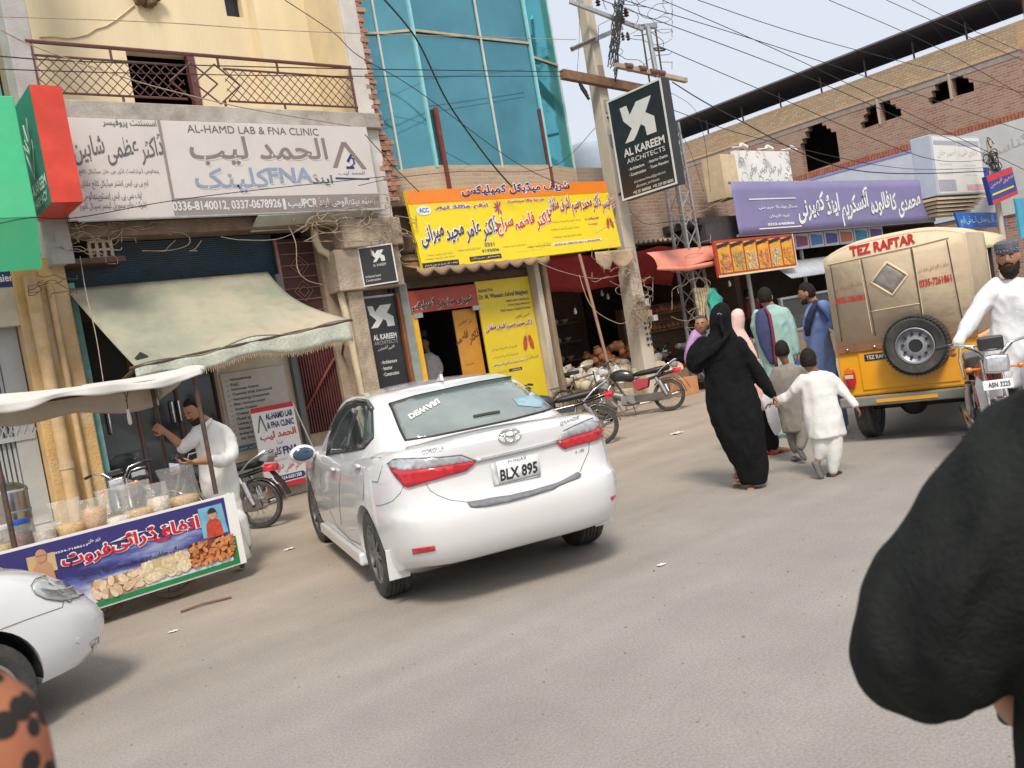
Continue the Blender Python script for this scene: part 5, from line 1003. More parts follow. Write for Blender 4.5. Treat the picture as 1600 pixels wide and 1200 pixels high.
# produce cart glimpsed between the two standing men
pc_ = thing('produce_cart', 'wooden cart heaped with pink produce behind the two people in sea-green and blue', 'hand cart', (15.2, 9.6, 0))
q0 = pz(1262, 560); X_, Y_ = q0.x, q0.y+.4
mb = MB(); mb.box(X_-.9, X_+.9, Y_-.4, Y_+.5, .80, .95); mb.build('tray', M('brown tray', (.30, .17, .10), .8, var=.25), pc_)
mb = MB(); mb.box(X_-.9, X_+.9, Y_-.42, Y_-.40, .50, .72); mb.build('yellow_board', M('faded yellow board', (.70, .50, .06), .6), pc_)
for s_ in (-.6, .6):
    mb = MB(); mb.lathe([(.26, -.02), (.30, 0), (.26, .02)], 24, (X_+s_, Y_-.35, .30), (0, 1, 0), cap=False)
    for k in range(10): mb.cyl((X_+s_, Y_-.35, .3), (X_+s_+.27*cos(k*pi/5), Y_-.35, .3+.27*sin(k*pi/5)), .006, n=4)
    mb.build('wheel', IRON, pc_)
for s_ in (-.8, .8): mb = MB(); mb.box(X_+s_-.03, X_+s_+.03, Y_+.3, Y_+.36, 0, .8); mb.build('leg', WOOD, pc_)
rnd = random.Random(31); pk = [M('pink produce', (.62, .28, .24), .6, var=.3, scale=9), M('cream produce', (.66, .52, .42), .6, var=.2)]; me_ = None
for i in range(64):
    x, y = rnd.uniform(-.8, .8), rnd.uniform(-.33, .42); p_ = (X_+x, Y_+y, 1.0+.2*(1-abs(x)/.9)*(1-abs(y)/.5))
    if me_ is None: mb = MB(); mb.sph((0, 0, 0), (.075, .06, .055), 8, 6); o = mb.build('fruit', pk[0], None, smooth=180, local=True); me_ = o.data
    else: o = bpy.data.objects.new('fruit', me_); COL.objects.link(o)
    o.location = p_; o.rotation_euler = (rnd.random(), rnd.random(), rnd.random()*6); tag(o, 'pink fruit heaped on the cart behind the two people in sea-green and blue', 'fruit', 'pink fruit on the cart')
# ================================================================ vehicles
PAINTW = M('white car paint', (.70, .70, .695), .28, var=.015, scale=2, coat=1., spec=.5, dirt=.10, dirtcol=(.50, .45, .39), dscale=2.2)
PLAST = M('black plastic trim', (.028, .028, .03), .5, var=.2); RUB = M('tyre rubber', (.035, .034, .033), .85, var=.25, scale=9, dirt=.7, dirtcol=(.13, .115, .10), dscale=4)
SEAM = M('panel gap', (.16, .16, .165), .7); LRED = M('red lamp lens', (.50, .008, .02), .12, var=.12, scale=20, coat=1.); LCLR = M('clear lamp lens', (.50, .51, .53), .12, metal=.35, var=.25, scale=22, coat=1.)
CGLASS = M('greenish car glass', (.19, .225, .20), .04, var=.25, scale=2.2, coat=1., spec=.9); CGLASS2 = M('dark car glass', (.05, .06, .058), .04, var=.3, scale=4, coat=1., spec=.9)
SILV = M('silver alloy', (.42, .42, .43), .32, metal=.85, var=.12); DALLOY = M('grey alloy', (.20, .20, .205), .35, metal=.7, var=.2, dirt=.4, dirtcol=(.16, .14, .12)); RUBSTRIP = M('grey rubber strip', (.17, .175, .19), .55, var=.15)
def interp(tab, x):
    if x <= tab[0][0]: return tab[0][1:]
    for a, b in zip(tab, tab[1:]):
        if x <= b[0]:
            t = (x-a[0])/(b[0]-a[0]); t = t*t*(3-2*t) if len(a) > 6 else t; return tuple(p+(q-p)*t for p, q in zip(a[1:], b[1:]))
    return tab[-1][1:]
def plan(cx, a, w, n, ny=14, nx=46):
    pts = []
    def at(fx, fy):
        r = (abs(fx)**n+abs(fy)**n)**(-1/n); return (cx+a*fx*r, w*fy*r)
    ys = [-.92+1.84*i/ny for i in range(ny+1)]; xs = [-.965+1.93*i/nx for i in range(nx+1)]
    pts += [at(-1, y) for y in ys]; pts += [at(x, 1) for x in xs]; pts += [at(1, -y) for y in ys]; pts += [at(-x, -1) for x in xs]
    return pts
def car_shell(levels, topf, ztop, n=6., ny=14, nx=46, bot=.19, botf=lambda x: 0.):
    """loft of plan outlines; z of each vertex follows the hood/boot line topf(x)"""
    mb = MB(); rings = []
    for z, w, xr, xf in levels:
        ring = []
        for x, y in plan((xr+xf)/2, (xf-xr)/2, w, n, ny, nx): q = bot+(z-bot)*(topf(x)-bot)/(ztop-bot); ring.append(V((x, y, q+botf(x)*max(0, 1-(q-bot)/.42))))
        rings.append(ring)
    mb.loft(rings, cap=False)
    return mb, rings
def deck(mb, ring, crown, m=10, cap=.0):
    """close a ring that is mirror symmetric in y: joins point i with its mirror"""
    N = len(ring); top = [p for p in ring]
    order = sorted(range(N), key=lambda i: round(top[i].x, 4))
    L = sorted([p for p in top if p.y >= 0], key=lambda p: p.x)
    rows = []
    for p in L:
        rows.append([V((p.x, p.y*(1-2*j/m), p.z+crown(p.x)*(1-(1-2*j/m)**2))) for j in range(m+1)])
    mb.add([p for r in rows for p in r], [(i*(m+1)+j, i*(m+1)+j+1, (i+1)*(m+1)+j+1, (i+1)*(m+1)+j) for i in range(len(rows)-1) for j in range(m)])
class Caster:
    """drops photo pixels or local points onto a built surface, so lamps, seams and badges sit on the body itself"""
    def __init__(s, mb): s.v = list(mb.v); s.b = BVHTree.FromPolygons(s.v, mb.f); s.c = sum(s.v, V())/len(s.v)
    def px(s, u, v, off=.004):
        d = ray(u, v).normalized(); l, n, i, t = s.b.ray_cast(CO, d)
        if l is None:
            p = CO+d*(s.c-CO).dot(d); l, n, i, t = s.b.find_nearest(p)
        if n.dot(l-CO) > 0: n = -n
        return l+n*off
    def patch(s, pts, off=.004, L=14.):
        bm = bmesh.new(); f = bm.faces.new([bm.verts.new((p[0], p[1], 0)) for p in pts]); bmesh.ops.triangulate(bm, faces=[f])
        for _ in range(6):
            es = [e for e in bm.edges if e.calc_length() > L]
            if not es: break
            bmesh.ops.subdivide_edges(bm, edges=es, cuts=1); bmesh.ops.triangulate(bm, faces=bm.faces[:])
        bm.verts.ensure_lookup_table(); bm.verts.index_update()
        mb = MB(); mb.add([s.px(v.co.x, v.co.y, off) for v in bm.verts], [tuple(v.index for v in f.verts) for f in bm.faces]); bm.free(); return mb
    def line(s, mb, pts, w=.0024, off=.001, step=8.):
        path = []
        for a, b in zip(pts, pts[1:]):
            n = max(1, int(math.hypot(b[0]-a[0], b[1]-a[1])/step)); path += [s.px(a[0]+(b[0]-a[0])*i/n, a[1]+(b[1]-a[1])*i/n, off) for i in range(n)]
        path.append(s.px(*pts[-1], off)); return mb.tube(path, w, 5)
    def text(s, mb, body, o, du, dv, bold=0., off=.006):
        vs, fs, w, h = glyphs(body, bold); return mb.add([s.px(o[0]+du[0]*p[0]/w+dv[0]*p[1]/h, o[1]+du[1]*p[0]/w+dv[1]*p[1]/h, off) for p in vs], fs)
def cut(mb, cutters):
    me = bpy.data.meshes.new('scratch'); me.from_pydata([tuple(p) for p in mb.v], [], mb.f)
    bm = bmesh.new(); bm.from_mesh(me); bmesh.ops.remove_doubles(bm, verts=bm.verts, dist=1e-4); bmesh.ops.recalc_face_normals(bm, faces=bm.faces)
    kill = [f for f in bm.faces if any(c(f.calc_center_median()) for c in cutters)]; bmesh.ops.delete(bm, geom=kill, context='FACES'); bm.to_mesh(me); bm.free()
    r = MB(); r.v = [v.co.copy() for v in me.vertices]; r.f = [tuple(p.vertices) for p in me.polygons]; r.m = [0]*len(r.f); bpy.data.meshes.remove(me); return r
def boolcut(mb, cyls):
    me = bpy.data.meshes.new('scratch'); me.from_pydata([tuple(p) for p in mb.v], [], mb.f)
    bm = bmesh.new(); bm.from_mesh(me); bmesh.ops.remove_doubles(bm, verts=bm.verts, dist=1e-4); bmesh.ops.recalc_face_normals(bm, faces=bm.faces); bm.to_mesh(me); bm.free()
    c = MB()
    for p0, p1, r in cyls: c.cyl(p0, p1, r, n=40)
    cm = bpy.data.meshes.new('scratch2'); cm.from_pydata([tuple(p) for p in c.v], [], c.f)
    b2 = bmesh.new(); b2.from_mesh(cm); bmesh.ops.recalc_face_normals(b2, faces=b2.faces); b2.to_mesh(cm); b2.free()
    co = bpy.data.objects.new('scratch2', cm); TS.collection.objects.link(co)
    vs, fs = from_mesh(me, [('BOOLEAN', dict(operation='DIFFERENCE', object=co, solver='EXACT'))])
    bpy.data.objects.remove(co); r = MB(); r.v, r.f, r.m = vs, fs, [0]*len(fs); return r
def wheel(par, c, W, r=.318, w=.205, side=1, rimmat=None, spokes=10, rr=.21, steer=0.):
    c = V(c); Rz = MX.Rotation(steer, 3, 'Z'); ax = Rz@V((0, 1, 0)); T = lambda p: W@p
    mb = MB(); h = w/2
    prof = [(rr, -h*.86), (r*.86, -h), (r*.965, -h*.9), (r, -h*.66)]
    for k in range(5): prof += [(r, -h*.6+k*h*.3-.0), (r, -h*.6+k*h*.3+h*.2), (r-.008, -h*.6+k*h*.3+h*.22), (r-.008, -h*.6+k*h*.3+h*.28)]
    prof += [(r, h*.9*.75), (r*.965, h*.9), (r*.86, h), (rr, h*.86)]
    prof.append((rr, -h*.86)); mb.lathe(prof, 40, c, ax, cap=False); mb.xf(W); t = mb.build('wheel', RUB, par, smooth=35)
    mb = MB(); s = side; mb.lathe([(rr+.004, -h*.85*s), (rr-.012, -h*.5*s), (rr-.02, h*.5*s), (rr+.004, h*.85*s), (rr+.004, h*.88*s), (rr-.012, h*.86*s), (rr-.03, h*.45*s)], 40, c, ax, cap=False)
    for k in range(spokes):
        an = 2*pi*k/spokes; d = Rz@V((cos(an), 0, sin(an))); q = d.cross(ax); wd = .02
        a = c+ax*(h*.72*s)+d*.045; b = c+ax*(h*.78*s)+d*(rr-.008); mb.obox(a-q*wd*.6-ax*.02*s, (b-a), q*wd*1.2, ax*.028*s)
    mb.lathe([(.0, h*.80*s), (.05, h*.80*s), (.055, h*.70*s), (.055, h*.2*s)], 16, c, ax, cap=False)
    mb.xf(W); mb.build('rim', rimmat or DALLOY, t, smooth=40)
    mb = MB(); mb.lathe([(.02, h*.1*s), (rr-.04, h*.12*s), (rr-.03, -h*.2*s)], 24, c, ax); mb.xf(W); mb.build('brake_disc', IRON, t, smooth=40)
    return t
def liner(mb, x, s_, y0, y1, z, r):
    A = [(x+r*cos(t), z+r*sin(t)) for t in [rad(-5+190*i/16) for i in range(17)]]; mb.loft([[V((a, s_*y, c)) for a, c in A] for y in (y0, y1)], cap=False, closed=False); mb.add([V((a, s_*y0, c)) for a, c in A], [tuple(range(17))])
# ---------------------------------------------------------------- the white saloon seen from behind
_p = _rx*-.388+_fx*6.60; _d = _rx*sin(-.372)+_fx*cos(-.372); sed_rz = math.atan2(_d.y, _d.x)
car = thing('white_saloon_car', 'white saloon car seen from behind in the middle of the street', 'car', _p, sed_rz); CW = MW[car.name]
ZT = 1.075
def sed_top(x): return interp([(-1.1, 1.085), (-.8, 1.09), (-.35, 1.075), (.4, 1.0), (2.2, .99), (2.7, .975), (3.2, .88), (3.5, .76), (3.65, .68)], x)[0]
LV = [(.185, .70, -.62, 3.3), (.20, .79, -.76, 3.45), (.235, .845, -.86, 3.56), (.30, .868, -.915, 3.61), (.42, .882, -.955, 3.64), (.54, .888, -.975, 3.65), (.62, .890, -.978, 3.65), (.655, .889, -.968, 3.64), (.675, .888, -.935, 3.62), (.72, .887, -.915, 3.6), (.80, .886, -.905, 3.57), (.90, .878, -.905, 3.52), (.965, .866, -.915, 3.46), (1.01, .845, -.925, 3.40), (1.045, .81, -.925, 3.34), (1.068, .765, -.90, 3.28), (1.075, .72, -.86, 3.22)]
body, rings = car_shell(LV, sed_top, ZT, 6.2, botf=lambda x: .09*min(1, max(0, (-.36-x)/.3)))
deck(body, rings[-1], lambda x: .02)
deck(body, rings[0], lambda x: 0.)
AR = .37
body = boolcut(body, [((x, s_*.60, .315), (x, s_*1.1, .315), AR) for x in (0, 2.70) for s_ in (1, -1)])
body.xf(CW); BODY = MB(); BODY.v = list(body.v); BODY.f = list(body.f)
bo = body.build('body', PAINTW, car, smooth=32)
# greenhouse
GH = [(.90, .835, -.72, 2.85), (.97, .825, -.60, 2.70), (1.05, .795, -.46, 2.53), (1.15, .752, -.26, 2.32), (1.25, .708, -.05, 2.11), (1.33, .672, .13, 1.95), (1.385, .638, .27, 1.83), (1.415, .605, .37, 1.74), (1.432, .565, .45, 1.66)]
gh = MB(); gr_ = []
for z, w, xr, xf in GH: gr_.append([V((x, y*(1-.05*((x-1.0)/1.6)**2), z)) for x, y in plan((xr+xf)/2, (xf-xr)/2, w, 5.0, 14, 30)])
gh.loft(gr_, cap=False); deck(gh, gr_[-1], lambda x: .042*max(0, 1-((x-1.05)/.72)**2))
gh.xf(CW); GHM = MB(); GHM.v = list(gh.v); GHM.f = list(gh.f)
gh.build('roof', PAINTW, car, smooth=40)
KG, KB_ = Caster(GHM), Caster(BODY)
def zc7(pts): return [(460+x*.3375, 560+y*.3375) for x, y in pts]
def onbody(K, pts, nm, mat, off=.004, par=car, th=.004, L=14., zoom=True):
    mb = K.patch(zc7(pts) if zoom else pts, off, L); return mb.build(nm, mat, par, smooth=180, solid=th)
rw = onbody(KG, [(440, 212), (560, 176), (700, 145), (850, 112), (1000, 87), (1040, 92), (1110, 132), (1180, 175), (1240, 215), (1150, 248), (1000, 287), (800, 330), (640, 362), (515, 381), (490, 330), (455, 240)], 'rear_window', CGLASS)
mb = MB(); KG.line(mb, zc7([(440, 212), (560, 176), (700, 145), (850, 112), (1000, 87), (1040, 92), (1110, 132), (1180, 175), (1240, 215), (1150, 248), (1000, 287), (800, 330), (640, 362), (515, 381), (490, 330), (455, 240), (440, 212)]), .010, .003); mb.build('window_seal', BLACKP, rw, smooth=180)
mb = MB(); KG.text(mb, 'DEWARI', zc7([(525, 268)])[0], (46, -26), (5, 7), bold=.05, off=.012); mb.build('sticker', WHITE, rw, fixn=False)
onbody(KG, [(1010, 190), (1120, 172), (1160, 205), (1140, 232), (1035, 222)], 'rear_shelf_mask', M('pale blue mask', (.26, .40, .46), .7, var=.2, scale=14), .010, rw)
mb = MB(); KG.line(mb, zc7([(830, 276), (900, 262), (950, 254)]), .014, .012); mb.build('brake_lamp', PLAST, rw)
side = [(150, 446), (165, 362), (200, 282), (240, 232), (290, 210), (338, 214), (362, 250), (366, 370), (325, 416), (240, 432)]
sw = onbody(KG, side, 'side_window', CGLASS2, .004)
mb = MB(); KG.line(mb, zc7(side+side[:1]), .010, .003); KG.line(mb, zc7([(247, 428), (262, 330), (292, 240)]), .016, .006); KG.line(mb, zc7([(330, 408), (335, 300), (345, 225)]), .010, .006); mb.build('window_frame', PLAST, sw, smooth=180)
mb = MB(); KG.line(mb, zc7([(175, 330), (205, 262), (250, 214), (300, 198), (345, 206), (365, 240)]), .018, .014); mb.build('rain_visor', M('smoked visor', (.06, .075, .08), .15, coat=.5), sw, smooth=180)
# tail lamps
for nm, pc, prd in (('tail_light', [(435, 490), (465, 470), (610, 462), (770, 445), (838, 472), (720, 492), (620, 507), (500, 520), (450, 506)], [(445, 506), (500, 521), (620, 508), (720, 493), (838, 474), (822, 496), (792, 522), (700, 548), (600, 577), (530, 597), (508, 588), (478, 550)]),
                    ('tail_light', [(1240, 335), (1300, 308), (1352, 286), (1398, 270), (1412, 296), (1414, 314), (1365, 338), (1290, 358), (1216, 385)], [(1212, 388), (1290, 361), (1366, 340), (1418, 314), (1427, 345), (1425, 368), (1372, 386), (1300, 405), (1248, 420), (1232, 412)])):
    o = onbody(KB_, prd, nm, LRED, .010, th=.012, L=10); onbody(KB_, pc, 'clear_lens', LCLR, .008, o, th=.010, L=10)
    k = prd[len(prd)//2]
    mb = MB(); KB_.line(mb, zc7(pc[:5]), .004, .012); mb.build('lamp_seam', SEAM, o, smooth=180)
ch = MB(); KB_.line(ch, zc7([(838, 474), (960, 447), (1100, 415), (1216, 384)]), .013, .006); ch.build('chrome_strip', CHR, car, smooth=180)
pl = onbody(KB_, [(930, 478), (1124, 441), (1137, 535), (945, 580)], 'number_plate', M('plate white', (.78, .78, .78), .35, var=.02), .014, th=.006, L=30)
mb = MB(); KB_.text(mb, 'BLX 895', zc7([(950, 572)])[0], (58, -14.5), (-1.5, -19), bold=.03, off=.022); KB_.text(mb, 'PUNJAB', zc7([(985, 487)])[0], (28, -7), (-.5, -5.5), bold=.0, off=.022); mb.build('lettering', BLACKP, pl, fixn=False)
onbody(KB_, [(905, 488), (930, 478), (945, 580), (1137, 535), (1138, 545), (922, 590)], 'plate_holder', M('clear acrylic', (.55, .55, .56), .2), .008, pl, L=30)
onbody(KB_, [(800, 668), (900, 655), (1000, 640), (1110, 614), (1210, 585), (1308, 528), (1326, 540), (1318, 556), (1200, 604), (1100, 636), (1000, 664), (900, 684), (815, 692)], 'rubber_strip', RUBSTRIP, .010, th=.014)
onbody(KB_, [(547, 880), (650, 866), (653, 888), (551, 907)], 'reflector', LRED, .006); onbody(KB_, [(1462, 641), (1500, 623), (1504, 641), (1470, 657)], 'reflector', LRED, .006)
mb = MB()
KB_.line(mb, zc7([(610, 580), (628, 610), (660, 632), (720, 655), (800, 666)]), .0024); KB_.line(mb, zc7([(1365, 386), (1362, 430), (1340, 480), (1322, 525)]), .0024); KB_.line(mb, zc7([(570, 405), (590, 430), (602, 462)]), .0024)
KB_.line(mb, zc7([(506, 590), (492, 622), (455, 660), (410, 678), (380, 682)]), .0024); KB_.line(mb, zc7([(356, 462), (400, 458), (408, 500), (386, 572), (360, 570)]), .003)
KB_.line(mb, zc7([(243, 432), (222, 480), (208, 600), (210, 690), (218, 770)]), .0024); KB_.line(mb, zc7([(325, 416), (318, 500), (322, 600), (318, 655)]), .0024); KB_.line(mb, zc7([(128, 490), (120, 560), (135, 640), (165, 700)]), .0024); KB_.line(mb, zc7([(165, 705), (200, 780), (260, 840), (325, 870)]), .005)
mb.build('panel_seams', SEAM, car, smooth=180)
for x, y in ((185, 512), (300, 500)):
    c = KB_.px(*zc7([(x, y)])[0], .02); mb = MB(); f = CW.to_3x3()@V((1, 0, 0)); mb.tube([c-f*.10-V((0, 0, .0)), c-f*.05, c+f*.05, c+f*.10], [.008, .016, .016, .008], 8); mb.build('door_handle', PAINTW, car, smooth=180)
mb = MB()
for rx_, rz_, cy in ((51, 28, 0), (22, 27, 0), (42, 12, -12)):
    mb.tube([KB_.px(*zc7([(995+rx_*cos(k*pi/12), 360+cy+rz_*sin(k*pi/12)-rx_*cos(k*pi/12)*.18)])[0], .007) for k in range(24)], .0048, 5, closed=True)
mb.build('oval_emblem', CHR, car, smooth=180)
mb = MB(); KB_.text(mb, 'COROLLA', zc7([(592, 446)])[0], (34, -7.5), (0, -6), bold=.03); KB_.text(mb, 'GRANDE', zc7([(1228, 312)])[0], (30, -10), (0, -5), bold=.03); KB_.text(mb, '1.8', zc7([(1300, 440)])[0], (13, -4), (0, -4), bold=.03); mb.build('lettering', CHR, car, fixn=False)
# mirror, wheels, skirts, antenna
c = CW@V((2.08, .97, .97)); mb = MB(); Rm = CW.to_3x3()
mb.sph(c, (.075, .125, .085), 16, 10, Rm); mb.cyl(CW@V((2.13, .82, .93)), c, .03, .025, 8); mi = mb.build('wing_mirror', PAINTW, car, smooth=60)
mb = MB(); mb.sph(c-(Rm@V((.062, 0, .002))), (.020, .098, .064), 16, 10, Rm); mb.build('mirror_glass', M('blue mirror glass', (.06, .09, .14), .08, metal=.5), mi, smooth=180)
c2 = CW@V((2.08, -.97, .97)); mb = MB(); mb.sph(c2, (.075, .125, .085), 16, 10, Rm); mb.cyl(CW@V((2.13, -.82, .93)), c2, .03, .025, 8); mb.build('wing_mirror', PAINTW, car, smooth=60)
for x in (0, 2.70):
    for s_ in (1, -1): wheel(car, (x, s_*.77, .318), CW, side=s_, spokes=10, steer=.06 if x else 0)
mb = MB()
for x in (0, 2.70):
    for s_ in (1, -1): liner(mb, x, s_, .60, .82, .315, .365)
mb.box(-.4, 3.2, -.60, .60, .21, .32); mb.xf(CW); mb.build('underbody', M('underbody black', (.012, .012, .012), .9), car)
for s_ in (1, -1):
    mb = MB(); mb.obox((.42, s_*.80, .16), (1.88, 0, 0), (0, s_*.10, 0), (0, 0, .10)); mb.xf(CW); mb.build('side_skirt', PAINTW, car, bevel=.02)
    mb = MB(); mb.obox((-.42, s_*.72, .20), (.012, 0, 0), (0, s_*.15, 0), (-.03, 0, .22)); mb.xf(CW); mb.build('mud_flap', PAINTW, car, bevel=.006)
mb = MB(); mb.prism([(0, 0), (.17, 0), (.02, .055)], CW@V((.42, -.012, 1.455)), Rm@V((1, 0, 0)), V((0, 0, 1)), Rm@V((0, .024, 0))); mb.build('roof_antenna', PAINTW, car, bevel=.006)
# ---------------------------------------------------------------- nearest car at the left edge, only its nose in view
_p2 = pz(-14, 1180); 
nc_dir = V((1, .22, 0)).normalized(); nrz = math.atan2(nc_dir.y, nc_dir.x)
nc = thing('nearest_white_car', 'nose of a white car cut off by the left edge', 'car', (0, 0, 0), 0)
NL = [(.20, .66, -.5, 3.02), (.24, .78, -.7, 3.16), (.32, .82, -.78, 3.22), (.45, .838, -.82, 3.26), (.55, .845, -.84, 3.27), (.64, .846, -.84, 3.235), (.74, .842, -.84, 3.17), (.84, .83, -.84, 3.08), (.90, .80, -.84, 2.98), (.93, .755, -.8, 2.88), (.94, .70, -.76, 2.80)]
def nc_top(x): return interp([(-1, 1.0), (1.5, 1.0), (2.0, 1.0), (2.5, .93), (2.9, .83), (3.27, .70)], x)[0]
NB, nr = car_shell(NL, nc_top, .94, 4.6, 16, 50, .2); deck(NB, nr[-1], lambda x: .03); deck(NB, nr[0], lambda x: 0)
NB = boolcut(NB, [((x, s_*.52, .30), (x, s_*1.1, .30), .345) for x in (0, 2.38) for s_ in (1, -1)])
# put the right front wheel's contact under its pixel
NW = MX.Translation(V((_p2.x, _p2.y, 0)))@MX.Rotation(nrz, 4, 'Z')@MX.Translation(V((-2.38, .80, 0)))
nc.matrix_world = NW; MW[nc.name] = NW
NB.xf(NW); nbm = MB(); nbm.v = list(NB.v); nbm.f = list(NB.f); NB.build('body', PAINTW, nc, smooth=35)
KN = Caster(nbm)
ng = MB(); gr_ = []
for z, w, xr, xf in ((.90, .78, -.75, 2.45), (1.0, .76, -.6, 2.25), (1.2, .68, -.3, 1.85), (1.38, .60, .0, 1.5), (1.43, .5, .15, 1.35)): gr_.append([V((x, y, z)) for x, y in plan((xr+xf)/2, (xf-xr)/2, w, 5)])
ng.loft(gr_, cap=False); deck(ng, gr_[-1], lambda x: .02); ng.xf(NW); ng.build('roof', PAINTW, nc, smooth=40)
def zc6(pts): return [(x*440/1200, 760+y*440/1200) for x, y in pts]
o = KN.patch(zc6([(133, 430), (160, 400), (215, 380), (280, 385), (330, 405), (378, 448), (330, 475), (260, 490), (190, 480), (150, 460)]), .006).build('headlight', M('hazy lamp lens', (.50, .51, .50), .15, metal=.2, var=.2, scale=14, coat=1), nc, smooth=180, solid=.01)
mb = MB(); KN.line(mb, zc6([(133, 430), (160, 400), (215, 380), (280, 385), (330, 405), (378, 448), (330, 475), (260, 490), (190, 480), (150, 460), (133, 430)]), .004, .006); mb.build('lamp_seam', SEAM, o, smooth=180)
mb = MB()
for k in range(6): KN.line(mb, zc6([(165+k*6, 440+k*6), (230+k*8, 448+k*5), (300+k*6, 440+k*4)]), .0018, .013)
mb.build('lamp_ribs', SILV, o, smooth=180)
mb = MB(); KN.line(mb, zc6([(0, 610), (120, 565), (265, 515), (270, 488)]), .0024); KN.line(mb, zc6([(130, 425), (150, 395), (215, 372), (300, 380)]), .003); mb.build('panel_seams', SEAM, nc, smooth=180)
KN.patch(zc6([(380, 665), (420, 640), (445, 650), (420, 690), (390, 700)]), .003).build('fog_recess', M('shaded recess plastic', (.45, .46, .44), .5), nc, smooth=180, solid=.003)  # flush patch; its grey paints in the shade of a hollow not modelled
for x in (0, 2.38):
    for s_ in (1, -1): wheel(nc, (x, s_*.73, .29), NW, r=.29, w=.18, side=s_, rimmat=SILV, spokes=7, rr=.185)
mb = MB()
for x in (0, 2.38):
    for s_ in (1, -1): liner(mb, x, s_, .54, .76, .30, .34)
mb.box(-.6, 2.9, -.56, .56, .2, .3); mb.xf(NW); mb.build('underbody', M('underbody black', (.012, .012, .012), .9), nc)
# ---------------------------------------------------------------- yellow jeep with tan canvas hood
jp0 = pz(1366, 681); 
jeep_az = AZ-rad(37)                                     # heading, seen from behind and a little from its right
jd = V((cos(jeep_az), sin(jeep_az), 0)); jl = V((-jd.y, jd.x, 0))
jo = V((jp0.x, jp0.y, 0))-jl*.55
jp = thing('yellow_jeep', 'yellow jeep with tan canvas hood and a spare wheel on its back', 'jeep', jo, jeep_az); JW = MW[jp.name]
YJ = M('jeep yellow paint', (.80, .36, .012), .38, var=.05, scale=3, coat=.5, dirt=.12, dirtcol=(.45, .3, .12)); TAN = M('tan canvas', (.64, .515, .36), .95, var=.09, scale=3, bump=.5, bscale=7, spec=.15, dirt=.12, dirtcol=(.38, .29, .18)); TANS = M('pale tan canvas', (.70, .57, .37), .85, var=.06, scale=3, bump=.15, bscale=20)
GREYB = M('grey bumper paint', (.20, .20, .17), .6, var=.15)
HW = .68; OH = -.46; ZS, ZBJ = 1.0, .50
mb = MB(); mb.loft([[V((x, y, z)) for y, z in ((-HW, ZBJ), (-HW, ZS-.04), (-HW+.02, ZS), (HW-.02, ZS), (HW, ZS-.04), (HW, ZBJ))] for x in (OH, 1.75)]); mb.xf(JW); jb = mb.build('body', YJ, jp, bevel=.025)
mb = MB(); mb.loft([[V((x, y, z)) for y, z in ((-w_, ZBJ), (-w_, h_), (-w_+.08, h_+.06), (w_-.08, h_+.06), (w_, h_), (w_, ZBJ))] for x, w_, h_ in ((1.75, HW, 1.02), (2.0, .64, 1.02), (2.75, .54, .97))]); mb.xf(JW); mb.build('bonnet', YJ, jp, bevel=.02)
# tailgate recess
mb = MB(); mb.box(OH-.012, OH, -.46, .46, .56, .95); mb.xf(JW); mb.build('tailgate', YJ, jp, bevel=.012)
mb = MB(); mb.box(OH-.08, OH, -HW-.02, HW+.02, .40, .50); mb.xf(JW); mb.build('bumper', GREYB, jp, bevel=.015)
mb = MB(); mb.box(OH-.088, OH-.08, -.25, .33, .43, .465); mb.xf(JW); mb.build('bumper_plate', YJ, jp)
# canvas hood: rear wall, sides, arched roof
def arch(x, w, z0, zs, zc, n=16):
    ring = [V((x, w, z0)), V((x, w, zs-.1))]
    for i in range(n+1):
        t = i/n; y = w*(1-2*t); e = abs(1-2*t); ring.append(V((x, y, zs+(zc-zs)*(1-e**3.2))))
    ring += [V((x, -w, zs-.1)), V((x, -w, z0))]; return ring
mb = MB(); mb.loft([arch(OH, .66, ZS, 1.955, 2.06), arch(OH+.03, .67, ZS, 1.965, 2.09), arch(OH+.12, .67, ZS, 1.97, 2.10), arch(.55, .67, ZS, 1.97, 2.10), arch(.7, .67, ZS, 1.965, 2.095)], cap=False, closed=False)
mb.add(arch(OH, .66, ZS, 1.955, 2.06), [tuple(range(21))]); mb.xf(JW); hood = mb.build('canvas_hood', TAN, jp, smooth=40, solid=.012)
JHM = MB(); JHM.v = list(mb.v); JHM.f = list(mb.f)
mb = MB(); mb.loft([arch(.71, .67, 1.84, 1.90, 2.10), arch(1.9, .72, 1.90, 1.92, 2.06)], cap=False, closed=False); mb.xf(JW); mb.build('front_canopy', TANS, jp, smooth=40, solid=.012)
for x in (.72, 1.08, 1.72):
    for s_ in (1, -1):
        mb = MB(); mb.box(x, x+(.09 if x != 1.08 else .05), s_*.65-.02, s_*.65+.02, .99, 1.92); mb.xf(JW); mb.build('hood_post', TANS if x != 1.08 else PLAST, jp)
KJ = Caster(JHM)
def zc4(pts): return [(1270+x/3.2424, 330+y/3.2424) for x, y in pts]
jbm = MB(); jbm.box(OH-.012, 1.7, -HW, HW, .5, 1.0); jbm.xf(JW); KJB = Caster(jbm)
PIPE = M('dark piping', (.07, .055, .04), .7); CRM = M('cream piping', (.66, .55, .36), .7)
for q in ([(90, 275), (148, 660)], [(247, 245), (318, 630)], [(500, 185), (565, 600)], [(245, 245), (297, 508)], [(498, 190), (545, 470)], [(680, 145), (758, 545)]): mb = MB(); KJ.line(mb, zc4(q), .0045, .010); mb.build('piping', PIPE, hood, smooth=180)
for q in ([(75, 272), (245, 235), (500, 180), (690, 132)], [(236, 248), (305, 630)], [(508, 185), (572, 600)], [(297, 508), (400, 490), (545, 466)]): mb = MB(); KJ.line(mb, zc4(q), .0045, .012); mb.build('cream_piping', CRM, hood, smooth=180)
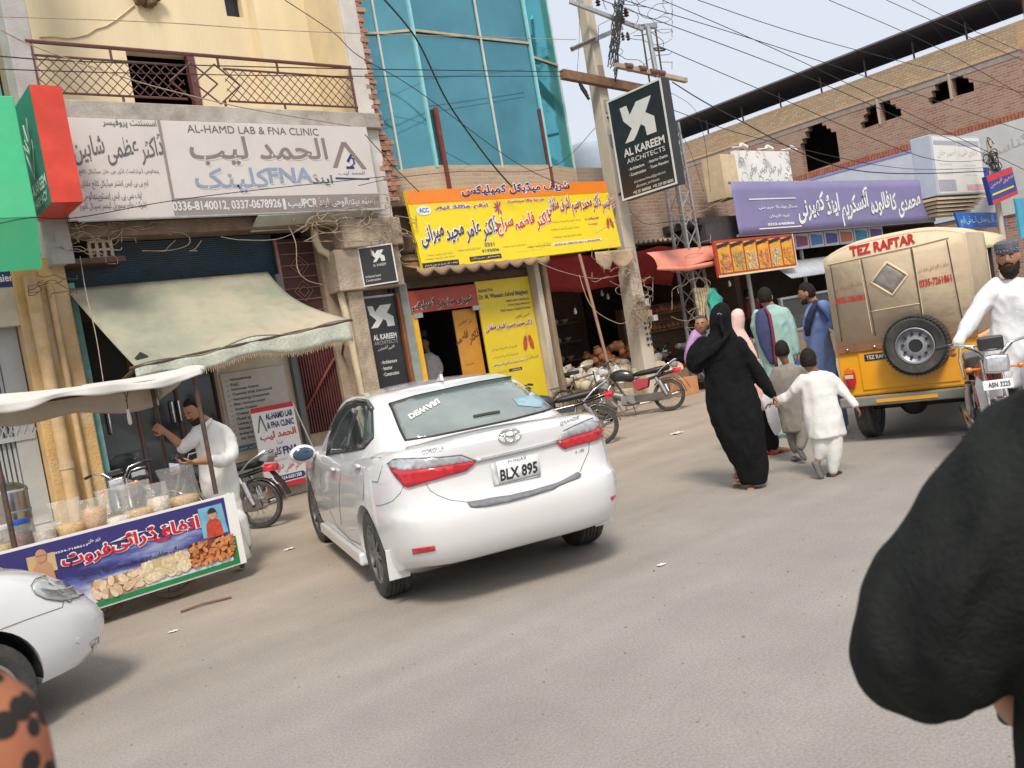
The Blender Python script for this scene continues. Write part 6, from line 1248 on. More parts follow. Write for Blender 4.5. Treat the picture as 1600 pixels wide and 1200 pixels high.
WN = KJ.patch(zc4([(375, 258), (482, 322), (405, 425), (297, 360)]), .012).build('diamond_window', M('hazy plastic window', (.24, .22, .20), .25, var=.3, scale=12), hood, smooth=180, solid=.004)
mb = MB(); KJ.line(mb, zc4([(375, 258), (482, 322), (405, 425), (297, 360), (375, 258)]), .012, .014); mb.build('window_binding', CRM, WN, smooth=180)
JRED = M('jeep red lettering', (.50, .02, .015), .6)
mb = MB()
KJ.text(mb, 'TEZ RAFTAR', zc4([(192, 232)])[0], (330/3.2424, -72/3.2424), (-6/3.2424, -50/3.2424), bold=.04, off=.014)
KJ.text(mb, '0335-7261861', zc4([(118, 474)])[0], (148/3.2424, -24/3.2424), (-4/3.2424, -32/3.2424), bold=.03, off=.014); KJ.text(mb, '0335-7261861', zc4([(542, 388)])[0], (165/3.2424, -34/3.2424), (-5/3.2424, -38/3.2424), bold=.03, off=.014)
mb.build('lettering', JRED, hood, fixn=False)
mb = MB(); KJ.text(mb, 'سکول و کالج کیلئے رابطہ کریں', zc4([(112, 415)])[0], (138/3.2424, -36/3.2424), (-3/3.2424, -24/3.2424), off=.014); KJ.text(mb, 'سکول و کالج کیلئے رابطہ کریں', zc4([(532, 320)])[0], (158/3.2424, -40/3.2424), (-3/3.2424, -26/3.2424), off=.014); mb.build('lettering', M('faded red lettering', (.45, .13, .06), .6), hood, fixn=False)
mb = MB(); mb.box(OH-.03, OH+.02, -.66, .66, .97, 1.03); mb.xf(JW); mb.build('hood_sill', M('brown sill', (.25, .11, .055), .6, var=.2), jp)
for y in (-.58, -.32, .28, .55):
    mb = MB(); mb.sph(JW@V((OH-.035, y, 1.0)), .016, 8, 6); mb.build('snap_button', CHR, jp, smooth=180)
for y in (-.57, .57):
    lamp = MB(); c = V((OH-.01, y, .70)); 
    lamp.loft([[c+V((dx, .055*k*cos(t), .11*k*sin(t)*abs(sin(t))**-.3 if abs(sin(t)) > .01 else 0)) for t in [2*pi*i/20 for i in range(20)]] for dx, k in ((0, 1), (-.03, 1), (-.045, .8))]); lamp.xf(JW); lo = lamp.build('tail_light', LRED, jp, smooth=40)
    for dz, col, nm in ((.075, M('amber lens', (.70, .20, .015), .15, coat=1), 'amber_lens'), (.02, M('pale lens', (.6, .5, .42), .15, coat=1), 'clear_lens')):
        mb = MB(); mb.cbox(c+V((-.046, 0, dz)), .006, .085, .05 if dz > .05 else .04); mb.xf(JW); mb.build(nm, col, lo, bevel=.002)
# spare wheel
sc_ = JW@V((OH-.11, -.13, .965)); bk = JW.to_3x3()@V((-1, 0, 0))
mb = MB(); r, h = .295, .085
prof = [(.18, -h), (.26, -h*1.05), (r-.01, -h*.8), (r, -h*.5), (r, h*.5), (r-.01, h*.8), (.26, h*1.05), (.19, h*.9), (.18, h*.6), (.18, -h)]
mb.lathe(prof, 48, sc_, bk, cap=False); sp = mb.build('spare_tyre', RUB, jp, smooth=35)
mb = MB()
for k in range(48):
    an = 2*pi*k/48; a_ = bk.orthogonal().normalized(); b_ = bk.cross(a_); d = a_*cos(an)+b_*sin(an); q = bk.cross(d); mb.obox(sc_+d*(r-.006)-q*.014-bk*.085, d*.012, q*.028, bk*.17)
mb.build('tread_blocks', RUB, sp)
mb = MB(); mb.lathe([(.182, h*.9), (.172, h*.95), (.164, h*.5), (.135, h*.25), (.1, h*.45), (.065, h*.5), (.062, h*.15), (.0, h*.1)], 40, sc_, bk, cap=False); mb.build('spare_rim', M('grey wheel paint', (.30, .31, .34), .45, metal=.4, var=.15, dirt=.3), sp, smooth=35)
mb = MB()
for k in range(10):
    an = 2*pi*k/10; a_ = bk.orthogonal().normalized(); b_ = bk.cross(a_); c = sc_+(a_*cos(an)+b_*sin(an))*.118+bk*h*.36; mb.cyl(c, c+bk*.02, .014, n=8)
mb.cyl(sc_, sc_+bk*h*.55, .055, n=20); mb.build('hub_holes', BLACKP, sp)
mb = MB(); mb.cyl(sc_-bk*.12, sc_+bk*.0, .05); mb.build('spare_bracket', GREYB, jp)
Bj = Board(JW@V((OH-.0145, .40, .86)), JW.to_3x3()@V((0, -1, 0)), ZV, .3, .07)
mb = MB(); Bj.rect(mb, 0, 0, .3, .07, .003); mb.build('maker_plate', BLACKP, jp, fixn=False); mb = MB(); Bj.text(mb, 'TEZ RAFTAR', .02, .015, .28, .055, d=.006, bold=.02); mb.build('lettering', PALE, jp, fixn=False)
for y in (-.55, .55):
    for x in (0., 2.15): wheel(jp, (x, y, .33), JW, r=.33, w=.17, side=1 if y > 0 else -1, rimmat=GREYB, spokes=6, rr=.2)
mb = MB(); mb.cyl(JW@V((0, -.5, .34)), JW@V((0, .5, .34)), .05); mb.sph(JW@V((0, .1, .34)), (.14, .14, .14), 12, 8); mb.build('rear_axle', M('black axle', (.02, .018, .016), .7), jp, smooth=60)
for y in (-.38, .38):
    mb = MB(); mb.tube([JW@V((x, y, .38+.08*(x/.5)**2)) for x in (-.4, -.2, 0, .3, .5)], .035, 6); mb.build('leaf_spring', IRON, jp)
mb = MB(); mb.box(OH+.03, 2.6, -.4, .4, .42, .52); mb.xf(JW); mb.build('chassis', M('underbody black', (.012, .012, .012), .9), jp)
mb = MB(); mb.box(.95, 1.4, -.5, .5, .9, 1.35); mb.xf(JW); mb.build('seats', M('brown seat', (.16, .09, .05), .7), jp)
# ================================================================ motorcycles: one built, the rest copied with their own paint
SEATM = M('black seat vinyl', (.018, .018, .019), .45, var=.25, scale=10); ENG = M('cast engine alloy', (.26, .255, .25), .5, metal=.6, var=.25, scale=12, dirt=.4, dirtcol=(.14, .11, .08)); DUSTCH = M('dusty chrome', (.50, .48, .46), .25, metal=.95, var=.2, scale=14)
MRED = M('motorcycle red', (.33, .012, .015), .25, var=.1, coat=.8); MBLK = M('motorcycle black', (.02, .02, .022), .25, var=.2, coat=.6)
def bike(loc, rz, label, tankm=MBLK, panelm=MRED, lean=.12, plate=None, steer=0., group='parked motorcycles', bag=False, name='motorcycle', dark=False):
    t = thing(name, label, 'motorcycle', loc, rz, group); W0 = MW[t.name]@MX.Rotation(lean, 4, 'X')
    def fin(mb, nm, mat, par=None, **k): mb.xf(W0); return mb.build(nm, mat, par or t, **k)
    R_ = .285; xf, xr = .62, -.60
    S = MX.Translation(V((xf-.10, 0, .6)))@MX.Rotation(steer, 4, V((-.42, 0, 1)).normalized())@MX.Translation(V((-(xf-.10), 0, -.6)))
    for x, st in ((xf, 1), (xr, 0)):
        c = V((x, 0, R_)); T = S if st else MX.Identity(4)
        mb = MB(); mb.lathe([(R_-.055, -.03), (R_-.03, -.036), (R_-.008, -.028), (R_, 0), (R_-.008, .028), (R_-.03, .036), (R_-.055, .03), (R_-.055, -.03)], 36, c, (0, 1, 0), cap=False); mb.xf(T); wh = fin(mb, 'wheel', RUB, smooth=50)
        mb = MB(); mb.lathe([(R_-.052, -.024), (R_-.066, -.012), (R_-.066, .012), (R_-.052, .024)], 36, c, (0, 1, 0), cap=False); mb.lathe([(.0, -.06), (.065, -.055), (.065, .055), (0, .06)], 16, c, (0, 1, 0), cap=False); mb.xf(T); fin(mb, 'rim', DUSTCH if not dark else ENG, wh, smooth=50)
        mb = MB()
        for k in range(18):
            an = 2*pi*k/18; mb.cyl(c+V((.05*cos(an+.5), .035*(-1)**k, .05*sin(an+.5))), c+V(((R_-.06)*cos(an), 0, (R_-.06)*sin(an))), .0028, n=3)
        mb.xf(T); fin(mb, 'spokes', DUSTCH, wh)
        mb = MB(); a0, a1 = ((.15, 2.25) if st else (.75, 3.05)); rr_ = R_+.035; n = 14
        mb.loft([[c+V((rr_*cos(a)-(1-k**2)*0, .055*k, 0))+V((0, 0, rr_*sin(a)-.018*k*k)) for k in (-1, -.5, 0, .5, 1)] for a in [a0+(a1-a0)*i/n for i in range(n+1)]], cap=False, closed=False); mb.xf(T); fin(mb, 'mudguard', DUSTCH if st else MBLK, smooth=180, solid=.004)
    # fork and steering
    mb = MB()
    for s_ in (1, -1): mb.cyl((xf, s_*.065, R_), (xf-.24, s_*.065, .88), .017, n=8)
    mb.xf(S); fin(mb, 'fork', DUSTCH, smooth=60)
    mb = MB(); mb.tube([(xf-.35, .36, 1.0), (xf-.30, .27, 1.02), (xf-.20, .14, 1.0), (xf-.22, .06, .90), (xf-.22, -.06, .90), (xf-.20, -.14, 1.0), (xf-.30, -.27, 1.02), (xf-.35, -.36, 1.0)], .012, 7); mb.xf(S); hb_ = fin(mb, 'handlebar', CHR, smooth=60)
    for s_ in (1, -1):
        mb = MB(); mb.tube([(xf-.305, s_*.28, 1.02), (xf-.35, s_*.37, 1.0)], .017, 8); mb.tube([(xf-.22, s_*.26, 1.03), (xf-.26, s_*.36, 1.01)], .006, 5); mb.xf(S); fin(mb, 'grip', PLAST, hb_, smooth=60)
    mb = MB(); mb.loft([[V((x, y*k, .86+z*k)) for y, z in ((-.085, -.07), (-.095, 0), (-.085, .065), (0, .075), (.085, .065), (.095, 0), (.085, -.07), (0, -.08))] for x, k in ((xf-.20, .6), (xf-.10, .95), (xf-.04, 1.0))]); mb.xf(S); hl = fin(mb, 'headlight', CHR, smooth=40)
    mb = MB(); mb.loft([[V((x, y*k, .86+z*k)) for y, z in ((-.075, -.06), (-.08, 0), (-.075, .055), (0, .062), (.075, .055), (.08, 0), (.075, -.06), (0, -.068))] for x, k in ((xf-.042, 1.0), (xf-.028, .9), (xf-.02, .5))]); mb.xf(S); fin(mb, 'lens', LCLR, hl, smooth=40)
    mb = MB(); mb.cbox((xf-.16, 0, .985), .10, .15, .06); mb.xf(S); fin(mb, 'meter', PLAST, bevel=.012)
    for s_ in (1, -1):
        mb = MB(); mb.cyl((xf-.12, s_*.09, .82), (xf-.12, s_*.17, .82), .01, n=5); mb.sph((xf-.12, s_*.185, .82), (.022, .03, .022), 10, 6); mb.xf(S); fin(mb, 'indicator', M('amber lens', (.70, .20, .015), .15, coat=1), smooth=60)
    # frame, tank, panels, seat
    mb = MB(); mb.tube([(xf-.25, 0, .82), (.15, 0, .66), (-.15, 0, .60), (-.75, 0, .70)], .028, 8); mb.tube([(xf-.22, 0, .78), (.20, 0, .40), (.0, 0, .26)], .02, 8); fin(mb, 'frame', MBLK, smooth=60)
    def rs(x, w_, z0, z1): return [V((x, y, z)) for y, z in ((-w_*.6, z0), (-w_, z0+(z1-z0)*.3), (-w_*.92, z0+(z1-z0)*.75), (-w_*.5, z1), (w_*.5, z1), (w_*.92, z0+(z1-z0)*.75), (w_, z0+(z1-z0)*.3), (w_*.6, z0))]
    mb = MB(); mb.loft([rs(.40, .06, .70, .80), rs(.34, .10, .66, .86), rs(.2, .118, .64, .875), rs(.05, .11, .63, .84), rs(-.04, .08, .62, .77)]); fin(mb, 'fuel_tank', tankm, subd=1, smooth=180)
    mb = MB(); mb.loft([rs(-.02, .075, .70, .765), rs(-.1, .12, .69, .785), rs(-.3, .13, .70, .80), rs(-.55, .125, .71, .83), rs(-.70, .10, .73, .825)]); fin(mb, 'seat', SEATM, subd=1, smooth=180)
    mb = MB(); mb.tube([(-.42, .13, .66), (-.60, .135, .80), (-.80, .10, .90), (-.82, 0, .905), (-.80, -.10, .90), (-.60, -.135, .80), (-.42, -.13, .66)], .011, 6); fin(mb, 'grab_rail', CHR, smooth=60)
    for s_ in (1, -1):
        mb = MB(); mb.prism([(.02, .62), (-.30, .64), (-.26, .48), (-.05, .44)], (0, s_*.075, 0), (1, 0, 0), (0, 0, 1), (0, s_*.02, 0)); fin(mb, 'side_panel', panelm, bevel=.012)
        mb = MB(); mb.cyl((xr+.02, s_*.11, R_), (-.42, s_*.11, .62), .03, n=8); mb.cyl((xr+.06, s_*.11, R_+.09), (-.47, s_*.11, .56), .04, n=8); fin(mb, 'shock_absorber', DUSTCH, smooth=50)
    mb = MB(); mb.cbox((.10, 0, .30), .30, .18, .16); mb.cyl((.22, 0, .36), (.38, 0, .42), .065, n=12); mb.cyl((.04, -.11, .30), (.04, .11, .30), .085, n=16); [mb.cyl((.235+.03*k, 0, .365+.012*k), (.243+.03*k, 0, .368+.012*k), .085, n=14) for k in range(5)]; fin(mb, 'engine', ENG, smooth=40)
    mb = MB(); mb.tube([(.36, -.06, .36), (.40, -.08, .26), (.20, -.10, .2), (-.2, -.13, .22), (-.32, -.14, .24)], .016, 7); mb.tube([(-.28, -.14, .235), (-.35, -.14, .245), (-.85, -.14, .33), (-.88, -.14, .335)], [.02, .038, .045, .03], 10); fin(mb, 'exhaust', CHR, smooth=50)
    mb = MB(); mb.prism([(.02, .36), (-.64, .36), (-.68, .25), (-.60, .21), (0, .22)], (0, .08, 0), (1, 0, 0), (0, 0, 1), (0, .03, 0)); fin(mb, 'chain_case', M('dusty black case', (.09, .08, .07), .7, var=.3, dirt=.5, dirtcol=(.2, .16, .12)), bevel=.01)
    mb = MB(); mb.cyl((.05, .1, .2), (-.02, .30, .0), .01, n=6); fin(mb, 'side_stand', IRON)
    mb = MB(); mb.cyl((.12, -.24, .24), (.12, .24, .24), .011, n=6); 
    for s_ in (1, -1): mb.cyl((.12, s_*.18, .24), (.12, s_*.27, .24), .018, n=8)
    fin(mb, 'foot_pegs', PLAST)
    mb = MB(); mb.loft([[V((x, y, z)) for y, z in ((-.09*k, .655), (-.095*k, .70), (-.06*k, .745), (.06*k, .745), (.095*k, .70), (.09*k, .655))] for x, k in ((-.74, .9), (-.80, 1), (-.86, .9), (-.875, .6))]); fin(mb, 'tail_light', LRED, smooth=40)
    mb = MB(); mb.cbox((-.76, 0, .82), .12, .18, .09, MX.Rotation(-.3, 3, 'Y')); fin(mb, 'tail_cowl', M('grey cowl', (.22, .22, .22), .5), bevel=.02)
    mb = MB(); mb.loft([[V((x, y, z)) for y in (-.06, .06)] for x, z in ((-.78, .68), (-.93, .50), (-.99, .36))], cap=False, closed=False); fin(mb, 'rear_flap', MBLK, solid=.006)
    B_ = Board(W0@V((-.895, .075, .50)), W0.to_3x3()@V((0, -1, 0)), W0.to_3x3()@V((.55, 0, .8)), .15, .11)
    mb = MB(); B_.body(mb, .004); pl_ = mb.build('rear_plate', M('plate white', (.78, .78, .78), .35, var=.02), t)
    mb = MB(); B_.text(mb, plate or 'DGK 41', .015, .02, .135, .085, d=.004, bold=.02); mb.build('lettering', BLACKP, pl_, fixn=False)
    mb = MB()
    for s_ in (1, -1): mb.tube([(xf-.28, s_*.2, 1.01), (xf-.14, s_*.1, .95), (xf-.16, s_*.03, .86), (.2, s_*.05, .70)], .005, 4)
    mb.xf(S); fin(mb, 'cables', PLAST, smooth=60)
    return t, W0, S
# parked row in front of the crockery shop
def along(p, q): a, b = pz(*p), pz(*q); d = b-a; return (a+b)/2, math.atan2(d.y, d.x)
# broadside red-panelled one: front wheel left, back wheel right
c, az = along((1040, 643), (955, 655)); bike(c, az, 'red panelled motorcycle parked broadside in front of the crockery shop', lean=.14, plate='DGH 77')
c1 = pz(1085, 612); bike((c1.x+.35, c1.y+.1, 0), az+2.6, 'dark red motorcycle facing the street between the pole and the person in black', tankm=MRED, panelm=MRED, lean=.12)
c1 = pz(1048, 607); bike((c1.x+.1, c1.y+.35, 0), az+2.2, 'black motorcycle half hidden behind the red panelled motorcycle', tankm=MBLK, panelm=MBLK, lean=.12)
cb = pz(878, 706); bike((cb.x, cb.y, 0), math.atan2(.62, -.8), 'black motorcycle half hidden behind the white saloon, tail towards us', tankm=MBLK, panelm=MBLK, lean=.12, plate='MLK 90')
# motorcycles behind the nut cart
c2, az2 = along((412, 824), (310, 800)); tr_ = pz(410, 825); b2, W2, S2 = bike((tr_.x-.33, tr_.y+.47, 0), math.atan2(.80, -.55), 'red and black motorcycle with white plate behind the person in white at the cart', tankm=MBLK, panelm=MRED, lean=.1, plate='RNK 22')
tr3 = pz(232, 840); bike((3.05, 10.9, 0), math.atan2(-.9, -.45), 'dusty brown tanked motorcycle standing behind the nut bags', tankm=M('dusty brown tank', (.30, .215, .15), .7, var=.25, dirt=.5, dirtcol=(.42, .34, .26)), panelm=MBLK, lean=.1, dark=True)
# ================================================================ bicycle leaning by the crockery display
bc = thing('bicycle', 'old roadster bicycle parked in front of the crockery display', 'bicycle', (11.35, 11.75, 0), 0.02); BW = MW[bc.name]@MX.Rotation(.06, 4, 'X')
BST = M('dusty bicycle enamel', (.10, .08, .06), .6, var=.3, dirt=.5, dirtcol=(.34, .27, .19), dscale=8)
for x in (-.55, .55):
    mb = MB(); mb.lathe([(.30, -.014), (.318, -.018), (.335, 0), (.318, .018), (.30, .014), (.30, -.014)], 36, (x, 0, .335), (0, 1, 0), cap=False); mb.xf(BW); wh = mb.build('wheel', RUB, bc, smooth=60)
    mb = MB(); mb.lathe([(.30, -.012), (.29, 0), (.30, .012)], 36, (x, 0, .335), (0, 1, 0), cap=False)
    for k in range(16): an = 2*pi*k/16; mb.cyl((x, .02*(-1)**k, .335), (x+.295*cos(an), 0, .335+.295*sin(an)), .002, n=3)
    mb.xf(BW); mb.build('rim', DUSTCH, wh)
    mb = MB(); mb.loft([[V((x+.36*cos(a), y, .335+.36*sin(a))) for y in (-.03, 0, .03)] for a in [.5+2.2*i/12 for i in range(13)]], cap=False, closed=False); mb.xf(BW); mb.build('mudguard', BST, bc, solid=.003)
mb = MB()
for a, b in (((-.55, .335), (-.13, .33)), ((-.13, .33), (-.22, .86)), ((-.20, .80), (.33, .84)), ((-.13, .33), (.34, .76)), ((-.55, .335), (-.20, .80)), ((.33, .90), (.36, .70)), ((.36, .70), (.55, .335))): mb.cyl((a[0], 0, a[1]), (b[0], 0, b[1]), .015, n=7)
mb.xf(BW); mb.build('frame', BST, bc, smooth=60)
mb = MB(); mb.loft([[V((x, y*w_, z)) for y, z in ((-1, .92), (-.8, .96), (.8, .96), (1, .92), (0, .90))] for x, w_ in ((-.36, .10), (-.2, .09), (-.06, .025))]); mb.xf(BW); mb.build('saddle', SEATM, bc, smooth=60)
mb = MB(); mb.tube([(.20, .27, .98), (.32, .25, 1.0), (.36, .12, .99), (.34, 0, .96), (.36, -.12, .99), (.32, -.25, 1.0), (.20, -.27, .98)], .011, 6); mb.xf(BW); mb.build('handlebar', DUSTCH, bc, smooth=60)
mb = MB()
for y in (-.06, 0, .06): mb.cyl((-.80, y, .72), (-.32, y, .74), .007, n=5)
for y in (-.06, .06): mb.cyl((-.76, y, .72), (-.56, y, .34), .006, n=5)
mb.xf(BW); mb.build('carrier', BST, bc)
mb = MB(); mb.lathe([(.09, -.01), (.09, .01)], 20, (-.13, .03, .33), (0, 1, 0)); mb.cyl((-.13, .05, .33), (-.03, .06, .21), .009, n=5); mb.cyl((-.13, -.05, .33), (-.23, -.06, .45), .009, n=5); mb.xf(BW); mb.build('crank', DUSTCH, bc)
# ================================================================ dry fruit hand cart
cart_az = rad(3)
ca = V((cos(cart_az), sin(cart_az), 0)); cn_ = V((-ca.y, ca.x, 0))
b0 = pz(292, 932); cpl = V((b0.x, b0.y-.10, 0))
def CP(u, v, dn=0.): return plane_hit(u, v, cpl+cn_*dn, cn_)
TLp, TRp, BRp, BLp = CP(20, 866), CP(352, 776), CP(385, 880), CP(60, 975)
zt_ = (CP(20, 866).z+CP(352, 776).z)/2; zb_ = (CP(385, 880).z+CP(165, 946).z)/2; cx0, cx1 = CP(5, 872).dot(ca), CP(352, 776).dot(ca); cx1b = CP(385, 880).dot(ca)
ct = thing('dry_fruit_cart', 'wheeled dry fruit hand cart with printed banner and white canopy', 'hand cart', (CP(200, 900).x, CP(200, 900).y+.4, 0))
def C(s_, d, z): return cpl-ca*cpl.dot(ca)+ca*s_+cn_*d+V((0, 0, z))
DEP = 1.05
mb = MB(); mb.obox(C(cx0-.25, .03, zt_-.10), ca*(cx1-cx0+.25), cn_*DEP, V((0, 0, .05))); mb.build('tray', WOOD, ct)
for d in (.03, DEP):
    mb = MB(); mb.obox(C(cx0-.25, d, zt_-.10), ca*(cx1-cx0+.25), cn_*.03, V((0, 0, .10))); mb.build('tray_side', WOOD, ct)
# canopy: posts, frame and cloth. posts at pixel lines
def postpx(u0, v0, u1, v1, d, nm='post', m=IRON, r=.02):
    a, b = CP(u0, v0, d), CP(u1, v1, d); mb = MB(); s_ = (a.dot(ca)+b.dot(ca))/2; mb.cyl(C(s_, d, b.z), C(s_, d, a.z), r, n=6); mb.build(nm, m, ct); return s_, a.z
s1, z1 = postpx(303, 584, 337, 772, .05); s2, z2 = postpx(-2, 720, 22, 860, .05); s3, z3 = postpx(240, 600, 262, 752, DEP-.05)
zc_ = CP(303, 584, .05).z+.02
CAN = M('white cart canopy cloth', (.60, .58, .54), .8, var=.06, scale=3, bump=.15, bscale=6, dirt=.2)
s0_ = cx0-.45
def canopy(a, b):
    s_ = s0_+(s1+.05-s0_)*a; d = -.02+(DEP+.05)*b; return C(s_, d, zc_+.0+.05*sin(pi*b)-.035*abs(sin(a*pi*3))*(1-.5*abs(2*b-1))+.02*sin(a*14+b*5))
mb = MB(); mb.grid(canopy, 60, 20); cv = mb.build('canopy', CAN, ct, smooth=180, solid=.008)
def skirt(a, b, d):
    p = canopy(a, 0 if d < .5 else 1); return p+V((0, 0, -(.045+.03*abs(sin(a*7))+.015*sin(a*23))*b))+cn_*(.015*sin(a*31)*b*(1 if d < .5 else -1))
mb = MB(); mb.grid(lambda a, b: skirt(a, b, 0), 80, 4); mb.build('front_hem', CAN, ct, smooth=180, solid=.006)
mb = MB(); mb.grid(lambda a, b: canopy(a, 1)+V((0, 0, -(.12+.12*a)*b)), 60, 4); mb.build('rear_flap', M('beige lining', (.52, .44, .34), .85, var=.1), ct, smooth=180, solid=.006)
mb = MB(); mb.tube([canopy(1, b/10)+ca*.01+V((0, 0, -.01)) for b in range(11)], .028, 8); mb.build('rolled_end', CAN, ct, smooth=180)
mb = MB(); mb.grid(lambda a, b: canopy(1, a)+V((0, 0, -(.17*a+.02)*b))+ca*(.02+.01*sin(a*12)), 14, 4); mb.build('end_flap', CAN, ct, smooth=180, solid=.005)
for d in (.05, DEP-.05):
    mb = MB(); mb.cyl(C(s0_, d, zc_-.03), C(s1, d, zc_-.03), .014, n=5); mb.build('canopy_bar', IRON, ct)
# banner
Bn = Board(C(cx0-.12, -.012, zb_), ca, ZV, cx1b-cx0+.12, zt_-zb_+.03)
mb = MB(); Bn.body(mb, .012); mb.build('banner_backing', WHITE, ct)
def gradmat():
    m, nt, b, lk = nodemat('sky printed banner'); N = nt.nodes.new; tc = N('ShaderNodeTexCoord'); sp_ = N('ShaderNodeSeparateXYZ'); lk.new(tc.outputs['Object'], sp_.inputs[0])
    n = N('ShaderNodeTexNoise'); n.inputs['Scale'].default_value = 3.5; n.inputs['Detail'].default_value = 6; mp = N('ShaderNodeMapping'); mp.inputs[3].default_value = (.5, 1, 1.8); lk.new(tc.outputs['Object'], mp.inputs[0]); lk.new(mp.outputs[0], n.inputs[0])
    # printed clouds on navy, lighter towards the foot of the print
    ad = N('ShaderNodeMapRange'); ad.inputs[1].default_value = zt_+.02; ad.inputs[2].default_value = zb_; ad.inputs[3].default_value = -.25; ad.inputs[4].default_value = .25; lk.new(sp_.outputs[2], ad.inputs[0])
    sm = N('ShaderNodeMath'); sm.operation = 'ADD'; lk.new(n.outputs[0], sm.inputs[0]); lk.new(ad.outputs[0], sm.inputs[1])
    cr = N('ShaderNodeValToRGB'); e = cr.color_ramp.elements; e[0].position = .40; e[0].color = (.035, .03, .16, 1); e[1].position = .68; e[1].color = (.62, .66, .74, 1); x = e.new(.5); x.color = (.10, .12, .36, 1); lk.new(sm.outputs[0], cr.inputs[0]); lk.new(cr.outputs[0], b.inputs[0]); b.inputs['Roughness'].default_value = .45; return m
w_, h_ = Bn.w, Bn.h
mb = MB(); Bn.rect(mb, .02, .02, w_-.10, h_-.02, .004); bp_ = mb.build('banner_print', gradmat(), ct, fixn=False)
mb = MB(); Bn.poly(mb, [(.02, .015), (w_-.06, .015), (w_-.06, .26), (w_-.115, .26), (w_-.115, .055), (.02, .055)], .006); mb.build('green_edge', M('green print', (.01, .22, .06), .45), ct, fixn=False)
def bq(u, v): return Bn.px(u, v)
# printed nuts
rnd = random.Random(21)
def nuts(poly, nm, base, m1, m2, L, n, asp, curl=0.):
    mb = MB(); Bn.ppoly(mb, poly, .008); mb.build(nm+'_ground', base, ct, fixn=False)
    a = [bq(*p) for p in poly]; lo = (min(p[0] for p in a), min(p[1] for p in a)); hi = (max(p[0] for p in a), max(p[1] for p in a)); A, Bm = MB(), MB()
    for k in range(n):
        cx, cy = lo[0]+(hi[0]-lo[0])*rnd.random(), lo[1]+(hi[1]-lo[1])*rnd.random()
        cx = min(max(cx, lo[0]+L*.8), hi[0]-L*.8); cy = min(max(cy, lo[1]+L*.8), hi[1]-L*.8); an = rnd.random()*pi
        tgt = A if k % 2 else Bm
        Bn.poly(tgt, [(cx+cos(an)*L*cos(q)-sin(an)*L*asp*sin(q), cy+sin(an)*L*cos(q)+cos(an)*L*asp*sin(q)*(1 if cos(q) < .3 else .7)) for q in [2*pi*i/10 for i in range(10)]], .010+.00025*k)
    A.build(nm+'_print', m1, ct, fixn=False); Bm.build(nm+'_print', m2, ct, fixn=False)
nuts([(292, 852), (362, 836), (369, 868), (299, 888)], 'almond', M('almond dark', (.22, .06, .02), .5), M('almond print', (.50, .17, .055), .5, var=.25, scale=30), M('almond print light', (.60, .26, .10), .5, var=.2, scale=30), .030, 90, .55)
nuts([(220, 880), (290, 858), (299, 888), (228, 912)], 'walnut', M('walnut ground', (.55, .43, .24), .5), M('walnut print', (.62, .50, .30), .5, var=.35, scale=40), M('walnut print light', (.70, .60, .40), .5, var=.3, scale=40), .050, 26, .85)
nuts([(140, 912), (220, 886), (228, 916), (152, 940)], 'pistachio', M('pistachio ground', (.40, .22, .12), .5), M('pistachio print', (.62, .42, .27), .5, var=.25, scale=30), M('pistachio print light', (.72, .56, .38), .5, var=.2, scale=30), .042, 44, .6)
def bt(s, p, q, m1, m2=None, bold=.03, grow=.05, shear=0., d=.012):
    a0, b0 = bq(*p); a1, b1 = bq(*q)
    if m2: s2 = MB(); Bn.text(s2, s, a0-.008, b0-.008, a1+.008, b1+.008, d=d, bold=bold+grow, shear=shear); lettering(ct, s2, m2, 'lettering_outline')
    s1 = MB(); Bn.text(s1, s, a0, b0, a1, b1, d=d+.004, bold=bold, shear=shear); lettering(ct, s1, m1)
BRED = M('banner red', (.55, .008, .03), .45)
bt('فروٹ', (98, 892), (170, 846), BRED, WHITE); bt('ڈرائی', (174, 866), (241, 820), BRED, WHITE); bt('اتفاق', (240, 848), (308, 804), BRED, WHITE)
bt('0334-7188513', (84, 866), (136, 849), WHITE, None, bold=.02); bt('نزیر خان', (137, 850), (155, 838), WHITE, None, bold=.01)
bt('دہ خڑسترگی جانان غم پر ماء سوتی بیا پشتنوں', (124, 908), (310, 843), BLACKP, None, bold=.02)
# portrait panels (plain printed figures, no likeness)
for (pts, bgm, shirt, nm) in (([(308, 796), (345, 786), (356, 830), (318, 842)], M('portrait sky', (.18, .42, .58), .5, var=.3), M('portrait red', (.50, .06, .03), .5, var=.4, scale=30), 'boy_portrait'), ([(40, 872), (84, 862), (90, 890), (46, 900)], M('portrait tan', (.60, .42, .20), .5), M('portrait skin', (.52, .27, .16), .5), 'old_portrait')):
    mb = MB(); Bn.ppoly(mb, pts, .008); mb.build(nm, bgm, ct, fixn=False)
    a = [bq(*p) for p in pts]; cx = sum(p[0] for p in a)/4; cy = sum(p[1] for p in a)/4; hh_ = .12
    mb = MB(); Bn.poly(mb, [(cx-.075, cy-.14), (cx+.075, cy-.14), (cx+.065, cy-.02), (cx+.03, cy+.02), (cx-.03, cy+.02), (cx-.065, cy-.02)], .012); mb.build('portrait_shirt', shirt, ct, fixn=False)
    mb = MB(); Bn.poly(mb, [(cx+.036*cos(q), cy+.055+.045*sin(q)) for q in [2*pi*i/14 for i in range(14)]], .016); mb.build('portrait_face', M('portrait skin', (.52, .27, .16), .5), ct, fixn=False)
    mb = MB(); Bn.poly(mb, [(cx+.04*cos(q), cy+.068+.045*sin(q)) for q in [pi*i/8 for i in range(9)]], .020); mb.build('portrait_hair', BLACKP if nm != 'old_portrait' else M('portrait skin', (.52, .27, .16), .5), ct, fixn=False)
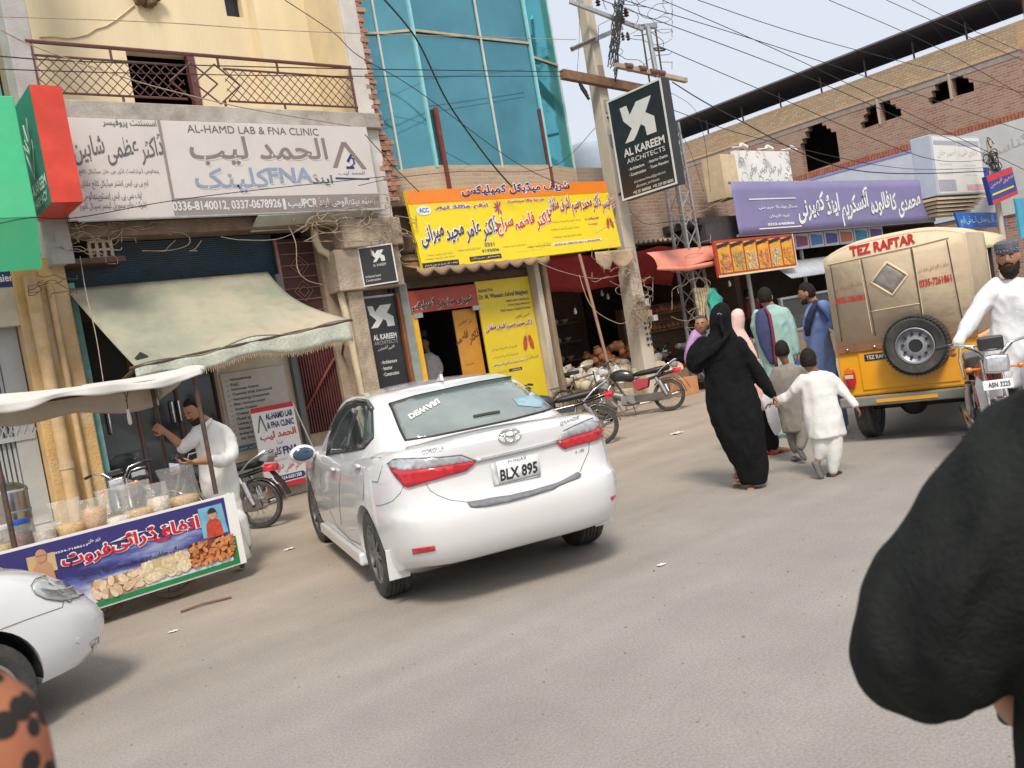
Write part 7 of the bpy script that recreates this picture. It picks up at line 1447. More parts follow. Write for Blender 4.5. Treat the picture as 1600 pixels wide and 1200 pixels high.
# banner end flap turning round the corner
mb = MB(); mb.grid(lambda a, b: C(cx1b+.10*a-.02*b-(1-b)*0+(-(cx1b-cx1)*b*1.0), -.01+.10*a, zb_+.02+(h_-.02)*b), 6, 10); mb.build('banner_end', WHITE, ct, smooth=180, solid=.004)
# wheels under the cart
for s_, d in ((bq(290, 930)[0]+cx0-.12, .22), (bq(170, 955)[0]+cx0-.1, .25), (bq(290, 930)[0]+cx0-.12, DEP-.15)):
    r_ = .28; c = C(s_, d, r_); mb = MB(); mb.lathe([(r_-.05, -.025), (r_-.01, -.028), (r_, 0), (r_-.01, .028), (r_-.05, .025), (r_-.05, -.025)], 32, c, cn_, cap=False); wh = mb.build('wheel', M('dusty cart tyre', (.20, .15, .11), .9, var=.3), ct, smooth=50)
    mb = MB()
    for k in range(14): an = 2*pi*k/14; mb.cyl(c, c+ca*(r_-.05)*cos(an)+V((0, 0, (r_-.05)*sin(an))), .004, n=4)
    mb.cyl(c-cn_*.05, c+cn_*.05, .03); mb.build('spokes', IRON, wh)
mb = MB(); mb.obox(C(cx0, .15, .45), ca*(cx1-cx0), cn_*.05, V((0, 0, .05))); mb.obox(C(cx0, DEP-.2, .45), ca*(cx1-cx0), cn_*.05, V((0, 0, .05)))
for s_ in (cx0+.2, cx1-.15):
    for d in (.15, DEP-.2): mb.obox(C(s_, d, .28), ca*.05, cn_*.05, V((0, 0, zt_-.38)))
mb.build('underframe', IRON, ct)
# jars and bags on the tray
zt2 = zt_-.05
GLJ = M('hazy clear plastic', (.74, .74, .72), .1, var=.15, scale=9, alpha=.2, spec=1., bump=.9, bscale=18); LIDB = M('blue lid', (.02, .08, .40), .4)
def fillm(nm, c): return M(nm, c, .7, var=.4, scale=55, bump=.5, bscale=60)
def bagthing(u, v, wpx, hpx, fill, fm, label, twist=.0, d=.35):
    p = CP(u, v, d); s_ = p.dot(ca); w = wpx*(depth_of(p))/FPX; h = hpx*depth_of(p)/FPX
    t_ = thing('nut_bag', label, 'bag', C(s_, d, zt2+.005), 0, 'clear bags of nuts on the cart')
    rn = random.Random(int(u)); n = 20
    def ring(z, k, fl, ph): return [C(s_+w*.5*k*cos(q)*(1+.07*sin(3*q+ph)), d+.10*k*sin(q)*fl*(1+.07*cos(4*q+ph)), zt2+z) for q in [2*pi*i/n for i in range(n)]]
    mb = MB(); mb.loft([ring(.005, .8, 1, 0), ring(h*fill*.4, 1.0, 1, 1), ring(h*fill*.8, .98, 1, 1), ring(h*fill, .85, .9, 2), ring(h*fill*1.03, .4, .5, 2)]); mb.build('nuts', fm, t_, smooth=180)
    mb = MB(); mb.loft([ring(0, .85, 1.05, 0), ring(h*.25, 1.08, 1.08, 1), ring(h*fill, 1.05, 1.0, 2), ring(h*(fill+.6*(1-fill)), .95, .7, 3), ring(h*.9, 1.02, .45, 4), ring(h, 1.08+twist, .25, 5)], cap=False); mb.build('film', GLJ, t_, smooth=180)
GOLD = fillm('yellow lentil snack', (.62, .38, .10)); PEA = fillm('peanuts', (.55, .33, .16)); PUFF = fillm('white puffed seed', (.70, .63, .50)); MIXN = fillm('mixed nuts', (.58, .36, .15)); CHICK = fillm('roasted chickpeas', (.60, .40, .17))
bagthing(110, 838, 46, 62, .38, GOLD, 'clear bag of yellow snack, left of the peanut bag'); bagthing(150, 825, 38, 54, .70, PEA, 'clear bag full of brown peanuts on the cart'); bagthing(182, 812, 46, 62, .25, PUFF, 'nearly empty clear bag flaring open on the cart')
bagthing(218, 805, 48, 62, .30, MIXN, 'clear bag with golden nuts in the middle of the cart'); bagthing(250, 798, 34, 52, .55, PUFF, 'clear bag of white puffed seeds on the cart'); bagthing(285, 790, 56, 66, .28, CHICK, 'large clear bag of yellow chickpeas by the right post', d=.5)
def jar(u, v, wpx, hpx, fm, lid, label, fill=.6, d=.3):
    p = CP(u, v, d); s_ = p.dot(ca); k = depth_of(p)/FPX; r = wpx*k/2; h = hpx*k; o_ = C(s_, d, zt2+.004)
    t_ = thing('snack_jar', label, 'jar', o_, 0, 'jars on the cart')
    if fm: mb = MB(); mb.lathe([(r*.9, .004), (r*.93, h*fill*.5), (r*.93, h*fill)], 18, o_); mb.build('contents', fm, t_, smooth=50)
    mb = MB(); mb.lathe([(r*.9, 0), (r, h*.06), (r, h*.75), (r*.8, h*.88), (r*.8, h*.97)], 20, o_, cap=False); mb.build('jar_wall', GLJ, t_, smooth=60)
    if lid: mb = MB(); mb.lathe([(r*.86, h*.90), (r*.88, h*.93), (r*.88, h*1.02), (r*.8, h*1.04)], 20, o_); mb.build('lid', lid, t_, smooth=40)
jar(38, 855, 32, 48, fillm('dark dates', (.16, .05, .035)), LIDB, 'clear jar of dark dates with a blue lid'); jar(70, 845, 38, 48, fillm('pale sweets', (.62, .56, .46)), None, 'clear jar of pale sweets beside the blue lidded jar', .5); jar(8, 862, 34, 46, CHICK, M('clear lid', (.6, .6, .6), .3), 'clear jar of chickpeas at the left edge of the cart', .4)
# steel drum with purple cup, on the tray behind the jars
p = CP(22, 800, .75); k = depth_of(p)/FPX; r = 24*k; o_ = C(p.dot(ca), .75, zt2+.003)
dr_ = thing('steel_drum', 'shiny steel water drum with a tap hoop at the left of the cart', 'drum', o_)
mb = MB(); h = 100*k; mb.lathe([(r, 0), (r, h*.82), (r*1.04, h*.84), (r*1.04, h*.86), (r*.98, h*.9), (r*.6, h*.97), (r*.2, h)], 28, o_); mb.build('vessel', M('bright steel', (.55, .55, .54), .22, metal=1, var=.12, scale=5), dr_, smooth=40)
for z in (.18, .52): mb = MB(); mb.lathe([(r*1.02, h*z), (r*1.03, h*z+.012), (r*1.02, h*z+.02)], 28, o_, cap=False); mb.build('hoop', GALV, dr_, smooth=60)
mb = MB(); mb.lathe([(.045, 0), (.052, .02), (.032, .15), (.03, .15)], 16, o_+V((-.06, 0, h*.93))); tag(mb.build('plastic_cup', M('lilac plastic', (.40, .33, .50), .4), smooth=50), 'lilac plastic cup upside down on the steel drum', 'cup')
# bulb hanging under the cart canopy
p = CP(201, 648, .6); hbt = thing('cart_bulb', 'white tube bulb hanging on black wires under the cart canopy', 'bulb', p)
mb = MB(); mb.lathe([(.008, -.09), (.016, -.08), (.018, -.02), (.012, .02), (.012, .05)], 10, p); mb.build('glass', BULB, hbt, smooth=60)
mb = MB(); mb.tube([p+V((0, 0, .05)), p+V((.01, 0, .15)), p+V((-.02, 0, .28))], .005, 4); mb.tube([p+V((0, 0, .12)), p+V((.03, 0, .2)), p+V((.03, 0, .28))], .005, 4); mb.build('flex', BLACKP, hbt)
# ================================================================ small things lying on the street
mb = MB(); a, b = pz(283, 958), pz(362, 935); mb.tube([a+V((0, 0, .012)), a.lerp(b, .4)+V((.01, .02, .02)), b+V((0, 0, .012))], .011, 6); tag(mb.build('stick', M('dry stick', (.20, .12, .08), .9), smooth=60), 'thin brown stick lying on the ground before the cart', 'stick')
rnd = random.Random(2)
for i, (u, v, s_, lab_) in enumerate(((1033, 884, .03, 'scrap of white paper in the middle of the road'), (1058, 678, .09, 'crumpled clear wrapper on the dust near the motorcycles'), (452, 859, .05, 'white wrapper lying left of the white saloon'), (270, 988, .03, 'small pale scrap on the ground before the cart'), (440, 780, .04, 'white scrap near the red and black motorcycle'))):
    c = pz(u, v); mb = MB(); mb.grid(lambda a, b: c+V(((a-.5)*s_*2+.01*sin(9*b), (b-.5)*s_*1.3, .006+.5*s_*abs(sin(7*a+3*b+i))*.35)), 6, 5); tag(mb.build('paper_scrap', WHITE, smooth=180), lab_, 'litter', 'scraps on the road')
mb = MB()
for i in range(420):
    u, v = rnd.uniform(0, 1600), rnd.uniform(640, 1200)
    if rnd.random() < .6: v = rnd.uniform(640, 950)
    c = pz(u, v)
    if not (0 < c.y < 12): continue
    r = rnd.uniform(.003, .007)*(1 if rnd.random() < .93 else 1.8); mb.sph(c+V((0, 0, r*.4)), (r, r*rnd.uniform(.6, 1), r*.6), 5, 3)
tag(mb.build('gravel', M('loose grit', (.27, .225, .185), .95, var=.5, scale=.6)), 'loose grit and small stones scattered over the road', 'gravel', kind='stuff')
# ================================================================ people
SKIN = M('warm brown skin', (.36, .175, .10), .55, var=.10, scale=14, spec=.4); SKIND = M('deep brown skin', (.22, .10, .06), .55, var=.10, scale=14, spec=.4); HAIRM = M('black hair', (.014, .010, .008), .7, spec=.25, var=.5, scale=60, bump=.5, bscale=120)
STUB = M('short dark stubble', (.035, .021, .015), .8, var=.4, scale=80, spec=.2); SHOEG = M('grey-brown shoe', (.13, .12, .11), .7, var=.2); SANDAL = M('tan sandal leather', (.34, .17, .09), .6, var=.2); BLKCL = M('black burqa cloth', (.0045, .0045, .005), .9, var=.3, scale=8, bump=.9, bscale=12, spec=.25)
WHCL = M('white cotton', (.68, .67, .64), .85, var=.03, scale=6, bump=.45, bscale=10)
def crom(pts, k=5):
    """smooth path through points with radii: [(p, r)...]"""
    out = []; n = len(pts)
    for i in range(n-1):
        p0, p1, p2, p3 = pts[max(i-1, 0)], pts[i], pts[i+1], pts[min(i+2, n-1)]
        for j in range(k):
            t = j/k; f = lambda a, b, c, d: .5*((2*b)+(-a+c)*t+(2*a-5*b+4*c-d)*t*t+(-a+3*b-3*c+d)*t**3)
            out.append((V([f(p0[0][q], p1[0][q], p2[0][q], p3[0][q]) for q in range(3)]), max(.002, f(p0[1], p1[1], p2[1], p3[1]))))
    out.append(pts[-1]); return out
def limb(mb, pts, n=14, k=5):
    q = crom([(V(p), r) for p, r in pts], k); mb.tube([p for p, r in q], [r for p, r in q], n)
    for p, r in (q[0], q[-1]): mb.sph(p, r*.98, n, 8)
def frame_of(fwd, up):
    f = V(fwd).normalized(); r = f.cross(V(up)).normalized(); u = r.cross(f); return r, f, u
def head(mb, c, fwd, up, h=.225, nose=1.):
    r, f, u = frame_of(fwd, up); k = h/.225; c = V(c); nu, nv = 44, 30; vs = []
    g = lambda x, z, x0, z0, s, t: math.exp(-((x-x0)/s)**2-((z-z0)/t)**2)
    for j in range(nv+1):
        th = pi*j/nv
        for i in range(nu):
            ph = 2*pi*i/nu; x, y, z = sin(th)*cos(ph), sin(th)*sin(ph), -cos(th)
            jaw = max(0, -z); X = x*.078*(1-.28*jaw**1.6); Y = y*(.094 if y < 0 else .088)*(1-.10*jaw); Z = z*.118
            if y < 0 and z < -.2: Y *= 1-.35*(-z-.2)
            if y > 0:
                Y += .026*nose*g(x, z, 0, -.16, .16, .16)+.010*g(x, z, 0, .05, .12, .14)+.006*g(x, z, 0, .24, .6, .1)-.010*(g(x, z, .36, .06, .2, .12)+g(x, z, -.36, .06, .2, .12))+.007*g(x, z, 0, -.50, .26, .09)-.004*g(x, z, 0, -.38, .3, .05)+.010*g(x, z, 0, -.82, .3, .16)
            vs.append(c+(r*X+f*Y+u*Z)*k)
    mb.add(vs, [(j*nu+i, j*nu+(i+1) % nu, (j+1)*nu+(i+1) % nu, (j+1)*nu+i) for j in range(nv) for i in range(nu)])
    for s_ in (1, -1): mb.sph(c+(r*(s_*.080)-f*.005-u*.008)*k, (.010*k, .022*k, .034*k), 10, 8, MX((r, f, u)).transposed())
def hair_cap(mb, c, fwd, up, h=.225, line=.35, back=-.35, thick=1.07, rough=.012, seed=1):
    r, f, u = frame_of(fwd, up); k = h/.225; c = V(c); nu, nv = 40, 24; rn = random.Random(seed); vs = []; keep = []
    def hl(y): return line if y > .35 else (back if y < -.2 else back+(line-back)*((y+.2)/.55))
    for j in range(nv+1):
        for i in range(nu):
            ph = 2*pi*i/nu; x_, y_ = cos(ph), sin(ph); lo = math.asin(max(-.95, min(.95, hl(y_)))); el = pi/2-(pi/2-lo)*j/nv; x, y, z = cos(el)*x_, cos(el)*y_, sin(el)
            e = (thick-(thick-1.0)*max(0, j/nv-.6)/.4)*(1+rn.uniform(-rough, rough)) if j < nv else .96
            vs.append(c+(r*(x*.080*e)+f*(y*(.096 if y < 0 else .086)*e)+u*(z*.120*e))*k)
    mb.add(vs, [(j*nu+i, j*nu+(i+1) % nu, (j+1)*nu+(i+1) % nu, (j+1)*nu+i) for j in range(nv) for i in range(nu)])
def hand(mb, w, d, pn, side=1, curl=.5, L=.18, spread=.0):
    """w wrist, d direction to the fingers, pn palm normal (towards which fingers curl), side +1: thumb on d x pn"""
    w = V(w); d = V(d).normalized(); pn = (V(pn)-d*V(pn).dot(d)).normalized(); s = d.cross(pn)*side; k = L/.18
    mb.loft([mb.ring(w+d*a*k, s*b*k, pn*c*k, 14) for a, b, c in ((-.02, .026, .021), (.02, .032, .018), (.06, .041, .016), (.088, .040, .014), (.096, .03, .008))])
    for i, (off, ln) in enumerate(((.031, .068), (.0105, .078), (-.0105, .072), (-.031, .056))):
        p = w+(d*.085+s*off*1.02)*k; an = .15+curl*.3; pts = [(p-d*.02*k, .0095*k)]; dd = d+s*spread*off*6
        for seg in (.45, .30, .25):
            dr = (dd*cos(an)+pn*sin(an)).normalized(); p = p+dr*ln*seg*k; pts.append((p, (.0088 if seg > .26 else .0072)*k)); an += curl*1.1
        limb(mb, pts, 8, 2)
    p = w+(d*.025+s*.03)*k; pts = [(p-s*.008*k, .013*k)]; dr = (d*.55+s*.75+pn*.3).normalized(); p = p+dr*.035*k; pts.append((p, .011*k)); dr = (d*.85+s*.25+pn*(.3+curl*.5)).normalized(); p = p+dr*.03*k; pts.append((p, .010*k)); p = p+(d*.9+pn*(.3+curl*.5)).normalized()*.024*k; pts.append((p, .008*k)); limb(mb, pts, 8, 2)
def shoe(mb, heel, toe, up=V((0, 0, 1)), w=.045, h=.06):
    heel, toe = V(heel), V(toe); d = (toe-heel); L = d.length; d.normalize(); s = d.cross(up).normalized(); u = s.cross(d)
    prof = [(0, .65, .55), (.05, .85, .95), (.2, .9, 1.0), (.4, .85, .8), (.6, 1.0, .6), (.8, .95, .5), (.95, .6, .4), (1, .3, .25)]
    mb.loft([[heel+d*L*a+s*w*b*x+u*h*c*z for x, z in ((-1, 0), (-1, .4), (-.7, .85), (0, 1), (.7, .85), (1, .4), (1, 0), (0, 0))] for a, b, c in prof])
class Person:
    def __init__(s, label, base, name='person', vox=.0075):
        s.S = Stand(base); s.t = thing(name, label, 'person', (base[0], base[1], 0)); s.vox = vox; s.b = MB()
    def ring(s, L, R, dr=.6, dd=0., n=40, fold=0., nf=9, ph=0., z=None):
        a, b = s.S(*L, dd), s.S(*R, dd); c = (a+b)/2; w = abs((b-a).dot(s.S.r))/2; out = []
        for i in range(n):
            t = 2*pi*i/n; k = 1+fold*sin(nf*t+ph)+fold*.5*sin((nf*2-1)*t+ph*2.3); out.append(c+s.S.r*w*cos(t)*k+s.S.n*w*dr*sin(t)*k)
        return out
    def garment(s, nm, mat, rings, extra=None, vox=.012, fold=.02, nf=9, seed=0, smooth=4, wr=.0088):
        """rings: (Lpx, Rpx, depth ratio, depth offset)"""
        mb = MB(); N = len(rings)
        mb.loft([s.ring(r[0], r[1], r[2] if len(r) > 2 else .6, r[3] if len(r) > 3 else 0., fold=fold*(i/max(1, N-1)) if fold > 0 else 0, nf=nf, ph=seed+i*.25) for i, r in enumerate(rings)])
        if extra: extra(mb)
        mb = remesh(mb, vox, smooth)
        if wr:                                    # fine creases
            from mathutils import noise as _n
            me = bpy.data.meshes.new('scratch'); me.from_pydata([tuple(p) for p in mb.v], [], mb.f); nn = [v.normal.copy() for v in me.vertices]; bpy.data.meshes.remove(me)
            mb.v = [p+q*wr*(_n.noise(V((p.x*9+seed, p.y*9, p.z*4)))*1.6+2.6*(.35-abs(_n.noise(V((p.x*7+seed, p.y*7, p.z*2.6+.6*p.x)))))+1.5*(.3-abs(_n.noise(V((p.x*13, p.y*13+seed, p.z*8)))))) for p, q in zip(mb.v, nn)]
        return mb.build(nm, mat, s.t, smooth=180, fixn=False)
    def finish(s, mat=SKIN): return remesh(s.b, s.vox, 3).build('body', mat, s.t, smooth=180, fixn=False)
    def part(s, nm, mat, fn, smooth=180, vox=None):
        mb = MB(); fn(mb); mb = remesh(mb, vox, 3) if vox else mb; return mb.build(nm, mat, s.t, smooth=smooth)
    def eyes(s, c, fwd, up, h=.225, iris=(.02, .012, .01)):
        r, f, u = frame_of(fwd, up); k = h/.225
        for s_ in (1, -1):
            e = V(c)+(r*s_*.029+f*.0765+u*.008)*k; mb = MB(); mb.sph(e, (.0135*k, .009*k, .0048*k), 12, 8, MX((r, f, u)).transposed()); o = mb.build('eye', M('eye white', (.6, .57, .53), .25), s.t, smooth=180)
            mb = MB(); mb.sph(e+f*.0062*k, (.0062*k, .0044*k, .0050*k), 10, 8, MX((r, f, u)).transposed()); mb.build('iris', M('dark iris', (.015, .01, .008), .15), o, smooth=180)
            mb = MB(); mb.tube([e+(r*s_*a+u*z+f*b)*k for a, z, b in ((-.014, .017, .009), (0, .022, .008), (.018, .017, -.001))], [.003*k, .0042*k, .002*k], 6); mb.build('eyebrow', HAIRM, s.t, smooth=180)
def z3(x, y): return (1030+x/3.3333, 420+y/3.3333)
FW = lambda az: V((cos(az), sin(az), 0))
# ---------------------------------------------------------------- woman in black, walking away, with a baby on her left arm
base = pz(1168, 764); P = Person('person in long black robe and headscarf walking away carrying a small child', base); S = P.S; away = S.n
def px3(x, y, dd=0.): return S(*z3(x, y), dd)
rg = [((428, 1112), (566, 1116), .85), ((396, 1040), (568, 1045), .8), ((356, 960), (563, 955), .8), ((312, 870), (553, 865), .75), ((272, 790), (541, 785), .7), ((247, 710), (522, 700), .65), ((240, 630), (490, 620), .62), ((236, 550), (462, 545), .62), ((225, 490), (452, 480), .62), ((214, 430), (440, 425), .6), ((215, 390), (425, 385), .55), ((235, 355), (395, 352), .5), ((275, 330), (370, 332), .6)]
def arms(mb):
    limb(mb, [(px3(412, 385), .062), (px3(455, 455), .064), (px3(507, 535), .058), (px3(548, 600), .052), (px3(586, 655), .042)])
    limb(mb, [(px3(225, 385), .062), (px3(188, 450), .066), (px3(180, 510, .05), .062), (px3(215, 500, .22), .055), (px3(260, 470, .28), .045)])
P.garment('robe', BLKCL, [(z3(*a), z3(*b), c) for a, b, c in rg], arms, vox=.014, fold=.05, nf=7, seed=1, wr=.010)
def scarf(mb):
    rr = [((316, 172), (322, 172), 1.), ((285, 186), (352, 186), 1.1), ((266, 212), (370, 212), 1.15), ((259, 245), (377, 245), 1.2), ((260, 280), (378, 282), 1.15), ((264, 315), (384, 318), 1.0), ((250, 340), (398, 345), .85), ((218, 365), (412, 368), .72), ((190, 405), (418, 400), .68), ((172, 450), (412, 430), .66), ((164, 495), (398, 458), .66), ((163, 530), (330, 500), .7)]
    mb.loft([P.ring(z3(*a), z3(*b), c, fold=.02*min(1, i/6), nf=6, ph=i*.4) for i, (a, b, c) in enumerate(rr)])
    for k in range(5): mb.tube([px3(372-k*6, 325+k*8, -.12-.01*k), px3(330-k*8, 370+k*14, -.17), px3(260-k*10, 410+k*18, -.17), px3(190, 440+k*16, -.10)], .016, 8)
    mb.tube([px3(318, 240, -.14), px3(322, 290, -.145), px3(335, 330, -.15), px3(350, 360, -.15)], [.012, .02, .02, .012], 8)
mb = MB(); scarf(mb); remesh(mb, .012, 4).build('headscarf', BLKCL, P.t, smooth=180, fixn=False)
mb = MB(); mb.tube([px3(302, 236, -.145), px3(314, 232, -.15), px3(326, 239, -.148)], .004, 5); mb.build('hair_clip', CHR, P.t)
b = P.b; head(b, px3(318, 248, .02), away, ZV, .2); limb(b, [(px3(318, 300), .05), (px3(320, 400), .10), (px3(340, 560), .11), (px3(380, 680), .10)]); limb(b, [(px3(410, 400), .035), (px3(507, 535), .032), (px3(584, 652), .026)]); hand(b, px3(588, 656), px3(606, 680)-px3(586, 655), S.r*-1, 1, .9, .17)
hipL, hipR = px3(390, 700), px3(440, 700); heelR = V((base.x, base.y, .03)); fR = pz(*z3(470, 1150)); fL = pz(*z3(410, 1100)); fL = S(*z3(408, 1085), .12)
limb(b, [(hipR, .09), (px3(450, 900), .06), (S(*z3(478, 1125)), .036)]); limb(b, [(hipL, .09), (px3(400, 900, .05), .06), (S(*z3(412, 1050), .12), .036)])
b.loft([b.ring(S(*z3(478, 1150))+S.n*a+V((0, 0, c)), S.r*w, ZV*h, 12) for a, c, w, h in ((-.07, 0, .025, .02), (-.05, .01, .036, .03), (.02, .01, .036, .028), (.12, 0, .042, .018), (.16, 0, .03, .01))])
b.loft([b.ring(S(*z3(405, 1090), .12)+S.n*a+V((0, 0, c)), S.r*w, ZV*h, 12) for a, c, w, h in ((-.06, .03, .025, .02), (-.04, .03, .034, .03), (.03, .01, .036, .026), (.12, -.01, .04, .016), (.15, -.01, .03, .01))])
P.finish(SKIN)
P.part('sandal', SANDAL, lambda mb: shoe(mb, S(*z3(478, 1164))-S.n*.09+V((0, 0, -.012)), S(*z3(478, 1164))+S.n*.17+V((0, 0, -.012)), w=.048, h=.018)); P.part('sandal', SANDAL, lambda mb: shoe(mb, S(*z3(404, 1108), .12)-S.n*.08, S(*z3(404, 1108), .12)+S.n*.16-V((0, 0, .03)), w=.046, h=.018))
# ---------------------------------------------------------------- baby on her arm, looking back at us
Bb = Person('small child in a lilac top carried at the black robed shoulder, facing us', base, vox=.006); c = S(*z3(221, 291), .10); fw = (-S.n*.9+S.r*-.15).normalized()
def babytop(mb): limb(mb, [(S(*z3(200, 350), .14), .07), (S(*z3(190, 400), .14), .085), (S(*z3(180, 470), .14), .09), (S(*z3(185, 500), .15), .06)]); limb(mb, [(S(*z3(185, 360), .08), .035), (S(*z3(160, 410), .06), .034), (S(*z3(155, 465), .06), .028)])
mb = MB(); babytop(mb); remesh(mb, .009, 4).build('lilac_top', M('lilac wool', (.42, .24, .46), .9, var=.12, bump=.4, bscale=50), Bb.t, smooth=180, fixn=False)
head(Bb.b, c, fw, ZV, .165, .7); limb(Bb.b, [(S(*z3(221, 318), .12), .03), (S(*z3(205, 350), .14), .05), (S(*z3(185, 480), .14), .06)]); limb(Bb.b, [(S(*z3(185, 362), .08), .02), (S(*z3(160, 410), .06), .02), (S(*z3(155, 468), .06), .018)]); hand(Bb.b, S(*z3(154, 472), .06), -ZV, S.r, 1, .8, .075); Bb.finish(SKIN); Bb.eyes(c, fw, ZV, .165)
Bb.part('hair', M('shaved dark hair', (.06, .04, .03), .8), lambda mb: hair_cap(mb, c, fw, ZV, .165, .62, .0, 1.012, .002))
# ---------------------------------------------------------------- woman in pink scarf, mostly hidden
base2 = pz(1218, 709); P = Person('person in pale pink headscarf mostly hidden behind the person in black', base2); S = P.S
rg = [((372, 480), (520, 478), .6), ((385, 560), (545, 556), .6), ((400, 640), (560, 640), .6), ((430, 720), (575, 716), .6), ((470, 790), (560, 780), .7)]
PKD = M('pale pink cotton', (.66, .42, .38), .85, var=.06, bump=.3, bscale=14)
def sc2(mb):
    rr = [((400, 206), (408, 206), 1), ((380, 216), (432, 216), 1.1), ((368, 240), (444, 240), 1.15), ((366, 280), (446, 280), 1.1), ((362, 320), (442, 318), 1.), ((352, 360), (462, 350), .8), ((345, 410), (490, 400), .65), ((352, 460), (512, 455), .6), ((365, 490), (518, 485), .6)]
    mb.loft([P.ring(z3(*a), z3(*b_), c_, fold=.02, nf=6, ph=i*.4) for i, (a, b_, c_) in enumerate(rr)])
mb = MB(); sc2(mb); remesh(mb, .013, 4).build('headscarf', M('pale pink scarf', (.74, .50, .45), .85, var=.06, bump=.3, bscale=14), P.t, smooth=180, fixn=False)
P.garment('dress', PKD, [(z3(*a), z3(*b_), c_) for a, b_, c_ in rg], vox=.014, fold=.03)
P.garment('black_skirt', BLKCL, [(z3(*a), z3(*b_), .7) for a, b_ in (((450, 740), (570, 735)), ((480, 820), (600, 815)), ((510, 900), (622, 890)), ((540, 950), (620, 935)))], vox=.014, fold=.04, nf=5)
b = P.b; head(b, S(*z3(408, 262), .02), S.n, ZV, .2); limb(b, [(S(*z3(408, 310)), .045), (S(*z3(420, 420)), .10), (S(*z3(470, 650)), .10), (S(*z3(520, 760)), .09)]); limb(b, [(S(*z3(520, 760)), .08), (S(*z3(570, 900)), .045), (S(*z3(605, 950)), .034)])
b.loft([b.ring(S(*z3(612, 952))+S.r*a+S.n*a*.6+V((0, 0, c_)), S.n*w-S.r*w*.5, ZV*h, 12) for a, c_, w, h in ((-.03, .03, .025, .03), (.04, .02, .034, .026), (.12, .0, .036, .016), (.16, 0, .02, .01))]); P.finish(SKIN)
P.part('red_slipper', M('bright red slipper', (.55, .012, .02), .5), lambda mb: shoe(mb, S(*z3(575, 975)), S(*z3(650, 970))+S.n*.12, w=.05, h=.075))
P.part('white_bundle', M('white cotton bundle', (.66, .66, .68), .85, var=.04, bump=.3), lambda mb: mb.loft([P.ring(z3(*a), z3(*b_), .4, -.18, fold=.06, nf=5, ph=i*.5) for i, (a, b_) in enumerate((((540, 650), (560, 648)), ((528, 680), (585, 690)), ((550, 740), (630, 730)), ((565, 800), (645, 790)), ((590, 850), (635, 840)), ((605, 872), (620, 866))))]), vox=.009)
# ---------------------------------------------------------------- generic standing man in kameez, back or side view
def man(label, bpx, hd, hfwd, rings, sleeves, mat, trou=None, legs=None, hairline=.55, skin=SKIN, hh=.225, up=ZV, cap=True, hands=(), shoes=(), vox=.0075, beard=None, zz=z3, eyes=False, fold=.025, neck=None, feet=()):
    P = Person(label, pz(*bpx) if len(bpx) == 2 else bpx, vox=vox); S = P.S; hc = S(*zz(*hd)); f = S.r*hfwd[0]+S.n*hfwd[1]+ZV*(hfwd[2] if len(hfwd) > 2 else 0)
    def ex(mb):
        for sl in sleeves: limb(mb, [(S(*zz(x, y), d), r) for x, y, d, r in sl])
    P.garment('kameez', mat, [(zz(*r[0]), zz(*r[1])) + tuple(r[2:]) for r in rings], ex, vox=.012, fold=fold, seed=bpx[0] % 7)
    if legs:
        mb = MB()
        for lg in legs: limb(mb, [(S(*zz(x, y), d), r) for x, y, d, r in lg])
        remesh(mb, .011, 4).build('shalwar', trou or mat, P.t, smooth=180, fixn=False)
    b = P.b; head(b, hc, f, up, hh)
    top = rings[-1]; mid = [((r[0][0]+r[1][0])/2, (r[0][1]+r[1][1])/2) for r in rings]
    hw = [abs((S(*zz(*r[1]))-S(*zz(*r[0]))).dot(S.r))/2*min(1, (r[2] if len(r) > 2 else .6)/.6) for r in rings][::-1]
    limb(b, [(hc-ZV*hh*.3-f.normalized()*.01, .050*hh/.225)]+[(S(*zz(*m)), .040*hh/.225 if i == 0 else min(.085*hh/.225, .34*hw[i])) for i, m in enumerate(mid[::-1][:max(2, len(mid)-1)])])
    for sl in sleeves: limb(b, [(S(*zz(x, y), d), r*.45) for x, y, d, r in sl])
    for (x, y, d, dx, dy, dn, side, curl, L, pn) in hands:
        w = S(*zz(x, y), d); dr = S(*zz(x+dx, y+dy), d)-w+S.n*dn; hand(b, w, dr, S.r*pn[0]+S.n*pn[1]+ZV*pn[2], side, curl, L)
    for lg in (legs or []): limb(b, [(S(*zz(x, y), d), r*.5) for x, y, d, r in lg])
    for ft in feet: limb(b, [(S(*zz(x, y), d), r) for x, y, d, r in ft])
    P.finish(skin)
    if cap: P.part('hair', HAIRM, lambda mb: hair_cap(mb, hc, f, up, hh, hairline, -.5, 1.08, .03, int(bpx[0])))
    if beard: P.part('beard', STUB, lambda mb: beard(mb, P, hc, f, up, hh))
    if eyes: P.eyes(hc, f, up, hh)
    for (h0, t0, m_, w, h) in shoes: P.part('shoe', m_, lambda mb: shoe(mb, S(*zz(*h0[:2]), h0[2]), S(*zz(*t0[:2]), t0[2]), w=w, h=h))
    return P
TEALC = M('pale sea-green cotton', (.32, .50, .46), .85, var=.05, bump=.45, bscale=10); BLUEC = M('cornflower blue cotton', (.165, .24, .50), .85, var=.06, bump=.45, bscale=10); GREYC = M('grey-brown cotton', (.215, .195, .165), .85, var=.07, bump=.45, bscale=10)
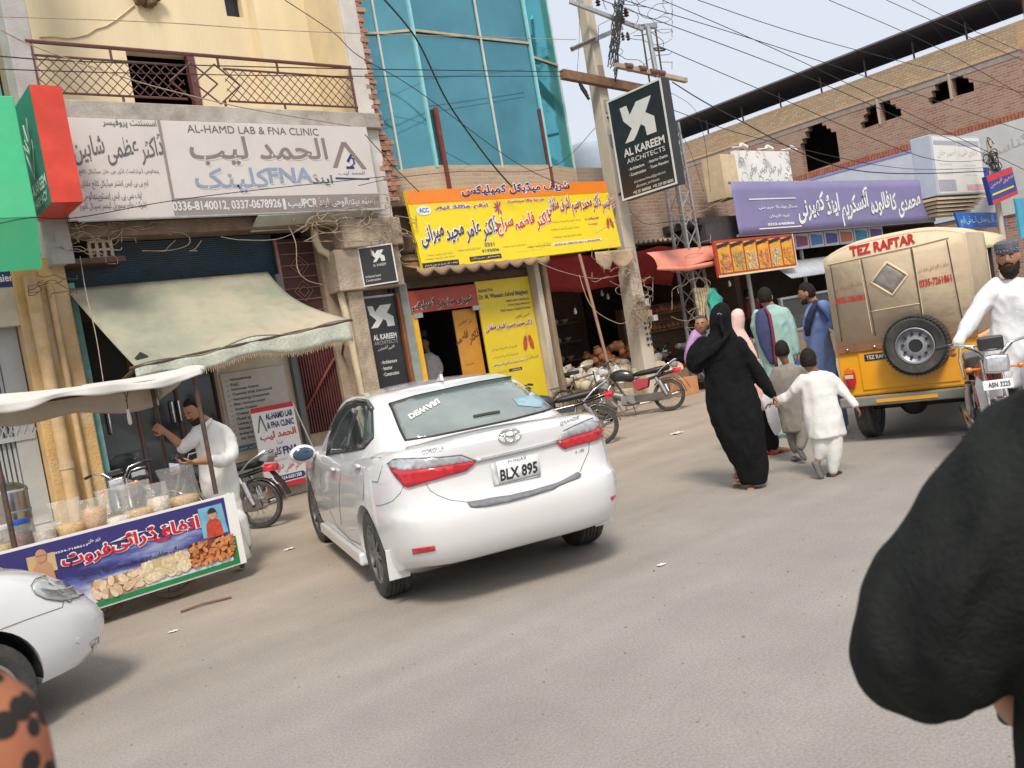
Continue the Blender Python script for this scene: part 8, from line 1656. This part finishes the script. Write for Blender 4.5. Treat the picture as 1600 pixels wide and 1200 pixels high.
# man in sea green, back view
tb = pz(1230, 682)
P = man('person in pale sea-green kameez seen from behind with a navy scarf', (1230, 682), (552, 150), (.12, 1.), [((590, 860), (770, 850), .6), ((575, 700), (745, 700), .58), ((560, 600), (728, 590), .58), ((545, 530), (712, 525), .58), ((530, 450), (698, 445), .56), ((505, 370), (690, 365), .55), ((496, 300), (680, 290), .55), ((500, 245), (660, 235), .5), ((530, 212), (635, 205), .45), ((558, 190), (608, 186), .8)],
    [[(650, 228, 0, .06), (682, 290, -.02, .062), (700, 360, -.03, .056), (712, 432, -.02, .045)], [(512, 240, 0, .06), (505, 300, .05, .06), (515, 370, .15, .05), (540, 380, .25, .045)]], TEALC, legs=[[(640, 820, 0, .10), (690, 960, 0, .075), (712, 870+200, 0, .055)], [(720, 820, 0, .10), (745, 960, 0, .075), (760, 1065, 0, .055)]], hands=[(712, 436, -.02, 3, 30, 0, 1, .5, .17, (-1, .3, 0))], hairline=.5)
S = P.S
P.part('navy_scarf', M('navy maroon shawl', (.045, .05, .13), .9, var=.35, scale=7, bump=.3), lambda mb: mb.loft([P.ring(z3(*a), z3(*b_), .55, dd, fold=.05, nf=6, ph=i*.5) for i, (a, b_, dd) in enumerate((((522, 205), (560, 205), .0), ((500, 225), (572, 222), -.06), ((498, 270), (585, 265), -.10), ((505, 330), (592, 325), -.12), ((525, 400), (600, 395), -.12), ((555, 460), (606, 455), -.12), ((580, 500), (612, 495), -.12)))]), vox=.012)
P.part('scarf_edge', M('maroon shawl edge', (.20, .03, .05), .9, var=.3), lambda mb: mb.tube([S(*z3(x, y), d) for x, y, d in ((550, 200, -.08), (575, 240, -.17), (590, 320, -.20), (600, 400, -.20), (606, 470, -.19), (612, 512, -.18))], [.012, .018, .018, .02, .022, .02], 8))
P.part('blue_bag', M('blue plastic bag', (.02, .16, .55), .35), lambda mb: mb.loft([P.ring(z3(*a), z3(*b_), .5, -.02, fold=.05, nf=5) for a, b_ in (((712, 462), (722, 462)), ((706, 480), (730, 478)), ((706, 520), (735, 516)), ((715, 540), (728, 538)))]), vox=.009)
# man in blue, side view facing left
def stubble(mb, P, c, f, up, h):
    r, ff, u = frame_of(f, up); k = h/.225
    mb.loft([[V(c)+(r*cos(t)*w+ff*(y0+sin(t)*d)+u*z)*k for t in [pi*i/14 for i in range(15)]]+[V(c)+(r*cos(t)*w*.9+ff*(y0+sin(t)*d*.85)+u*z)*k for t in [pi*i/14 for i in range(14, -1, -1)]] for z, w, y0, d in ((-.052, .0745, -.002, .070), (-.07, .071, .006, .077), (-.092, .062, .012, .078), (-.118, .044, .02, .062))])
    mb.tube([V(c)+(r*x+ff*y+u*-.040)*k for x, y in ((-.032, .078), (-.015, .094), (0, .099), (.015, .094), (.032, .078))], .006*k, 6)
P = man('person in blue kameez and dark scarf standing in profile beside the jeep', (1302, 678), (768, 128), (-.93, .10, -.12), [((815, 830), (985, 815), .7), ((800, 700), (965, 690), .7), ((795, 600), (945, 590), .7), ((795, 520), (925, 515), .7), ((788, 450), (912, 450), .7), ((775, 380), (895, 378), .7), ((764, 310), (885, 305), .72), ((758, 245), (878, 235), .72), ((770, 200), (862, 190), .7), ((790, 172), (832, 168), .9)],
    [[(855, 190, -.12, .062), (895, 225, -.16, .06), (915, 262, -.12, .052), (888, 305, -.06, .045)], [(790, 205, .14, .06), (775, 290, .16, .055), (775, 370, .1, .045)]], BLUEC, legs=[[(850, 780, .05, .11), (890, 930, .05, .08), (905, 1040, .05, .06)], [(920, 780, -.05, .11), (950, 930, -.05, .08), (960, 1035, -.05, .06)]], hands=[(888, 308, -.06, -14, 10, .06, 1, .8, .17, (0, 1, 0)), (775, 375, .1, -2, 30, 0, 1, .5, .17, (1, 0, 0))], hairline=.42, beard=stubble, eyes=True)
P.part('dark_scarf', M('dark navy scarf', (.018, .02, .055), .9, var=.3, bump=.3), lambda mb: mb.tube([P.S(*z3(x, y), d) for x, y, d in ((815, 165, .05), (812, 185, -.12), (798, 215, -.19), (782, 260, -.20), (772, 310, -.18), (774, 350, -.15))], [.03, .035, .04, .045, .04, .03], 10), vox=.01)
P.part('paper', WHITE, lambda mb: mb.quad(P.S(*z3(883, 308), -.12), P.S(*z3(935, 330), -.12), P.S(*z3(930, 345), -.1), P.S(*z3(886, 325), -.1)))
# grey boy
P = man('child in grey-brown kameez walking away beside the child in white', (1252, 722), (640, 428), (.1, 1.), [((645, 850), (778, 838), .75), ((625, 770), (768, 762), .7), ((605, 690), (758, 684), .65), ((592, 620), (750, 614), .62), ((588, 565), (748, 558), .6), ((600, 525), (738, 518), .52), ((628, 503), (700, 498), .6), ((645, 492), (676, 490), .9)],
    [[(610, 530, 0, .045), (592, 590, 0, .046), (600, 650, .05, .04)], [(735, 525, 0, .045), (752, 575, .05, .045), (750, 640, .1, .04)]], GREYC, legs=[[(685, 810, .04, .07), (695, 880, .04, .058), (708, 940, .06, .045)], [(740, 810, -.02, .07), (745, 880, -.04, .06), (735, 925, -.08, .045)]], hands=[(600, 655, .05, 4, 22, 0, 1, .6, .13, (1, 0, 0))], hairline=.5, hh=.19, skin=SKIND, shoes=[((700, 1000, .06), (735, 1000, .20), SHOEG, .036, .05), ((712, 930, -.06), (762, 1000, -.10), SHOEG, .038, .045)])
# white boy
P = man('child in white shalwar kameez walking away hand in hand with the person in black', (1300, 745), (778, 478), (.1, 1.), [((776, 892), (972, 858), .75), ((764, 820), (964, 800), .7), ((752, 740), (945, 730), .66), ((742, 670), (925, 660), .62), ((738, 615), (912, 605), .6), ((742, 575), (900, 562), .55), ((765, 550), (875, 540), .55), ((790, 535), (838, 530), .9)],
    [[(752, 580, 0, .048), (722, 615, 0, .047), (690, 650, .03, .042), (645, 680, .05, .038), (600, 696, .08, .032)], [(893, 572, 0, .048), (930, 610, 0, .046), (965, 648, -.02, .04), (1018, 708, -.04, .033)]], WHCL, legs=[[(838, 860, 0, .085), (842, 925, 0, .075), (832, 975, .0, .05)], [(905, 855, 0, .085), (910, 950, 0, .075), (905, 1048, 0, .045)]], hands=[(598, 697, .08, -16, 6, 0, 1, .6, .12, (0, 0, -1)), (1022, 712, -.04, 14, 22, 0, 1, .5, .135, (-1, 0, -.3))], hairline=.5, hh=.195, skin=SKIND, shoes=[((800, 1005, -.02), (850, 1095, -.05), SHOEG, .042, .05), ((885, 1088, 0), (945, 1062, .16), M('black sandal', (.03, .03, .035), .5), .04, .05)], feet=[[(832, 970, 0, .025), (825, 1010, -.02, .028)], [(905, 1040, 0, .025), (905, 1068, 0, .03)]])
# ---------------------------------------------------------------- nut vendor behind his cart
def z9(x, y): return (230+x/4, 600+y/4)
P = man('person in white kameez gripping the cart post and looking down', (386, 888), (292, 170), (-.72, -.62, -.42), [((455, 930), (616, 938), .6), ((430, 820), (605, 800), .62), ((350, 690), (580, 680), .6), ((322, 590), (562, 580), .58), ((312, 500), (548, 485), .56), ((305, 420), (535, 415), .56), ((296, 350), (515, 340), .56), ((300, 295), (490, 285), .52), ((325, 258), (450, 248), .5), ((345, 232), (398, 224), .8)],
    [[(330, 290, 0, .062), (280, 350, -.05, .06), (222, 395, -.08, .056)], [(475, 290, 0, .064), (515, 370, -.04, .066), (525, 440, -.10, .064), (470, 478, -.22, .056), (400, 478, -.30, .045)]], WHCL, legs=[[(480, 850, .05, .10), (540, 950, .05, .07), (570, 1040, .05, .05)], [(560, 850, -.05, .10), (600, 940, -.05, .07), (622, 1000, -.05, .05)]],
    hands=[(118, 302, -.1, -28, -14, .0, 1, 1.1, .175, (0, 1, 0)), (300, 486, -.36, -34, 6, 0, -1, .55, .175, (0, .2, 1))], feet=[[(222, 395, -.08, .04), (175, 350, -.09, .036), (122, 306, -.1, .027)], [(430, 478, -.28, .04), (360, 480, -.32, .036), (302, 486, -.36, .028)]], beard=lambda mb, P, c, f, up, h: stubble(mb, P, c, f, up, h*.99), eyes=True, hairline=.68, zz=z9, shoes=[((600, 1150, -.05), (655, 1000, -.05), SHOEG, .045, .06), ((560, 1140, .05), (600, 1110, -.12), SHOEG, .045, .06)])
P.part('collar', WHCL, lambda mb: mb.tube([P.S(*z9(x, y), d) for x, y, d in ((340, 285, -.15), (368, 255, -.13), (392, 230, -.05), (398, 220, .03))], [.014, .02, .02, .014], 8))
# ---------------------------------------------------------------- bearded rider facing us at the right edge
def z10(x, y): return (1480+x/4.14, 350+y/4.14)
h0 = pz(1554, 568, .86); D0 = depth_of(h0); rb = V((h0.x, h0.y, 0)); tocam = V((-rb.x, -rb.y, 0)).normalized(); raz = math.atan2(tocam.y, tocam.x)+.12
fb = FW(raz); bk_, BW_, BS_ = bike(rb-fb*.58, raz, 'red motorcycle with chrome headlight ridden towards us at the right edge', tankm=MRED, panelm=MRED, lean=0., steer=.1, group=None, name='motorcycle')
front = V(rb)+fb*.0
Bf = Board(BW_@V((.615, -.105, .66)), BW_.to_3x3()@V((0, 1, 0)), BW_.to_3x3()@V((-.1, 0, 1)), .21, .075)
fpl = MB(); Bf.body(fpl, .006); fo = fpl.build('front_plate', M('plate white', (.78, .78, .78), .35, var=.02), bk_, bevel=.003)
fpl = MB(); Bf.text(fpl, 'ASN 3225', .035, .018, .19, .058, d=.004, bold=.02); fpl.build('lettering', BLACKP, fo, fixn=False)
fpl = MB(); fpl.cbox(BW_@V((.50, 0, 1.02)), .10, .18, .11, BW_.to_3x3()); fpl.build('meter_cover', MBLK, bk_, bevel=.015)
rp = V(rb)-fb*.62; P = Person('person in white with a dark embroidered cap riding the red motorcycle towards us', rp, vox=.0065); S = P.S
def q(x, y, d=0.): return S(*z10(x, y), d)
hc = q(393, 215, .02); f = (-S.n-S.r*.12-ZV*.10).normalized()
RWH = M('rider white cotton', (.66, .67, .68), .85, var=.04, scale=6, bump=.5, bscale=9)
def rex(mb):
    limb(mb, [(q(330, 395, .02), .075), (q(262, 470, -.03), .074), (q(190, 570, -.10), .066), (q(120, 680, -.22), .056), (q(75, 760, -.32), .042)])
    limb(mb, [(q(560, 395, .02), .075), (q(630, 480, -.03), .074), (q(660, 580, -.12), .066), (q(620, 690, -.24), .056), (q(560, 740, -.34), .042)])
P.garment('kameez', RWH, [(z10(180, 1050), z10(700, 1020), .55, -.02), (z10(215, 900), z10(680, 880), .5), (z10(262, 760), z10(640, 745), .5), (z10(280, 640), z10(625, 630), .5), (z10(282, 540), z10(625, 530), .52), (z10(285, 460), z10(620, 450), .52), (z10(305, 405), z10(600, 395), .45), (z10(345, 372), z10(545, 365), .45), (z10(375, 345), z10(455, 340), .8)], rex, vox=.011, fold=.02, seed=3, wr=.010)
b = P.b; head(b, hc, f, ZV, .232); limb(b, [(hc-ZV*.07+S.n*.01, .056), (q(415, 370, .02), .05), (q(440, 480, .02), .07), (q(450, 700, .02), .08), (q(450, 900), .08)])
for pts in ([(320, 395, .02, .05), (190, 570, -.10, .045), (75, 760, -.32, .032)], [(560, 395, .02, .05), (660, 580, -.12, .045), (560, 740, -.34, .032)]): limb(b, [(q(x, y, d), r) for x, y, d, r in pts])
hand(b, q(72, 765, -.33), q(30, 815, -.36)-q(75, 760, -.32), S.n*-.2-ZV, -1, 1.0, .185); hand(b, q(558, 745, -.35), q(545, 790, -.38)-q(560, 740, -.34), S.n*-.2-ZV, 1, 1.0, .185)
for s_ in (-1, 1): limb(b, [(q(450+s_*90, 950), .09), (q(450+s_*170, 1010, -.30), .075), (q(450+s_*150, 1200, -.20), .05), (q(450+s_*150, 1330, -.18), .04)])
P.finish(SKIN)
mb = MB()
for s_ in (-1, 1): limb(mb, [(q(450+s_*80, 950), .12), (q(450+s_*175, 1010, -.30), .105), (q(450+s_*165, 1150, -.22), .09), (q(450+s_*155, 1300, -.18), .065)])
remesh(mb, .012, 4).build('shalwar', RWH, P.t, smooth=180, fixn=False)
def bigbeard(mb):
    r, ff, u = frame_of(f, ZV)
    mb.loft([[hc+r*cos(t)*w+ff*(y0+sin(t)*d)+u*z for t in [2*pi*i/28 for i in range(28)]] for z, w, y0, d in ((-.022, .076, -.006, .050), (-.045, .079, .002, .074), (-.066, .079, .008, .090), (-.095, .076, .014, .097), (-.13, .066, .018, .094), (-.16, .046, .02, .074), (-.18, .02, .02, .04))])
mb = MB(); bigbeard(mb); r_, ff_, u_ = frame_of(f, ZV)
from mathutils import noise as NZ
mb = remesh(mb, .008, 2); mb.v = [p+(p-hc).normalized()*.012*NZ.noise(p*55) for p in mb.v]
# leave the mouth and cheeks free: beard only below a curve around the mouth
def inface(p):
    d = p-hc; x, y, z = d.dot(r_), d.dot(ff_), d.dot(u_); return y > .03 and z > -.072+.5*max(0, abs(x)-.03) and abs(x) < .066
bm_ = MB(); keep = [fc for fc in mb.f if not inface(sum((mb.v[i] for i in fc), V())/len(fc))]; bm_.v, bm_.f, bm_.m = mb.v, keep, [0]*len(keep); bm_.build('beard', HAIRM, P.t, smooth=180)
mb = MB(); mb.tube([hc+r_*x+ff_*y+u_*z for x, y, z in ((-.036, .074, -.054), (-.018, .092, -.043), (0, .098, -.040), (.018, .092, -.043), (.036, .074, -.054))], [.004, .007, .006, .007, .004], 6); mb.build('moustache', HAIRM, P.t, smooth=180)
P.eyes(hc, f, ZV, .232)
P.part('hair', HAIRM, lambda mb: hair_cap(mb, hc, f, ZV, .232, .55, -.3, 1.04, .01))
CAPM = M('embroidered grey cap', (.10, .105, .13), .9, var=.5, scale=26, bump=.4, bscale=60)
mb = MB(); mb.loft([[hc+r_*.087*k*cos(t)+ff_*(.104*k*sin(t)-.004)+u_*z for t in [2*pi*i/32 for i in range(32)]] for z, k in ((.040, 1.0), (.046, 1.03), (.10, 1.06), (.125, 1.02), (.135, .8), (.138, .3))]); mb.build('cap', CAPM, P.t, smooth=50)
mb = MB()
for i in range(22): t = 2*pi*i/22; c_ = hc+r_*.092*cos(t)+ff_*(.110*sin(t)-.004)+u_*(.062+.008*(i % 2)); mb.sph(c_, .006, 6, 4)
mb.build('cap_stitching', M('pale stitching', (.24, .26, .28), .8), P.t)
mb = MB(); 
for i in range(4): mb.sph(q(452, 420+i*50, -.16-.012*i), .006, 6, 5)
mb.build('buttons', WHITE, P.t)
# ---------------------------------------------------------------- rider in black close in front of the camera
nb = pd(1560, 1000, .95); fbase = V((nb.x, nb.y, 0)); P = Person('person in black long sleeved clothing filling the lower right corner', fbase, vox=.009); S = P.S
BLK2 = M('black wool cloth', (.017, .019, .0178), .95, var=.25, scale=20, bump=.3, bscale=120, spec=.15)
def w(u, v, d=0.): return S(u, v, d)
pxm = .95/FPX
def bs(mb):
    limb(mb, [(w(1720, 700), 140*pxm), (w(1645, 770), 152*pxm), (w(1560, 865), 142*pxm), (w(1472, 970, .02), 138*pxm), (w(1436, 1022, .05), 114*pxm)], 24, 8)
    for k_ in range(5): limb(mb, [(w(1640-k_*28, 690+k_*34, -.085), .010), (w(1545-k_*14, 850+k_*18, -.102+.012*abs(k_-2)), .017), (w(1470-k_*4, 985+k_*10, -.072), .014), (w(1445+k_*16, 1065-k_*4, -.02), .008)], 10, 5)
    limb(mb, [(w(1440, 1020, .05), 112*pxm), (w(1478, 1030, .12), 96*pxm), (w(1512, 1020, .20), 74*pxm), (w(1545, 1000, .26), 56*pxm)], 20, 8)
    limb(mb, [(w(1800, 640, .0), 150*pxm), (w(1910, 800, .0), 230*pxm), (w(1922, 1100, 0), 262*pxm), (w(1922, 1500, 0), 272*pxm)], 28, 6)
mb = MB(); bs(mb); mb = remesh(mb, .007, 8)
me = bpy.data.meshes.new('scratch'); me.from_pydata([tuple(p) for p in mb.v], [], mb.f); nn = [v_.normal.copy() for v_ in me.vertices]; bpy.data.meshes.remove(me)
mb.v = [p+n_*(.007*NZ.noise(V((p.x*5, p.y*5, p.z*3)))+.008*(.3-abs(NZ.noise(V((p.x*9, p.y*9, p.z*5)))))+.0028*sin(p.dot(S.r)*75+p.z*18+5*NZ.noise(p*5))+.003*NZ.noise(p*22)) for p, n_ in zip(mb.v, nn)]
mb.build('black_clothes', BLK2, P.t, smooth=180, fixn=False)
b = P.b; limb(b, [(w(1700, 720), .05), (w(1480, 980, .02), .04), (w(1530, 1025, .22), .032), (w(1556, 1050, .24), .023)]); hand(b, w(1557, 1052, .24), w(1582, 1130, .26)-w(1552, 1040, .24), S.n*.6-ZV*.3+S.r, -1, .5, .15); limb(b, [(w(1800, 560), .06), (w(1850, 800), .12), (w(1850, 1400), .12)]); head(b, w(1810, 400), S.n, ZV, .23); P.finish(SKIN)
P.part('hair', HAIRM, lambda mb: hair_cap(mb, w(1810, 400), S.n, ZV, .23))
P.part('cuff', M('dark grey cuff', (.07, .075, .06), .8), lambda mb: limb(mb, [(w(1532, 1018, .22), 56*pxm), (w(1554, 1048, .24), 40*pxm)], 14))
mm = thing('brake_lever', 'black ball ended motorcycle lever beside the hand at bottom right', 'lever', w(1582, 1110, .34))
mb = MB(); mb.sph(w(1574, 1118, .34), (.014, .014, .014), 14, 10); mb.tube([w(1574, 1118, .34), w(1600, 1096, .36), w(1640, 1085, .38)], .010, 8); mb.build('lever', PLAST, mm, smooth=180)
# ---------------------------------------------------------------- orange patterned sleeve at bottom left
nb = pd(20, 1150, .62); P = Person('person in orange cloth with black patches at the bottom left corner', V((nb.x, nb.y, 0)), vox=.009); S = P.S
def orm():
    m, nt, bb_, lk = nodemat('orange patch cloth'); N = nt.nodes.new; tc = N('ShaderNodeTexCoord'); vo = N('ShaderNodeTexVoronoi'); vo.inputs['Scale'].default_value = 48; vo.inputs['Randomness'].default_value = .9; lk.new(tc.outputs['Object'], vo.inputs[0])
    cr = N('ShaderNodeValToRGB'); e = cr.color_ramp.elements; e[0].position = .44; e[0].color = (.02, .016, .014, 1); e[1].position = .50; e[1].color = (.42, .15, .075, 1); lk.new(vo.outputs[0], cr.inputs[0]); lk.new(cr.outputs[0], bb_.inputs[0]); bb_.inputs['Roughness'].default_value = .85; return m
pxm = .62/FPX
mb = MB(); limb(mb, [(S(-90, 1130), 90*pxm), (S(-40, 1150), 95*pxm), (S(-20, 1220), 95*pxm), (S(-10, 1330), 95*pxm), (S(-40, 1500), 85*pxm)], 24, 6); limb(mb, [(S(-90, 1130), 95*pxm), (S(-260, 1100, -.02), 120*pxm), (S(-400, 1300, -.02), 200*pxm), (S(-420, 1800, -.02), 220*pxm)], 24, 6); mb = remesh(mb, .006, 6); mb.build('patterned_sleeve', orm(), P.t, smooth=180, fixn=False)
b = P.b; limb(b, [(S(-90, 1130), .03), (S(-10, 1250), .028), (S(-40, 1520), .025)]); hand(b, S(-42, 1525), -ZV, S.r*-1, 1, .5, .17); limb(b, [(S(-90, 1130), .03), (S(-300, 1080, -.02), .05), (S(-400, 1400, -.02), .09), (S(-400, 1800, -.02), .09)]); limb(b, [(S(-330, 1000, -.02), .045), (S(-390, 1250, -.02), .06)]); head(b, S(-350, 800, -.02), S.n, ZV, .21); P.finish(SKIN); P.part('headscarf', M('orange scarf', (.48, .185, .10), .85), lambda mb: hair_cap(mb, S(-350, 800, -.02), S.n, ZV, .21, .4, -.7, 1.12, .002))
# ---------------------------------------------------------------- small figures inside the shops
def z5(x, y): return (1120+x/7.5, 380+y/7.5)
b5 = V((py(1172, 490, 12.0).x, 12.0, 0))
man('person in maroon shirt and dark trousers inside the snack shop', b5, (360, 600), (.3, 1.), [((360, 930), (470, 925), .6), ((345, 850), (480, 840), .6), ((335, 760), (480, 750), .6), ((335, 690), (470, 680), .55), ((350, 655), (430, 650), .6), ((365, 640), (395, 638), .8)], [[(455, 680, 0, .06), (475, 760, 0, .055), (480, 850, 0, .045)]], M('maroon shirt', (.16, .03, .04), .85, var=.15), legs=[[(390, 920, 0, .10), (410, 1100, 0, .08), (430, 1280, 0, .06)], [(450, 920, 0, .10), (470, 1100, 0, .08), (490, 1270, 0, .06)]], trou=M('black trousers', (.015, .015, .016), .85), zz=z5, vox=.012)
cb5 = V((9.0, 13.3, 0)); 
def zid(x, y): return (x, y)
man('person in white leaning inside the clinic doorway', cb5, (664, 536), (-.6, -.6), [((668, 625), (700, 620), .6), ((664, 600), (694, 596), .6), ((662, 578), (690, 574), .6), ((661, 560), (682, 556), .55), ((664, 552), (674, 550), .8)], [[(680, 560, 0, .06), (688, 575, -.05, .055), (684, 592, -.12, .045)]], WHCL, legs=[[(678, 615, 0, .10), (690, 680, 0, .07)], [(692, 615, 0, .10), (702, 678, 0, .07)]], zz=zid, vox=.012)
# ================================================================ overhead cables
def W3(u, v, y): return py(u, v, y)
GRPW = 'overhead cables'
WR = [ # (points (u,v,y)..., radius, label)
 ([(940, 0, 11.4), (1235, 110, 10.5), (1420, 190, 10.0), (1548, 245, 9.9)], .014, 'cable from the pole top to the distant pole, lowest of the long span'),
 ([(975, 0, 11.4), (1250, 85, 10.4), (1600, 205, 9.4)], .013, 'cable crossing the brick building second from the bottom'),
 ([(1035, 0, 11.4), (1250, 95, 10.4), (1600, 265, 9.2)], .013, 'cable starting above the black hanging board and crossing the brick wall'),
 ([(1090, 0, 11.0), (1290, 65, 10.4), (1600, 145, 9.2)], .013, 'cable high across the sky right of the pole'),
 ([(1295, 0, 10.5), (1455, 70, 9.8), (1600, 150, 9.2)], .013, 'cable starting at the top edge above the brick building'),
 ([(1385, 0, 10.3), (1500, 52, 9.7), (1600, 95, 9.2)], .013, 'cable at the upper right, left of two near the solar row'),
 ([(1425, 0, 10.2), (1515, 45, 9.7), (1600, 82, 9.2)], .013, 'cable at the upper right, right of two near the solar row'),
 ([(1025, 70, 11.2), (1200, 145, 10.4), (1440, 245, 9.9), (1540, 250, 9.9)], .013, 'cable from the ring clamp to the distant pole'),
 ([(1050, 128, 11.2), (1140, 180, 10.6), (1330, 265, 10.2), (1540, 268, 9.9)], .02, 'thick twin cable sagging above the purple banner'),
 ([(1052, 172, 11.0), (1180, 215, 10.5), (1400, 262, 10.1), (1545, 262, 9.9)], .012, 'thin cable sagging just above the white drawing board'),
 ([(0, 26, 10.8), (250, 35, 10.8), (500, 50, 10.8), (900, 62, 11.2)], .010, 'pale cable across the top of the cream wall'),
 ([(0, 88, 10.7), (150, 97, 10.7), (520, 107, 10.7), (880, 112, 11.4)], .013, 'black cable running along the balcony top rail'),
 ([(0, 108, 10.6), (200, 114, 10.6), (520, 119, 10.6), (880, 119, 11.4)], .011, 'black cable running just below the balcony top rail'),
 ([(0, 46, 10.5), (60, 75, 10.5), (200, 123, 10.5), (300, 150, 10.5), (400, 172, 10.5), (548, 197, 11.5)], .012, 'grey cable slanting down across the railing'),
 ([(592, -10, 10.6), (650, 60, 10.8), (700, 160, 11.2), (760, 245, 11.5), (800, 292, 11.7)], .022, 'thick black twisted cable slanting across the glass'),
 ([(445, 0, 11.0), (520, 50, 11.2), (560, 87, 11.3), (650, 140, 11.4), (800, 250, 11.6), (880, 290, 11.8)], .010, 'thin black cable slanting from the column across the glass'),
 ([(570, 210, 11.6), (620, 265, 11.6), (655, 300, 11.7)], .012, 'short black cable at the brick edge left of the glass'),
 ([(560, 290, 11.5), (620, 278, 11.6), (720, 268, 11.6), (860, 262, 11.6), (930, 200, 11.7)], .010, 'black cable looped along the foot of the glass front'),
 ([(0, 349, 11.0), (50, 340, 11.0), (120, 340, 11.6), (260, 315, 11.6), (400, 297, 11.6), (600, 276, 11.6)], .012, 'black cable slanting across the foot of the lab sign'),
 ([(830, 405, 11.8), (880, 425, 11.5), (940, 435, 11.4), (1000, 420, 11.5)], .010, 'tan cable swinging from the clinic post to the pole'),
 ([(905, 430, 11.5), (925, 480, 11.3), (965, 505, 11.3), (985, 500, 11.5)], .012, 'tan cable looping from the timber prop to the pole'),
 ([(930, 365, 11.3), (1000, 330, 11.4), (1080, 335, 11.2), (1150, 300, 11.0)], .010, 'tan cable drooping behind the black hanging board'),
 ([(985, 330, 11.4), (1010, 350, 11.2), (1060, 345, 11.2), (1110, 350, 11.2)], .010, 'dark cable between the pole and the lattice mast'),
 ([(1015, 130, 11.2), (1080, 165, 11.0), (1100, 215, 11.0), (1110, 300, 11.0)], .007, 'thin cable falling from the crossarm right of the black board'),
 ([(345, 370, 11.9), (380, 375, 11.9), (440, 372, 11.9), (490, 345, 11.9)], .010, 'pale cable sagging under the lab sign'),
 ([(450, 352, 11.9), (462, 380, 11.8), (465, 420, 11.8), (480, 438, 11.8), (505, 445, 11.9)], .012, 'pale cable hanging past the rusty grille'),
 ([(125, 400, 11.9), (135, 460, 11.6), (150, 525, 11.2), (162, 600, 11.0)], .010, 'grey cable hanging beside the awning'),
 ([(905, 3, 11.4), (905, 60, 11.4), (902, 112, 11.4)], .006, 'thin wire hanging left of the pole top'),
 ([(1049, 176, 11.0), (1060, 200, 11.0), (1080, 240, 11.0), (1100, 300, 10.9)], .007, 'thin cable falling along the edge of the black board'),
]
for pts, r, lab_ in WR:
    P_ = [(W3(*p), r) for p in pts]; path = crom(P_, 8); mb = MB(); mb.tube([p for p, q_ in path], r*.62, 4); pale = lab_.startswith(('tan', 'pale', 'grey'))
    tag(mb.build('overhead_cable', WIREB if pale else WIRE, smooth=180), lab_, 'cable', GRPW)
# messy service drops under the lab sign and round the pier
def mess(seed, box, y, n, r, lab_, mat=WIREB, L=60):
    rn = random.Random(seed); mb = MB(); u0, v0, u1, v1 = box
    for i in range(n):
        u, v = rn.uniform(u0, u1), rn.uniform(v0, v1); an = rn.uniform(0, 6.3); pts = []
        for k in range(7):
            pts.append((py(min(max(u, u0-10), u1+10), min(max(v, v0-8), v1+12), y+rn.uniform(-.1, .1)), r)); an += rn.uniform(-1.1, 1.1); u += L/6*cos(an); v += L/6*.55*sin(an)
        mb.tube([p for p, q_ in crom(pts, 3)], r, 4)
    tag(mb.build('cable_tangle', mat, smooth=180), lab_, 'cable')
mess(1, (470, 325, 600, 365), 11.75, 24, .006, 'tan tangle of cables under the right end of the lab sign', L=110)
mess(2, (95, 345, 180, 400), 11.9, 16, .006, 'tangled cables in the corner between pharmacy sign and shutter', L=80)
mess(3, (55, 400, 110, 470), 11.9, 9, .005, 'dark knotted cables above the ochre pillar', M('dusty dark cable', (.13, .10, .08), .8, var=.3), L=60)
mess(4, (590, 310, 640, 400), 11.85, 12, .007, 'thin tan cables trailing beside the yellow sign', L=70)
mess(6, (180, 355, 350, 380), 12.0, 9, .006, 'tan cables strung along under the lab sign', L=150)
mess(7, (935, 395, 1010, 470), 11.5, 16, .006, 'tan loops of cable left of the meter boxes', L=80)
mess(8, (1060, 330, 1100, 520), 11.25, 12, .006, 'tan cables wound down the lattice mast', L=90)
mess(9, (945, 5, 1040, 100), 11.4, 20, .006, 'thin black jumper wires around the pole top', WIRE, L=110)
bpy.data.scenes.remove(TS)
